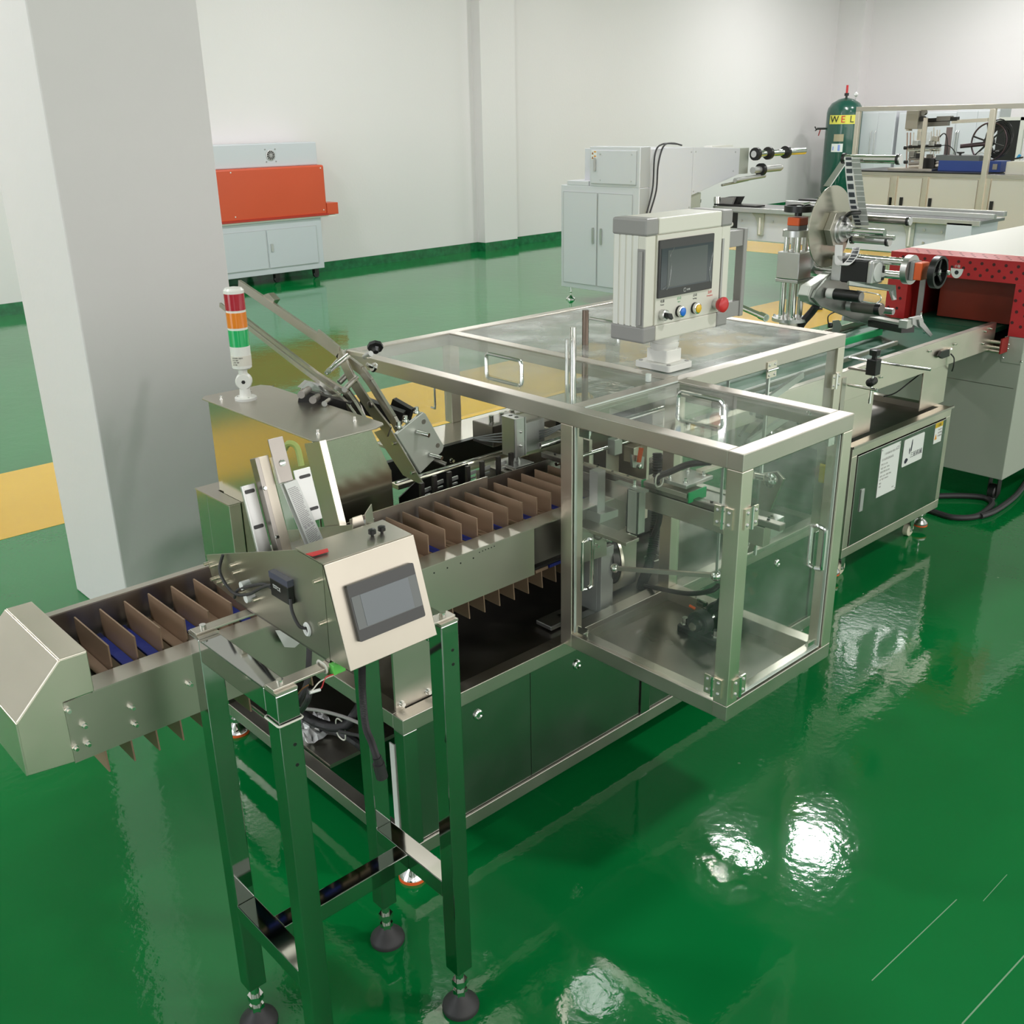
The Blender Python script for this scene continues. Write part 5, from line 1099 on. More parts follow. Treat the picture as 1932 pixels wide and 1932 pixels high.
part('reach_rod', MB().cyl((3.50, 1.925, 0.828), (3.498, 1.803, 0.828), 0.0055, 12), CHROME, g)
part('clamp_arm', MB().bar((gx, gy, q.z - 0.02), (gx, 1.93, q.z - 0.02), 0.008, 0.008), DARKST, g)
part('side_screw', MB().lathe(at(1633, 698, y=1.92), -Y, [(0, 0.008), (0.008, 0.008), (0.010, 0.004)], 12), CHROME, g)
part('mount_plate', MB().box(gx - 0.045, gx - 0.015, 1.925, 1.929, 0.70, 0.86), STEEL, g)
g = thing('photo_sensor', at(1785, 668, y=1.92), 'small black photo sensor on a steel bracket at the near side of the green belt', 'sensor')
part('sensor_body', MB().prism([at(1772, 672, y=1.91), at(1777, 663, y=1.91), at(1792, 659, y=1.91), at(1792, 672, y=1.91), at(1778, 677, y=1.91)], (0, 0.012, 0)), BLACK, g, bevel=0.001)
part('sensor_bracket', MB().bar(at(1778, 664, y=1.925), at(1797, 658, y=1.925), 0.012, 0.012), STEELV, g)
part('bracket_screw', MB().lathe(at(1794, 659, y=1.915), Z, [(0, 0.006), (0.006, 0.005)], 10), CHROME, g)
part('sensor_cable', MB().tube([at(1794, 668, y=1.91), at(1800, 676, y=1.91), at(1799, 690, y=1.91), at(1796, 700, y=1.93)], 0.003, 6, smooth=5), RUBBER, g)
hose('power_cable', [at(1773, 675, y=1.95), at(1757, 680, y=1.95), at(1745, 697, y=2.0), at(1742, 705, y=2.0), at(1744, 725, y=2.0), at(1742, 752, y=2.05)], 0.005, 'black cable hanging from the photo sensor below the green belt', rings=False, smooth=8)
hose('power_cable', [at(1668, 748, y=2.1), at(1690, 741, y=2.1), at(1715, 722, y=2.1), at(1738, 704, y=2.05)], 0.003, 'thin black cable strung between the cart and the sensor lead', rings=False, smooth=8)
cbm = MB(); random.seed(11)
for k in range(9):
    z = 0.66 + random.uniform(0, 0.06); yy = 1.98 + random.uniform(0, 0.15)
    cbm.tube([V(3.10, yy, z - 0.05), V(3.25, yy + random.uniform(-0.05, 0.05), z + random.uniform(0, 0.03)), V(3.42, yy, z + 0.02), V(3.56, yy + 0.05, z), V(3.60, yy + 0.06, z - 0.12)], 0.006, 6, smooth=6)
tag(part('cable_bundle', cbm, RUBBER, kind='stuff'), 'tangle of black cables under the belt between the enclosure and the cart', 'cables')
hose('power_cable', [at(1603, 800, y=1.98), at(1607, 850, y=1.98), at(1604, 905, y=1.98)], 0.006, 'black cable hanging behind the front enclosure at the cart edge', rings=False, smooth=6)

# ================================================================== LABELLING HEAD
cx_, cy_ = 3.975, 2.50
t = thing('labelling_head', (cx_, cy_, 0.60), 'label applicator with a tall steel column, large label disc and two black handwheels', 'labelling machine')
def lp(u, v, y): return at(u, v, y=y)
zb0 = at(1488, 600, y=cy_).z; ztop = at(1492, 432, y=cy_).z
part('support_tube', MB().cyl((cx_, cy_, 0.59), (cx_, cy_, zb0 - 0.012), 0.045, 24), STEEL, t)
part('base_flange', MB().lathe((cx_, cy_, zb0 - 0.012), Z, [(0, 0.078), (0.014, 0.078)], 36), ALU, t)
for a in range(6): part('flange_bolt', MB().cyl((cx_ + 0.068 * math.cos(a), cy_ + 0.068 * math.sin(a), zb0), (cx_ + 0.068 * math.cos(a), cy_ + 0.068 * math.sin(a), zb0 + 0.012), 0.006, 12), CHROME, t)
for (dx, dy) in ((-0.028, -0.028), (0.028, -0.028), (-0.028, 0.028), (0.028, 0.028)): part('column_rod', MB().cyl((cx_ + dx, cy_ + dy, zb0), (cx_ + dx, cy_ + dy, ztop - 0.03), 0.0125, 16), CHROME, t)
part('lead_screw', MB().cyl((cx_, cy_, zb0), (cx_, cy_, ztop), 0.010, 14), STEEL, t)
part('top_flange', MB().lathe((cx_, cy_, ztop - 0.034), Z, [(0, 0.060), (0.026, 0.060), (0.028, 0.058)], 32), ALU, t)
zi = ztop - 0.006
ind = part('position_indicator', MB().prism(rrect((cx_, cy_, zi), X, Y, 0.070, 0.060, 0.008, 3), (0, 0, 0.018)), GREYP, t)
part('indicator_cover', MB().prism(rrect((cx_, cy_, zi + 0.018), X, Y, 0.074, 0.062, 0.008, 3), (0, 0, 0.034)), ORANGEP, ind, bevel=0.003)
def handwheel(c, ax, r, hname='handwheel'):
    c, ax = Vector(c), Vector(ax).normalized(); u, v = ortho(ax)
    h = part(hname, MB().lathe(c, ax, [(-0.012, r * 0.80), (-0.012, r), (0.014, r), (0.014, r * 0.84), (-0.012, r * 0.80)], 36), BLACK, t)
    part('wheel_hub', MB().cyl(c - ax * 0.030, c + ax * 0.008, 0.016, 18), BLACK, h)
    for a in (0.2, 2.3, 4.4): part('wheel_spoke', MB().bar(c, c + (u * math.cos(a) + v * math.sin(a)) * r * 0.86, 0.014, 0.008, up=ax), BLACK, h)
    part('hub_plug', MB().cyl(c + ax * 0.008, c + ax * 0.012, 0.010, 16), ALUL, h)
    return h, u, v
hw, u, v = handwheel((cx_, cy_, ztop + 0.080), Z, 0.062)
part('wheel_grip', MB().cyl((cx_ - 0.02, cy_ - 0.03, ztop + 0.097), (cx_ + 0.045, cy_ - 0.02, ztop + 0.100), 0.007, 12), CHROME, hw)
zc = at(1490, 503, y=cy_).z
part('carriage_block', MB().box(cx_ - 0.052, cx_ + 0.052, cy_ - 0.055, cy_ + 0.055, zc - 0.052, zc + 0.062), ALU, t, bevel=0.003)
part('carriage_base', MB().box(cx_ - 0.053, cx_ + 0.053, cy_ - 0.056, cy_ + 0.056, zc - 0.068, zc - 0.053), ALU, t, bevel=0.002)
part('carriage_shelf', MB().box(cx_ + 0.03, cx_ + 0.13, cy_ - 0.07, cy_ - 0.02, zc - 0.068, zc - 0.056), ALUL, t, bevel=0.002)
# horizontal slide running towards the camera side
sy0, sy1 = cy_ - 0.05, 2.04
sx_, sz_ = 4.10, zc + 0.012
part('slide_hub', MB().cyl((cx_ + 0.05, cy_ - 0.02, sz_), (cx_ + 0.085, cy_ - 0.02, sz_), 0.045, 28), ALU, t)
part('slide_body', MB().cyl((sx_, cy_ + 0.02, sz_), (sx_, cy_ - 0.05, sz_), 0.058, 32), ALU, t)
for (dx, dz) in ((-0.028, -0.028), (0.028, -0.028), (-0.028, 0.028), (0.028, 0.028)): part('slide_rod', MB().cyl((sx_ + dx, cy_, sz_ + dz), (sx_ + dx, sy1, sz_ + dz), 0.0125, 16), CHROME, t)
part('slide_end_flange', MB().cyl((sx_, sy1 + 0.006, sz_), (sx_, sy1 - 0.020, sz_), 0.060, 32), ALU, t)
ind = part('position_indicator', MB().box(sx_ - 0.030, sx_ + 0.034, sy1 - 0.040, sy1 - 0.020, sz_ - 0.040, sz_ + 0.036), GREYP, t, bevel=0.003)
part('indicator_cover', MB().box(sx_ - 0.030, sx_ + 0.034, sy1 - 0.074, sy1 - 0.040, sz_ - 0.036, sz_ + 0.034), ORANGEP, ind, bevel=0.004)
hw, u, v = handwheel((sx_ + 0.002, sy1 - 0.125, sz_), -Y, 0.065)
part('wheel_grip', MB().cyl((sx_ + 0.01, sy1 - 0.137, sz_), (sx_ + 0.01, sy1 - 0.172, sz_), 0.009, 14), CHROME, hw)
part('stop_clamp', MB().box(sx_ - 0.035, sx_ - 0.02, 2.13, 2.15, sz_ - 0.05, sz_ + 0.01), BLACK, t)
# disc and unwinding spindle
DY = 2.36
dc = at(1566, 428, y=DY)
part('label_disc', MB().lathe(dc, -Y, [(0, 0.168), (0.004, 0.168)], 64), mat('olive_disc', (0.50, 0.48, 0.40), 0.26, 1.0), t, bevel=0.0005)
sd = at(1588, 433, y=DY - 0.004)
core = part('label_roll_core', MB().lathe(dc + V(0.022, -0.004, -0.008), -Y, [(0, 0.078), (0.030, 0.078)], 6), mat('cream_plate', (0.52, 0.49, 0.42), 0.35, 0.7), t, bevel=0.002)
part('spindle_collar', MB().lathe(dc + V(0.030, -0.03, -0.012), -Y, [(0, 0.058), (0.010, 0.058), (0.012, 0.050), (0.024, 0.050), (0.026, 0.032), (0.045, 0.032), (0.046, 0.022), (0.060, 0.022)], 36), ALU, t)
part('spindle_shaft', MB().cyl(dc + V(0.030, -0.09, -0.012), dc + V(0.030, -0.235, -0.012), 0.0155, 20), CHROME, t)
pq = at(1608, 408, y=DY - 0.05)
part('clamp_lever', MB().tube([at(1593, 418, y=DY - 0.06), at(1597, 408, y=DY - 0.06), at(1606, 402, y=DY - 0.08), at(1622, 401, y=DY - 0.09)], 0.009, 8, smooth=4), BLACK, t)
# rollers and arm
ra, rb_ = at(1594, 305, y=2.36), at(1594, 305, y=2.36)
def roller(u_, v_, y0_, L_, r, m_, ring=True, name='guide_roller'):
    a = at(u_, v_, y=y0_); b = a + V(0, -L_, 0)
    R_ = part(name, MB().cyl(a, b, r, 24), m_, t)
    if ring:
        part('roller_ring', MB().cyl(a + Y * 0.008, a - Y * 0.002, r * 1.3, 24).cyl(b + Y * 0.004, b - Y * 0.006, r * 1.25, 24), BLACK, R_)
        part('roller_cap', MB().cyl(b - Y * 0.006, b - Y * 0.012, r * 1.1, 24), ALU, R_)
    return a, b
r1a, r1b = roller(1594, 299, 2.34, 0.235, 0.0165, CHROME)
part('swing_arm', MB().bar(at(1592, 305, y=2.375), at(1560, 352, y=2.375), 0.006, 0.030, up=Y), ALU, t)
roller(1625, 412, 2.34, 0.215, 0.0155, DARKST); roller(1610, 450, 2.345, 0.16, 0.0175, ALU); roller(1634, 445, 2.28, 0.13, 0.010, CHROME, False)
# main side plate (leaning, olive grey), drive motor, pressure rollers
spx = [(1570, 515), (1583, 500), (1600, 520), (1600, 560), (1720, 620), (1738, 634), (1690, 622), (1540, 575), (1524, 545), (1532, 540)]
part('side_plate', MB().prism([at(u_, v_, y=2.33) for u_, v_ in [(1578, 508), (1598, 520), (1606, 562), (1680, 600), (1718, 634), (1700, 634), (1620, 606), (1548, 578), (1534, 562), (1540, 548)]], (0, 0.012, 0)), mat('dull_aluminium', (0.42, 0.44, 0.41), 0.32, 0.8), t, bevel=0.001)
part('side_box', MB().prism([at(u_, v_, y=2.345) for u_, v_ in [(1570, 515), (1530, 540), (1524, 558), (1528, 570), (1548, 578), (1560, 540), (1585, 512)]], (0, 0.05, 0)), ALUG, t, bevel=0.004)
mc = at(1600, 508, y=2.28)
part('motor_body', MB().box(mc.x - 0.049, mc.x + 0.049, 2.165, 2.285, mc.z - 0.049, mc.z + 0.049), BLACK, t, bevel=0.006)
part('motor_end', MB().box(mc.x - 0.050, mc.x + 0.050, 2.140, 2.166, mc.z - 0.050, mc.z + 0.050), ALU, t, bevel=0.010)
part('motor_cap', MB().lathe((mc.x, 2.140, mc.z), -Y, [(0, 0.040), (0.004, 0.039), (0.005, 0.030)], 28), PAPER, t)
part('motor_mount', MB().box(mc.x - 0.05, mc.x + 0.05, 2.285, 2.33, mc.z - 0.045, mc.z + 0.06), ALUL, t, bevel=0.003)
pa, pb = at(1562, 553, y=2.32), None
pb = pa + V(0, -0.155, 0)
part('roller_collar', MB().cyl(pa, pa - Y * 0.035, 0.022, 24), WHITEP, t)
part('black_roller', MB().cyl(pa - Y * 0.035, pb, 0.024, 28), BLACK, t)
part('roller_end', MB().cyl(pb, pb - Y * 0.004, 0.020, 24), GREYP, t)
part('wire_guard', MB().tube([pb + V(0, 0, -0.015), pb + V(0, -0.06, -0.018), pb + V(0, -0.085, -0.008), pb + V(0, -0.088, 0.010), pb + V(0, -0.07, 0.020), pb + V(0, 0.02, 0.024)], 0.0025, 8, smooth=5), CHROME, t)
pa2 = at(1600, 576, y=2.32); pb2 = pa2 + V(0, -0.135, 0)
part('roller_collar', MB().cyl(pa2, pa2 - Y * 0.025, 0.024, 24), ALUL, t)
part('grey_roller', MB().cyl(pa2 - Y * 0.025, pb2, 0.026, 28), mat('taupe_rubber', (0.12, 0.115, 0.095), 0.6), t)
part('roller_ring', MB().cyl(pb2, pb2 - Y * 0.022, 0.027, 28), BLACK, t); part('roller_end', MB().cyl(pb2 - Y * 0.022, pb2 - Y * 0.026, 0.025, 24), DARKST, t)
roller(1646, 583, 2.25, 0.10, 0.014, ALU, False, 'small_roller')
part('roller_bracket', MB().prism([at(1602, 530, y=2.20), at(1690, 538, y=2.10), at(1692, 565, y=2.10), at(1686, 566, y=2.10), at(1680, 548, y=2.12), at(1602, 538, y=2.20)], (0.004, 0.01, -0.004)), ALUL, t)
# peel plate and its end bracket
e0, e1 = at(1650, 600, y=2.30), at(1714, 612, y=2.06)
part('peel_bar', MB().bar(e0, e1, 0.050, 0.012), ALUG, t, bevel=0.001)
part('peel_bar_under', MB().bar(e0 - Z * 0.022, e1 - Z * 0.022, 0.06, 0.028), BLKST, t)
eb = at(1728, 600, y=2.05)
part('end_bracket', MB().prism([at(u_, v_, y=2.045) for u_, v_ in [(1722, 600), (1740, 596), (1743, 606), (1736, 620), (1722, 612)]], (0, 0.02, 0)), ALUL, t, bevel=0.001)
part('end_arm', MB().prism([at(u_, v_, y=2.035) for u_, v_ in [(1734, 603), (1741, 605), (1760, 631), (1756, 636), (1736, 615)]], (0, 0.008, 0)), ALUL, t, bevel=0.001)
part('end_screw', MB().lathe(at(1737, 599, y=2.05), Z, [(0, 0.006), (0.010, 0.004), (0.020, 0.004), (0.024, 0.006)], 10).lathe(at(1743, 626, y=2.05), -Y, [(0, 0.008), (0.012, 0.008)], 12), CHROME, t)
part('end_fitting', MB().box(e1.x - 0.03, e1.x + 0.02, e1.y - 0.01, e1.y + 0.03, e1.z - 0.015, e1.z + 0.02), ALUG, t, bevel=0.002)
# label web: white band with printed black labels
web = [at(1601, 296, y=2.30), at(1603, 330, y=2.30), at(1608, 375, y=2.30), at(1614, 405, y=2.30), at(1620, 425, y=2.30)]
wv = V(0, -0.030, 0)
lw = part('label_web', MB().strip(spline(web, 6), (0.012, -0.030, 0), 0.0005), PINKT, t, label='white label band with black labels')
web2 = [at(1614, 298, y=2.27), at(1620, 340, y=2.27), at(1625, 380, y=2.27), at(1632, 425, y=2.27)]
lw2 = part('label_web', MB().strip(spline(web2, 6), (0.012, -0.030, 0), 0.0005), mat('grey_backing', (0.40, 0.41, 0.38), 0.5), t, label='grey label backing band')
def labels(pts, wvec, m_, par, nn, name, frac=0.72, off=0.0006):
    S_ = spline(pts, 24); W = Vector(wvec); tot = len(S_)
    for k in range(nn):
        i0 = int((k + 0.14) / nn * (tot - 1)); i1 = int((k + 0.86) / nn * (tot - 1))
        a, b = S_[i0], S_[i1]; d = (b - a).normalized(); nrm = d.cross(W).normalized()
        if nrm.dot(CAM - a) < 0: nrm = -nrm
        o = nrm * off; h = W * frac / 2
        if name == 'label': part(name, MB().prism([a - h + o, a + h + o, b + h + o, b - h + o], nrm * 0.0003), m_, par)
        else:
            part(name, MB().prism([a - h + o, a + h + o, a + h + o + d * 0.0035, a - h + o + d * 0.0035], nrm * 0.0003), m_, par)
LBL = mat('label_print_grey', (0.07, 0.075, 0.085), 0.4)
labels(web, (0.012, -0.030, 0), LBL, lw, 12, 'label'); labels(web2, (0.012, -0.030, 0), PINKT, lw2, 12, 'label_gap', 1.0)
web3 = [at(1616, 467, y=2.26), at(1612, 480, y=2.24), at(1604, 492, y=2.24), at(1594, 500, y=2.25), at(1585, 500, y=2.28), at(1582, 490, y=2.30), at(1583, 462, y=2.31)]
lw3 = part('label_web', MB().strip(spline(web3, 6), (0.012, -0.030, 0.0), 0.0005), PINKT, t, label='white label band looping under the disc')
labels(web3[:4], (0.012, -0.030, 0), LBL, lw3, 6, 'label')
hose('power_cable', [at(1541, 575, y=2.36), at(1532, 588, y=2.40), at(1512, 612, y=2.45), at(1500, 640, y=2.5)], 0.017, 'thick black hose running down beside the column of the labelling head', rings=False, smooth=6)
hose('air_tube', [at(1388, 572, y=2.5), at(1420, 585, y=2.45), at(1442, 600, y=2.42), at(1440, 640, y=2.45)], 0.002, 'thin dark wire behind the steel rod beside the labelling column', rings=False, smooth=6)
q0, q1 = at(1400, 580, y=2.30), at(1446, 600, y=2.16)
part('sensor_arm', MB().cyl(q0, q1, 0.011, 16).cyl(q0.lerp(q1, 0.75), q1, 0.014, 16), CHROME, t)
g = thing('label_sensor', at(1560, 620, y=2.42), 'small bracket with a black knob behind the green belt guide', 'bracket')
part('bracket_plate', MB().prism([at(1572, 605, y=2.42), at(1583, 604, y=2.42), at(1588, 614, y=2.42), at(1577, 650, y=2.42), at(1570, 650, y=2.42)], (0, 0.004, 0)), ALUL, g)
part('bracket_knob', MB().lathe(at(1566, 618, y=2.42), Z, [(0, 0.010), (0.012, 0.012), (0.022, 0.008)], 12), BLACK, g)
part('sensor_lead', MB().tube([at(1563, 612, y=2.42), at(1563, 596, y=2.42), at(1578, 588, y=2.42), at(1592, 590, y=2.40)], 0.003, 6, smooth=5), RUBBER, g)
part('bracket_bar', MB().bar(at(1590, 600, y=2.44), at(1622, 606, y=2.44), 0.01, 0.02), ALUL, g)

# ================================================================== RED TUNNEL
TX0, TY0, TY1 = 4.83, 1.80, 2.50
t = thing('shrink_tunnel', (5.6, 2.15, 0), 'shrink tunnel with a perforated red front hood, white top and grey cabinet on castors', 'tunnel machine')
rb = MB()
ZR, ZRB = 1.158, 0.822
oz, oy0, oy1 = 1.058, 1.885, 2.395
rb.box(TX0, TX0 + 0.19, TY0, TY1, ZR - 0.003, ZR)
rb.box(TX0, TX0 + 0.003, TY0, TY1, oz, ZR - 0.003).box(TX0, TX0 + 0.003, TY0, oy0, ZRB, oz).box(TX0, TX0 + 0.003, oy1, TY1, ZRB, oz)
rb.box(TX0 + 0.003, TX0 + 0.19, TY0, TY0 + 0.003, ZRB, ZR - 0.003).box(TX0 + 0.003, TX0 + 0.19, TY1 - 0.003, TY1, ZRB, ZR - 0.003)
part('red_hood', rb, RED, t, bevel=0.001)
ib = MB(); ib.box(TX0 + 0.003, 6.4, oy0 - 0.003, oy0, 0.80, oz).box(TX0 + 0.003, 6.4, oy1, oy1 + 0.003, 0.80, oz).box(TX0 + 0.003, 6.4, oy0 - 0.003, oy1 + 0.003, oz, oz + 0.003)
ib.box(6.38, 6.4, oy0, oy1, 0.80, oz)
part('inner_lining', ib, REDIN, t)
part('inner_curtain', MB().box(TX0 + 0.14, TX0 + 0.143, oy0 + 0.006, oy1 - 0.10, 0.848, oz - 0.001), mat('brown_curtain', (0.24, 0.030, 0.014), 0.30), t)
part('post', MB().box(TX0 + 0.03, TX0 + 0.040, 2.325, 2.350, 0.85, oz), GREYP, t)
hs = MB()
def hole(y, z): hs.cyl((TX0 + 0.0002, y, z), (TX0 - 0.0006, y, z), 0.0075, 10)
k = 0
for r_, z in enumerate((1.135, 1.108, 1.081)):
    for j in range(13):
        y = TY0 + 0.030 + j * 0.055 + (0.0275 if r_ % 2 else 0)
        if y < TY1 - 0.01: hole(y, z)
for r_, z in enumerate((1.03, 0.985, 0.935, 0.885)):
    for y in (TY0 + 0.022, TY0 + 0.062, TY1 - 0.03, TY1 - 0.075): hole(y + (0.012 if r_ % 2 else 0), z - (0.015 if y in (TY0 + 0.022,) else 0))
for r_, x in enumerate((TX0 + 0.04, TX0 + 0.085, TX0 + 0.13)):
    for j in range(13):
        y = TY0 + 0.030 + j * 0.055 + (0.0275 if r_ % 2 else 0)
        if y < TY1 - 0.01: hs.cyl((x, y, ZR - 0.0002), (x, y, ZR + 0.0006), 0.0065, 10)
part('round_hole', hs, mat('dark_hole', (0.05, 0.006, 0.006), 0.6), t, kind='stuff')
bd = MB(); by_, bz_ = at(1805, 514, x=TX0 - 0.001).y, at(1805, 514, x=TX0 - 0.001).z
sem = [V(TX0 - 0.001, by_ + 0.030 * math.cos(a), bz_ + 0.018 + 0.045 * math.sin(a)) for a in [pi + pi * k / 12 for k in range(13)]]
bg = part('badge', MB().prism(sem, (-0.001, 0, 0)), PAPER, t)
part('badge_mark', MB().lathe((TX0 - 0.002, by_, bz_), -X, [(0, 0.010), (0.0004, 0.010)], 12), INK, bg)
text('badge_lettering', '小猫', (TX0 - 0.002, by_ + 0.014, bz_ + 0.024), -Y, Z, 0.014, PAPER, bg)
part('top_cover', MB().prism([(TX0 + 0.19, TY0 - 0.002, 1.02), (TX0 + 0.19, TY1 + 0.002, 1.02), (TX0 + 0.19, TY1 + 0.002, ZR + 0.001), (TX0 + 0.19, TY0 - 0.002, ZR + 0.001)], (2.3, 0, 0)), WARMW, t, bevel=0.003)
cabx1 = 7.1
part('cabinet', MB().box(TX0, cabx1, TY0 + 0.004, TY1 - 0.004, 0.135, 0.752).box(TX0 + 0.002, cabx1, TY0 + 0.004, TY0 + 0.09, 0.752, ZRB).box(TX0 + 0.002, cabx1, TY1 - 0.09, TY1 - 0.004, 0.752, ZRB).box(TX0 + 0.19, cabx1, TY0 + 0.004, TY0 + 0.09, ZRB, 1.02).box(TX0 + 0.19, cabx1, TY1 - 0.09, TY1 - 0.004, ZRB, 1.02), WARMG, t, bevel=0.003)
part('seam_line', MB().box(TX0 - 0.0006, TX0, TY0 + 0.02, TY1 - 0.08, 0.583, 0.5855), DARKST, t)
cp_ = part('cover_plate', MB().box(TX0 - 0.003, TX0, TY0 + 0.006, TY0 + 0.095, 0.700, ZRB - 0.004), WARMG, t, bevel=0.001)
for (y, z) in ((1.90, 0.72), (1.885, 0.785), (1.885, 0.765), (1.815, 0.715)): part('cover_screw', MB().lathe((TX0 - 0.003, y - 0.01, z), -X, [(0, 0.006), (0.003, 0.003)], 10), CHROME, cp_)
for z in (0.80, 0.775, 0.757): part('roller_bar', MB().cyl((TX0 - 0.06, TY0 + 0.08, z), (TX0 - 0.06, 2.40, z), 0.008, 12), STEEL, t)
part('infeed_belt', MB().box(TX0 - 0.005, 6.3, 1.96, 2.38, 0.820, 0.842), BELT, t)
part('bar_bracket', MB().box(TX0 - 0.075, TX0, TY0 + 0.075, TY0 + 0.082, 0.75, 0.82), REDIN, t)
for (x, y) in ((4.905, 1.862), (4.905, 2.43), (6.9, 1.862), (6.9, 2.43)):
    c = part('caster_fork', MB().box(x - 0.03, x + 0.03, y - 0.03, y + 0.03, 0.125, 0.135).box(x - 0.022, x + 0.022, y - 0.024, y - 0.020, 0.03, 0.125).box(x - 0.022, x + 0.022, y + 0.020, y + 0.024, 0.03, 0.125), BLKST, t)
    part('caster_wheel', MB().lathe((x, y - 0.017, 0.042), Y, [(0, 0.036), (0.004, 0.042), (0.030, 0.042), (0.034, 0.036)], 24), BLACK, c)
hose('floor_cable', [at(1735, 955, z=0.014), at(1770, 968, z=0.014), at(1800, 976, z=0.014), at(1838, 975, z=0.014), at(1858, 965, z=0.014), at(1872, 950, z=0.014), at(1862, 940, z=0.014), at(1835, 936, z=0.014), at(1800, 935, z=0.014), at(1760, 936, z=0.014)], 0.014, 'thick black cable looping on the green floor below the grey cabinet', rings=False, smooth=8)
hose('floor_cable', [at(1850, 974, z=0.014), at(1875, 965, z=0.014), at(1905, 945, z=0.014), at(1925, 925, z=0.014), at(1945, 895, z=0.014)], 0.014, 'thick black cable running off to the right past the cabinet castor', rings=False, smooth=8)

# ================================================================== WHITE WRAPPING MACHINE
WX, WY = 7.72, 6.60
t = thing('wrapping_machine', (8.4, 7.1, 0), 'large pale grey wrapping machine with cabinets and shafts in the middle background', 'packaging machine')
part('lower_cabinet', MB().box(WX, WX + 0.145, WY, 7.64, 0.135, 1.155), PALEG, t, bevel=0.004)
for (y0_, y1_) in ((7.14, 7.60), (6.68, 7.12)):
    d = part('cabinet_door', MB().box(WX - 0.006, WX, y0_, y1_, 0.19, 1.09), PALEG, t, bevel=0.002)
    part('door_outline', MB().box(WX - 0.0065, WX - 0.0055, y0_ - 0.004, y1_ + 0.004, 0.186, 0.190).box(WX - 0.0065, WX - 0.0055, y0_ - 0.004, y1_ + 0.004, 1.09, 1.094).box(WX - 0.0065, WX - 0.0055, y0_ - 0.004, y0_, 0.19, 1.09).box(WX - 0.0065, WX - 0.0055, y1_, y1_ + 0.004, 0.19, 1.09), PALEG2, d)
    yh = 7.185 if y0_ > 7 else 7.075
    part('door_handle', MB().prism(rrect((WX - 0.006, yh, 0.68), Y, Z, 0.028, 0.16, 0.013, 4), (-0.008, 0, 0)), ALU, d)
ub = part('upper_box', MB().box(WX, WX + 0.14, WY, 7.245, 1.155, 1.525), PALEG, t, bevel=0.004)
part('box_door', MB().box(WX - 0.006, WX, 6.64, 7.22, 1.185, 1.49), PALEG, ub, bevel=0.002)
part('door_outline', MB().box(WX - 0.0065, WX - 0.0055, 6.636, 6.640, 1.18, 1.49).box(WX - 0.0065, WX - 0.0055, 6.636, 7.22, 1.179, 1.184), PALEG2, ub)
part('door_handle', MB().prism(rrect((WX - 0.006, 7.17, 1.36), Y, Z, 0.028, 0.13, 0.013, 4), (-0.008, 0, 0)), ALU, ub)
ws = part('warning_sticker', MB().box(WX - 0.007, WX - 0.006, 7.150, 7.222, 1.405, 1.49), PAPER, ub)
for z in (1.452, 1.412):
    part('warning_triangle', MB().prism([(WX - 0.0075, 7.215, z), (WX - 0.0075, 7.190, z), (WX - 0.0075, 7.2025, z + 0.026)], (0.0005, 0, 0)), mat('brown_ink', (0.30, 0.10, 0.03), 0.6), ws)
    part('warning_band', MB().box(WX - 0.0075, WX - 0.007, 7.156, 7.186, z + 0.018, z + 0.030), mat('orange_ink', (0.70, 0.30, 0.03), 0.5), ws)
for (y, z) in ((7.10, 1.455), (6.70, 1.455), (7.10, 1.215), (6.70, 1.215)): part('panel_screw', MB().cyl((WX - 0.006, y, z), (WX - 0.009, y, z), 0.007, 8), ALU, ub)
part('side_strip', MB().box(WX + 0.01, WX + 0.145, WY - 0.002, WY, 1.16, 1.52), PALEG2, t); part('side_strip', MB().box(WX + 0.01, WX + 0.145, WY - 0.002, WY, 0.14, 1.15), PALEG2, t)
part('ledge', MB().box(WX, WX + 0.3, 7.26, 7.56, 1.155, 1.20), PALEG, t, bevel=0.004)
part('body_panel', MB().box(WX + 0.145, 8.52, WY, 7.45, 0.135, 1.50), PALEG, t, bevel=0.003)
part('body_panel', MB().prism([(8.525, WY, 1.50), (9.30, WY, 1.465), (9.30, WY, 1.21), (8.525, WY, 1.045)], (0, 0.16, 0)), PALEG, t, bevel=0.003)
part('end_panel', MB().box(9.30, 9.46, WY + 0.002, WY + 0.16, 1.21, 1.465), WARMG, t)
for (x, z) in ((8.49, 1.455), (8.56, 1.455), (9.22, 1.43), (8.49, 0.93), (8.55, 1.08), (9.20, 1.245), (7.90, 0.93)): part('panel_screw', MB().cyl((x, WY, z), (x, WY - 0.003, z), 0.007, 8), ALU, t)
part('end_column', MB().box(8.525, 8.70, WY + 0.02, WY + 0.14, 0.135, 1.06), WARMG, t)
part('top_tray', MB().box(8.85, 9.20, WY + 0.02, WY + 0.12, 1.48, 1.50), WARMW, t)
def shaft(a, b, r, m_, rings=()):
    a, b = Vector(a), Vector(b); s_ = part('film_shaft', MB().cyl(a, b, r, 16), m_, t)
    for f_ in rings:
        c = a.lerp(b, f_); d_ = (b - a).normalized(); part('shaft_ring', MB().cyl(c - d_ * 0.02, c + d_ * 0.02, r * 1.9, 14), BLACK, s_)
shaft((9.40, WY - 0.1, 1.405), (10.35, WY - 0.1, 1.405), 0.034, CHROME, (0.04, 0.28, 0.62))
shaft((9.40, WY - 0.1, 1.245), (9.90, WY - 0.1, 1.250), 0.034, ALUL, (0.3,)); part('shaft_tip', MB().cyl((9.90, WY - 0.1, 1.25), (9.94, WY - 0.1, 1.25), 0.018, 12), STEEL, t)
shaft((9.10, WY - 0.1, 1.16), (9.62, WY - 0.1, 1.185), 0.024, ALUL); shaft((8.95, WY - 0.05, 1.12), (9.4, WY - 0.05, 1.15), 0.012, STEEL)
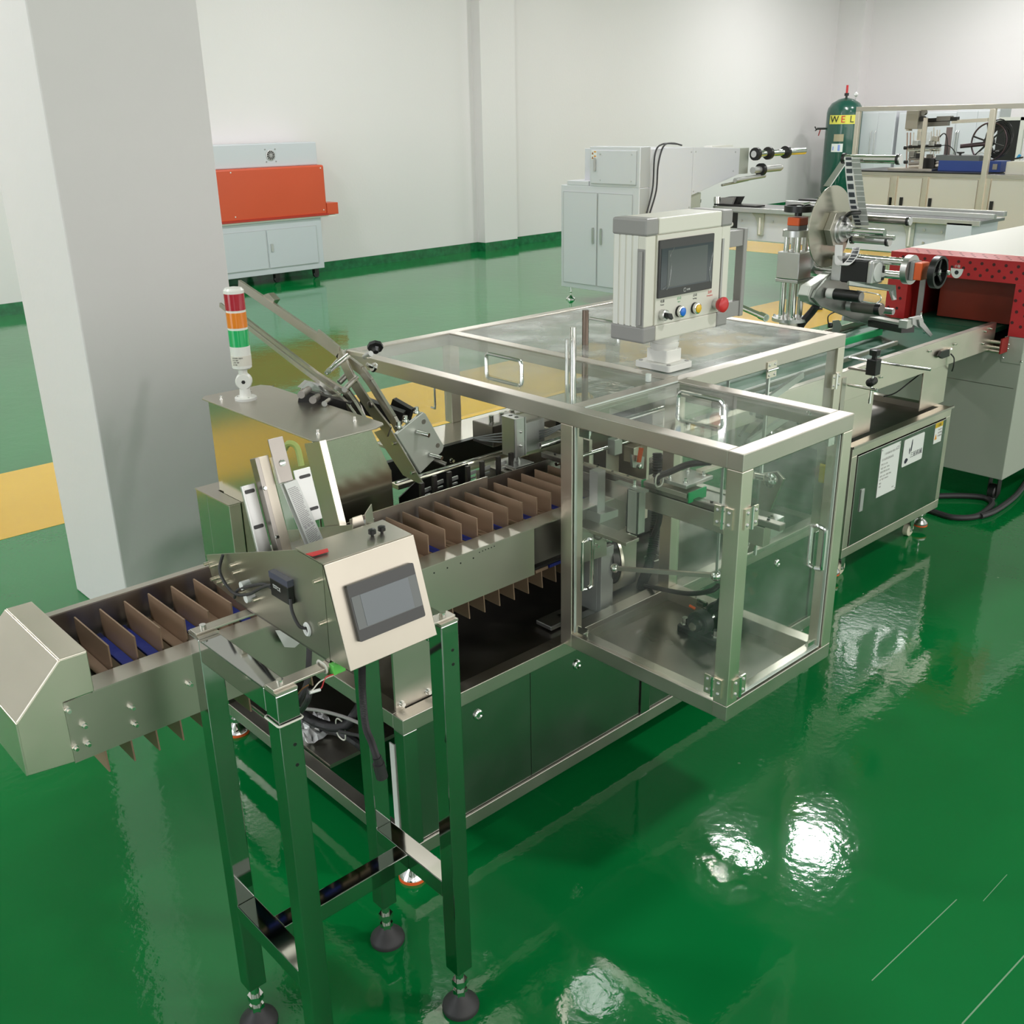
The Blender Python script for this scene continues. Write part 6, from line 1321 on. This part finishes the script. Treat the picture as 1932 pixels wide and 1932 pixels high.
for (y) in (6.70, 7.55): level_foot(t, WX + 0.05, y, 0.135, dome=CHROME, r=0.05)
level_foot(t, 8.4, 6.70, 0.135, dome=CHROME, r=0.05)
hose('power_cable', [at(1220, 402, y=6.55), at(1226, 380, y=6.55), at(1232, 350, y=6.55), at(1236, 290, y=6.55), at(1250, 272, y=6.62), at(1280, 272, y=6.8)], 0.008, 'black cable draped over the pale wrapping machine, left of the pair', rings=False, smooth=8)
hose('power_cable', [at(1226, 402, y=6.54), at(1238, 360, y=6.54), at(1242, 310, y=6.54), at(1252, 276, y=6.60), at(1268, 270, y=6.7), at(1286, 274, y=6.85)], 0.008, 'black cable draped over the pale wrapping machine, right of the pair', rings=False, smooth=8)

# infeed conveyor of the wrapping machine: runs towards the right, table on brackets
t = thing('infeed_table', (9.1, 5.2, 0), 'long pale steel infeed table with curved brackets joined to the pale wrapping machine', 'conveyor')
TXF, TXB = 8.85, 9.25
part('side_panel', MB().box(TXF, TXF + 0.01, 3.90, 6.48, 0.615, 0.885), LIGHTG, t, bevel=0.002)
part('side_panel', MB().box(TXB, TXB + 0.01, 3.90, 6.48, 0.615, 0.885), LIGHTG, t)
part('table_top', MB().box(TXF - 0.03, TXB + 0.03, 3.80, 6.55, 0.900, 0.925), mat('table_steel', (0.42, 0.42, 0.43), 0.28, 1.0), t, bevel=0.002)
part('edge_rail', MB().box(TXF - 0.06, TXF - 0.03, 3.80, 6.50, 0.885, 0.930), ALU, t, bevel=0.003)
part('guide_rail', MB().box(TXF + 0.08, TXF + 0.14, 3.75, 5.6, 0.940, 0.975), ALU, t, bevel=0.003)
part('guide_rail', MB().box(TXF + 0.28, TXF + 0.34, 3.75, 5.9, 0.945, 0.985), ALU, t, bevel=0.003)
for y in (5.98, 4.42):
    bk = [V(TXF - 0.02, y + 0.11, 0.885), V(TXF - 0.02, y - 0.04, 0.885), V(TXF - 0.02, y - 0.04, 0.67), V(TXF - 0.02, y + 0.025, 0.67), V(TXF - 0.02, y + 0.03, 0.78), V(TXF - 0.02, y + 0.06, 0.84)]
    b_ = part('curved_bracket', MB().prism(bk, (0.02, 0, 0)), WARMG, t, bevel=0.002)
    part('bracket_rib', MB().box(TXF - 0.032, TXF - 0.02, y - 0.012, y + 0.004, 0.68, 0.84), WARMW, b_)
hs = MB()
for (u_, v_) in ((1399, 416), (1458, 418), (1725, 433), (1744, 434), (1777, 438), (1791, 442), (1722, 458), (1742, 458)):
    p = at(u_, v_, x=TXF); part('panel_bolt', MB().cyl(p, p - X * 0.008, 0.012, 10), ALU, t)
part('cable_port', MB().box(TXF - 0.004, TXF, 6.26, 6.38, 0.72, 0.87), BLACK, t)
part('socket', MB().cyl((TXF - 0.004, 6.33, 0.755), (TXF - 0.012, 6.33, 0.755), 0.025, 14), PAPER, t)
part('end_box', MB().box(TXF - 0.06, TXB + 0.05, 3.86, 4.08, 0.70, 0.905), LIGHTG, t, bevel=0.003)
part('flat_tray', MB().box(TXF + 0.05, TXB, 5.20, 5.75, 0.93, 0.955), STEEL, t); part('pusher_bar', MB().box(TXB - 0.05, TXB + 0.1, 5.55, 5.80, 0.955, 1.00), BLKST, t)
for (x, y) in ((8.95, 5.32), (9.2, 5.32), (8.95, 4.0), (9.2, 4.0)):
    part('leg', MB().box(x - 0.02, x + 0.02, y - 0.02, y + 0.02, 0.02, 0.62), LIGHTG, t)
    part('leg_foot', MB().cyl((x, y, 0), (x, y, 0.02), 0.04, 16), BLACK, t)
g = thing('film_former', (8.95, 6.4, 0.93), 'black film former with a steel roller and knob on the end of the infeed table', 'film former')
part('former_plate', MB().prism([at(1358, 384, x=8.95), at(1364, 373, x=8.95), at(1376, 371, x=8.95), at(1399, 371, x=8.95), at(1390, 388, x=8.95), at(1372, 394, x=8.95)], (0.06, 0, 0)), BLKST, g)
part('former_plate', MB().prism([at(1358, 384, x=8.90), at(1360, 373, x=8.90), at(1386, 372, x=8.90), at(1378, 392, x=8.90)], (0.03, 0, 0)), GREYP, g)
part('roller', MB().cyl(at(1353, 392, x=8.9), at(1353, 371, x=8.9), 0.035, 18), CHROME, g)
part('knob', MB().lathe(at(1315, 382, x=8.9), Z, [(-0.06, 0.015), (-0.01, 0.015), (0, 0.042), (0.03, 0.042), (0.035, 0.03)], 16), BLACK, g)
part('base_bar', MB().box(8.85, 9.0, 6.05, 6.56, 0.93, 0.945), BLKST, g)

# ================================================================== ORANGE HOODED OVEN near the back wall
t = thing('orange_oven', (6.0, 11.0, 0), 'heat tunnel with a bright orange hood and pale grey doors behind the column', 'oven')
OY, RX = 10.95, 0.0
def orot(o): return o
part('hood', MB().box(4.95, 7.03, OY, OY + 0.35, 0.745, 1.315), ORANGE, t, bevel=0.02)
part('hood_lip', MB().box(4.94, 7.04, OY - 0.012, OY + 0.02, 0.735, 0.76), mat('dark_orange', (0.45, 0.035, 0.02), 0.4), t)
part('side_tab', MB().box(7.03, 7.19, OY + 0.0, OY + 0.2, 0.74, 0.875), ORANGE, t, bevel=0.004)
part('top_box', MB().box(4.95, 6.98, OY + 0.05, OY + 0.35, 1.315, 1.575), LIGHTG, t, bevel=0.012)
fan = part('fan', MB().lathe((6.355, OY + 0.05, 1.445), -Y, [(0, 0.058), (0.006, 0.058), (0.007, 0.050)], 24), ALU, t)
part('fan_hole', MB().lathe((6.355, OY + 0.043, 1.445), -Y, [(0, 0.050), (0.001, 0.050)], 20), BLKST, fan)
for k in range(6):
    a = k * pi / 6; part('fan_guard', MB().bar((6.355 - 0.05 * math.cos(a), OY + 0.040, 1.445 - 0.05 * math.sin(a)), (6.355 + 0.05 * math.cos(a), OY + 0.040, 1.445 + 0.05 * math.sin(a)), 0.004, 0.004, up=Y), ALU, fan)
for (dx, dz) in ((-0.065, 0.065), (0.065, 0.065), (-0.06, -0.07), (0.065, -0.07)): part('screw', MB().cyl((6.355 + dx, OY + 0.05, 1.445 + dz), (6.355 + dx, OY + 0.045, 1.445 + dz), 0.008, 8), GREYP, t)
for (x, z) in ((5.80, 1.28), (6.98, 1.28), (5.80, 0.80), (6.98, 0.80)): part('screw', MB().cyl((x, OY, z), (x, OY - 0.004, z), 0.008, 8), PAPER, t)
part('cabinet', MB().box(4.95, 6.94, OY + 0.02, OY + 0.35, 0.115, 0.735), LIGHTG, t, bevel=0.004)
part('shelf_edge', MB().box(4.95, 7.16, OY + 0.0, OY + 0.2, 0.715, 0.735), WARMW, t)
for (x0_, x1_) in ((5.30, 6.17), (6.185, 6.86)):
    d = part('cabinet_door', MB().box(x0_, x1_, OY + 0.012, OY + 0.02, 0.19, 0.625), LIGHTG, t, bevel=0.002)
    part('door_outline', MB().box(x0_, x1_, OY + 0.0115, OY + 0.0125, 0.187, 0.191).box(x0_, x1_, OY + 0.0115, OY + 0.0125, 0.623, 0.627).box(x1_ - 0.003, x1_ + 0.001, OY + 0.0115, OY + 0.0125, 0.19, 0.625), PALEG2, d)
part('door_handle', MB().prism(rrect((6.235, OY + 0.012, 0.42), X, Z, 0.03, 0.09, 0.006, 3), (0, -0.008, 0)), ALU, t)
for x in (5.2, 6.3, 6.85):
    c = part('caster_fork', MB().box(x - 0.03, x + 0.03, OY + 0.06, OY + 0.12, 0.05, 0.115), BLKST, t)
    part('caster_wheel', MB().lathe((x, OY + 0.07, 0.04), Y, [(0, 0.036), (0.004, 0.040), (0.03, 0.040), (0.034, 0.036)], 20), BLACK, c)

# ================================================================== GREEN AIR TANK
gx, gy, R_ = 18.9, 11.05, 0.335
t = thing('air_tank', (gx, gy, 0), 'tall dark green compressed air tank with stickers standing in the room corner', 'tank')
prof = [(0.18, 0.05), (0.20, 0.20), (0.28, 0.30), (0.36, R_), (1.78, R_), (1.86, 0.32), (1.95, 0.26), (2.02, 0.14), (2.045, 0.04)]
part('vessel', MB().lathe((gx, gy, 0), Z, prof, 48), TANKM, t)
for a in (0.5, 2.6, 4.7): part('leg', MB().box(gx + 0.26 * math.cos(a) - 0.03, gx + 0.26 * math.cos(a) + 0.03, gy + 0.26 * math.sin(a) - 0.03, gy + 0.26 * math.sin(a) + 0.03, 0, 0.32), TANKM, t)
td = (V(CAM.x, CAM.y, 0) - V(gx, gy, 0)).normalized(); ts_ = Z.cross(td)
def curved(name, w0, w1, z0_, z1_, m_, off, par):
    mb = MB(); n_ = 8; pts = []
    A0 = math.atan2(td.y, td.x)
    inner = [V(gx + (R_ + off) * math.cos(A0 + a), gy + (R_ + off) * math.sin(A0 + a), z0_) for a in [w0 + (w1 - w0) * k / n_ for k in range(n_ + 1)]]
    outer = [V(gx + (R_ + off + 0.002) * math.cos(A0 + a), gy + (R_ + off + 0.002) * math.sin(A0 + a), z0_) for a in [w1 - (w1 - w0) * k / n_ for k in range(n_ + 1)]]
    for k in range(n_):
        mb.prism([inner[k], inner[k + 1], outer[n_ - k - 1], outer[n_ - k]], (0, 0, z1_ - z0_))
    return part(name, mb, m_, par)
s1 = curved('yellow_label', -0.90, 0.72, 1.58, 1.74, mat('pale_yellow_sticker', (0.72, 0.66, 0.10), 0.4), 0.001, t)
for k, ch_ in enumerate('WEL'):
    A0 = math.atan2(td.y, td.x); a = A0 - 0.55 + 0.48 * k; rd = V(math.cos(a), math.sin(a), 0)
    text('label_lettering', ch_, V(gx, gy, 1.61) + rd * (R_ + 0.008), Z.cross(rd), Z, 0.17, INK if k != 1 else REDINK, s1, 'CENTER', 0.001)
curved('brass_plate', -0.50, 0.05, 1.27, 1.40, mat('beige_plate', (0.42, 0.36, 0.24), 0.4, 0.3), 0.001, t)
s2 = curved('white_label', -0.60, 0.05, 1.08, 1.23, PAPER, 0.001, t)
curved('blue_print', -0.22, -0.10, 1.10, 1.21, mat('pale_blue_ink', (0.25, 0.33, 0.75), 0.5), 0.004, s2); curved('blue_print', -0.52, -0.46, 1.11, 1.18, mat('pale_blue_ink', (0.25, 0.33, 0.75), 0.5), 0.004, s2)
vx = V(gx, gy, 0) + ts_ * 0.03
part('valve_pipe', MB().cyl((gx, gy, 2.03), (gx, gy, 2.13), 0.022, 12).box(gx - 0.03, gx + 0.03, gy - 0.03, gy + 0.03, 2.08, 2.13), BLKST, t)
part('valve_lever', MB().bar((gx, gy, 2.12), (gx, gy, 2.27), 0.03, 0.03, up=X), REDP, t)
gp = V(gx, gy, 0) - ts_ * -0.17
part('pressure_gauge', MB().lathe(gp + V(0, 0, 2.10), td, [(-0.02, 0.040), (0.02, 0.040), (0.022, 0.034)], 20).cyl(gp + V(0, 0, 1.96), gp + V(0, 0, 2.06), 0.012, 10), ALU, t)
sp_ = V(gx, gy, 1.50) - ts_ * R_
part('outlet_valve', MB().cyl(sp_, sp_ - ts_ * 0.16, 0.02, 12).cyl(sp_ - ts_ * 0.16 - Z * 0.03, sp_ - ts_ * 0.20 + Z * 0.04, 0.012, 10).cyl(sp_ - ts_ * 0.15, sp_ - ts_ * 0.19 - Z * 0.04, 0.010, 10), BLKST, t)
part('outlet_lever', MB().bar(sp_ - ts_ * 0.09, sp_ - ts_ * 0.12 - Z * 0.13, 0.02, 0.02), REDIN, t)

# ================================================================== STEEL FRAMED MACHINE at the right
SX = 14.0
t = thing('frame_machine', (14.5, 6.3, 0), 'long steel machine bench with black door handles and an open tube frame', 'machine')
part('bench_body', MB().box(SX + 0.03, SX + 0.9, 4.4, 7.98, 0.10, 0.97), STEELV, t)
part('bench_edge', MB().box(SX - 0.01, SX + 0.92, 4.4, 8.0, 0.955, 1.00), STEEL, t); part('bench_mat', MB().box(SX - 0.015, SX + 0.93, 6.10, 8.0, 1.00, 1.018), BLACK, t)
def frpost(y, z0_, z1_, w_=0.06, x=SX): return part('frame_post', MB().box(x - 0.03, x + 0.03, y - w_ / 2, y + w_ / 2, z0_, z1_), STEELV, t, bevel=0.003)
frpost(7.97, 0.0, 1.80); frpost(7.46, 1.0, 1.80, 0.05, SX + 0.85); frpost(6.08, 0, 1.80, 0.07); frpost(5.72, 1.0, 1.80, 0.05, SX + 0.85); frpost(4.43, 0, 1.80)
part('frame_rail', MB().box(SX - 0.03, SX + 0.03, 4.40, 8.0, 1.80, 1.86), STEEL, t, bevel=0.003); part('frame_rail', MB().box(SX + 0.82, SX + 0.88, 4.40, 8.0, 1.80, 1.86), STEEL, t, bevel=0.003)
for (y0_, y1_, hy) in ((7.40, 7.95, 7.34), (6.93, 7.27, 7.20), (6.16, 6.82, 6.78), (5.35, 5.98, 5.90), (4.6, 5.25, 5.18)):
    yy = [at(u_, 380, x=SX).y for u_ in (1679,)]
    d = part('bench_door', MB().box(SX + 0.015, SX + 0.03, y0_, y1_, 0.20, 0.93), mat('door_steel', (0.82, 0.79, 0.74), 0.38, 0.6, rvar=0.03, bscale=2), t, bevel=0.003)
for (u_, v_) in ((1680, 380), (1700, 380), (1754, 382), (1870, 388)):
    p = at(u_, v_, x=SX + 0.01); part('door_handle', MB().box(SX + 0.0, SX + 0.012, p.y - 0.022, p.y + 0.022, p.z - 0.055, p.z + 0.055), BLACK, t)
for y in (7.32, 6.87, 6.02, 5.30): part('door_mullion', MB().box(SX, SX + 0.03, y - 0.03, y + 0.03, 0.10, 0.955), STEELV, t, bevel=0.002)

def ap(u_, v_, x=SX + 0.4): return at(u_, v_, x=x)
t = thing('printing_unit', (SX + 0.4, 7.1, 1.018), 'upright roller unit with grey motor box and vertical rods on the bench mat', 'machine unit')
c = ap(1727, 226); part('motor_box', MB().box(SX + 0.3, SX + 0.45, c.y - 0.09, c.y + 0.09, c.z - 0.12, c.z + 0.12), mat('beige_grey', (0.36, 0.33, 0.28), 0.5), t, bevel=0.004)
c = ap(1712, 238); part('bracket_plate', MB().prism([ap(1709, 247), ap(1718, 247), ap(1716, 230), ap(1712, 222)], (0.05, 0, 0)), mat('pinkish_plate', (0.60, 0.50, 0.44), 0.5), t)
c = ap(1745, 212); part('pulley', MB().cyl(c, c - X * 0.06, 0.04, 18), DARKST, t); part('pulley_hub', MB().cyl(ap(1744, 224), ap(1744, 224) - X * 0.08, 0.035, 18), BLKST, t)
for (u_, v0_, v1_, r_, m_) in ((1712, 250, 320, 0.010, mat('copper_rod', (0.42, 0.30, 0.24), 0.3, 0.9)), (1718, 250, 320, 0.010, mat('copper_rod', (0.42, 0.30, 0.24), 0.3, 0.9)), (1768, 245, 290, 0.010, STEEL), (1773, 245, 290, 0.008, STEEL)):
    part('vertical_rod', MB().cyl(ap(u_, v0_), ap(u_ - 2, v1_), r_, 8), m_, t)
part('front_bar', MB().bar(ap(1747, 222, SX + 0.25), ap(1737, 322, SX + 0.25), 0.02, 0.055), STEELV, t)
for (v_, m_) in ((277, BLKST), (284, CHROME), (300, DARKST), (308, DARKST), (314, STEEL)):
    part('cross_roller', MB().cyl(ap(1715, v_), ap(1775, v_ - 2), 0.022, 12), m_, t)
for v_ in (279, 306): part('black_knob', MB().cyl(ap(1706, v_), ap(1712, v_), 0.025, 12), BLACK, t)
part('roller_bracket', MB().prism([ap(1710, 284), ap(1722, 280), ap(1724, 272), ap(1712, 276)], (0.10, 0, 0)), STEEL, t)
part('base_tray', MB().box(SX + 0.2, SX + 0.6, 6.90, 7.55, 1.018, 1.045), STEEL, t); part('gearbox', MB().box(SX + 0.35, SX + 0.55, 6.95, 7.15, 1.045, 1.18), BLKST, t, bevel=0.01)
part('rack_plate', MB().prism([ap(1727, 282), ap(1732, 248), ap(1755, 250), ap(1752, 275)], (0.01, 0, 0)), FILM, t)
for (u_, v0_, v1_) in ((1724, 250, 300), (1757, 248, 290), (1762, 240, 300)): part('vertical_rod', MB().cyl(ap(u_, v0_), ap(u_ - 1, v1_), 0.009, 8), STEEL, t)
for (u_, v_, m_) in ((1722, 291, DARKST), (1735, 294, BLKST), (1760, 270, ALU), (1766, 262, STEEL), (1755, 296, DARKST), (1729, 270, ALU)): part('clamp_block', MB().box(SX + 0.36, SX + 0.44, ap(u_, v_).y - 0.04, ap(u_, v_).y + 0.04, ap(u_, v_).z - 0.035, ap(u_, v_).z + 0.035), m_, t, bevel=0.004)
part('pneumatic_tube', MB().tube([ap(1770, 262), ap(1780, 252), ap(1786, 258), ap(1787, 280), ap(1784, 300)], 0.008, 6, smooth=5).tube([ap(1772, 275), ap(1790, 275), ap(1802, 288), ap(1800, 302)], 0.006, 6, smooth=5), BLKST, t)
t = thing('overhead_arm', (SX + 0.6, 6.5, 1.018), 'horizontal black and steel guide arm on a purplish post above the bench', 'arm')
part('guide_arm', MB().bar(ap(1750, 227, SX + 0.6), ap(1808, 224, SX + 0.6), 0.08, 0.05), BLKST, t); part('guide_arm', MB().bar(ap(1752, 234, SX + 0.6), ap(1790, 232, SX + 0.6), 0.08, 0.07), DARKST, t)
part('steel_arm', MB().bar(ap(1797, 230, SX + 0.6), ap(1865, 226, SX + 0.6), 0.06, 0.045), STEELV, t)
part('cross_block', MB().bar(ap(1770, 224, SX + 0.6), ap(1796, 223, SX + 0.6), 0.10, 0.06), DARKST, t)
part('post', MB().bar(ap(1792, 240, SX + 0.6), ap(1785, 302, SX + 0.6), 0.04, 0.07), mat('mauve_enamel', (0.32, 0.24, 0.24), 0.4), t)
part('post_foot', MB().cyl(ap(1785, 306, SX + 0.6), ap(1785, 296, SX + 0.6), 0.03, 12), BLKST, t)
t = thing('coil_reel', (SX + 0.5, 6.2, 1.018), 'dark spoked reel ring holding coiled black cable above the bench', 'reel')
rc = ap(1866, 268, SX + 0.5)
part('reel_ring', MB().tube([rc + Y * (0.235 * math.cos(2 * pi * k / 32)) + Z * (0.245 * math.sin(2 * pi * k / 32)) for k in range(32)], 0.012, 8, closed=True), mat('dark_purple_steel', (0.10, 0.07, 0.08), 0.35, 0.6), t)
for a in (0.3, 1.35, 2.4, 3.4, 4.5, 5.5): part('reel_spoke', MB().bar(rc, rc + Y * (0.23 * math.cos(a)) + Z * (0.24 * math.sin(a)), 0.02, 0.02, up=X), BLKST, t)
part('reel_hub', MB().cyl(rc - X * 0.03, rc + X * 0.03, 0.07, 20), BLKST, t)
cbm = MB(); random.seed(4)
for k in range(16):
    o_ = V(0.03 * random.random(), -0.12 + random.uniform(-0.03, 0.03), 0.03 + random.uniform(-0.04, 0.04)); ry = 0.13 + random.uniform(-0.02, 0.03); rz_ = 0.19 + random.uniform(-0.03, 0.03)
    cbm.tube([rc + o_ + Y * (ry * math.cos(2 * pi * j / 20)) + Z * (rz_ * math.sin(2 * pi * j / 20)) for j in range(20)], 0.009, 6, closed=True)
part('coiled_cable', cbm, BLACK, t, kind='stuff')
part('reel_shaft', MB().cyl(ap(1812, 276, SX + 0.4), ap(1872, 270, SX + 0.5), 0.028, 14), mat('dark_purple_steel', (0.10, 0.07, 0.08), 0.35, 0.6), t)
part('reel_stand', MB().bar(rc, rc - Z * 0.42, 0.03, 0.05), BLKST, t)
t = thing('blue_motor_box', (SX + 0.4, 6.55, 1.018), 'long blue box unit on the steel bench behind the bench post', 'machine unit')
c0_, c1_ = ap(1778, 300).y, ap(1896, 300).y
part('blue_case', MB().box(SX + 0.3, SX + 0.6, c1_, c0_, 1.018, 1.155), BLUEBOX, t, bevel=0.004)
part('grey_lid', MB().box(SX + 0.3, SX + 0.65, c1_ + 0.3, c0_ + 0.05, 1.155, 1.22), mat('slate_lid', (0.16, 0.17, 0.17), 0.4), t)
part('lid_knob', MB().lathe((SX + 0.35, ap(1814, 298).y, 1.22), Z, [(0, 0.015), (0.02, 0.015), (0.03, 0.05), (0.045, 0.05)], 14), BLKST, t)
part('wire_rack', MB().tube([ap(1838, 318), ap(1840, 300), ap(1848, 288), ap(1862, 290)], 0.01, 6, smooth=4).tube([ap(1830, 295), ap(1870, 293)], 0.008, 6), PAPER, t)
part('case_tag', MB().box(SX + 0.292, SX + 0.3, ap(1883, 318).y - 0.03, ap(1883, 318).y + 0.03, 1.05, 1.12), mat('beige_grey', (0.36, 0.33, 0.28), 0.5), t)
t = thing('white_carton', (SX + 0.35, 5.85, 1.0), 'white carton with small tools on top at the right end of the bench', 'box')
part('carton', MB().box(SX + 0.15, SX + 0.5, 5.40, ap(1897, 320, SX + 0.15).y, 1.0, 1.16), mat('white_card', (0.80, 0.76, 0.66), 0.6), t, bevel=0.003)
t = thing('hand_tool', (SX + 0.3, 5.8, 1.16), 'dark hand tool with a blue grip lying on the white carton', 'tool')
part('tool_bar', MB().bar(ap(1912, 300, SX + 0.2), ap(1930, 297, SX + 0.2), 0.03, 0.02), BLKST, t); part('tool_grip', MB().bar(ap(1920, 298, SX + 0.2), ap(1925, 292, SX + 0.2), 0.03, 0.03), mat('sky_blue_grip', (0.05, 0.35, 0.7), 0.4), t)

# ================================================================== WHITE LOCKERS by the right wall
def locker(u0, u1, x, lab, handles, top=1.72):
    y0_, y1_ = at(u1, 260, x=x).y, at(u0, 260, x=x).y
    t = thing('white_locker', (x + 0.2, (y0_ + y1_) / 2, 0), lab, 'cabinet')
    part('locker_body', MB().box(x, x + 0.45, y0_, y1_, 0, top), PALEG, t, bevel=0.004)
    ym = (y0_ + y1_) / 2
    for (a, b) in ((y0_ + 0.01, ym - 0.004), (ym + 0.004, y1_ - 0.01)): part('locker_door', MB().box(x - 0.008, x, a, b, 0.08, top - 0.03), PALEG, t, bevel=0.003)
    for (u_) in handles:
        yh = at(u_, 265, x=x).y; part('door_handle', MB().tube([(x - 0.008, yh, 1.02), (x - 0.035, yh, 1.05), (x - 0.035, yh, 1.42), (x - 0.008, yh, 1.45)], 0.010, 8), ALUL, t)
locker(1622, 1686, 19.0, 'pale locker with two bow handles between the green tank and the bench frame', (1643, 1651), 1.80)
locker(1692, 1800, 19.0, 'pale locker behind the upright roller unit on the bench', (), 1.78)
locker(1800, 1880, 19.0, 'pale locker behind the cable reel on the bench', (1803, 1807), 1.80)
t = thing('dark_doorway', (18.4, 7.6, 0), 'black panel in a white frame behind the coiled cable reel', 'panel')
dx_ = 18.0
y0_, y1_ = at(1921, 260, x=dx_).y, at(1880, 260, x=dx_).y
part('panel_body', MB().box(dx_, dx_ + 0.04, y0_, y1_, 0, 1.62), BLACK, t)
part('panel_frame', MB().box(dx_ - 0.01, dx_ + 0.05, y0_ - 0.07, y0_, 0, 1.67).box(dx_ - 0.01, dx_ + 0.05, y0_ - 0.07, y1_, 1.62, 1.67), WARMW, t)

# lettering becomes plain mesh so that every mark is an object of its own
bpy.context.view_layer.update()
dg = bpy.context.evaluated_depsgraph_get()
for o in [o for o in COL.objects if o.type == 'FONT']:
    me = bpy.data.meshes.new_from_object(o.evaluated_get(dg)); n_ = bpy.data.objects.new('lettering', me)
    nm = o.name.split('.')[0]; COL.objects.link(n_); n_.parent = o.parent; n_.location = o.location; n_.rotation_euler = o.rotation_euler
    bpy.data.objects.remove(o); n_.name = nm
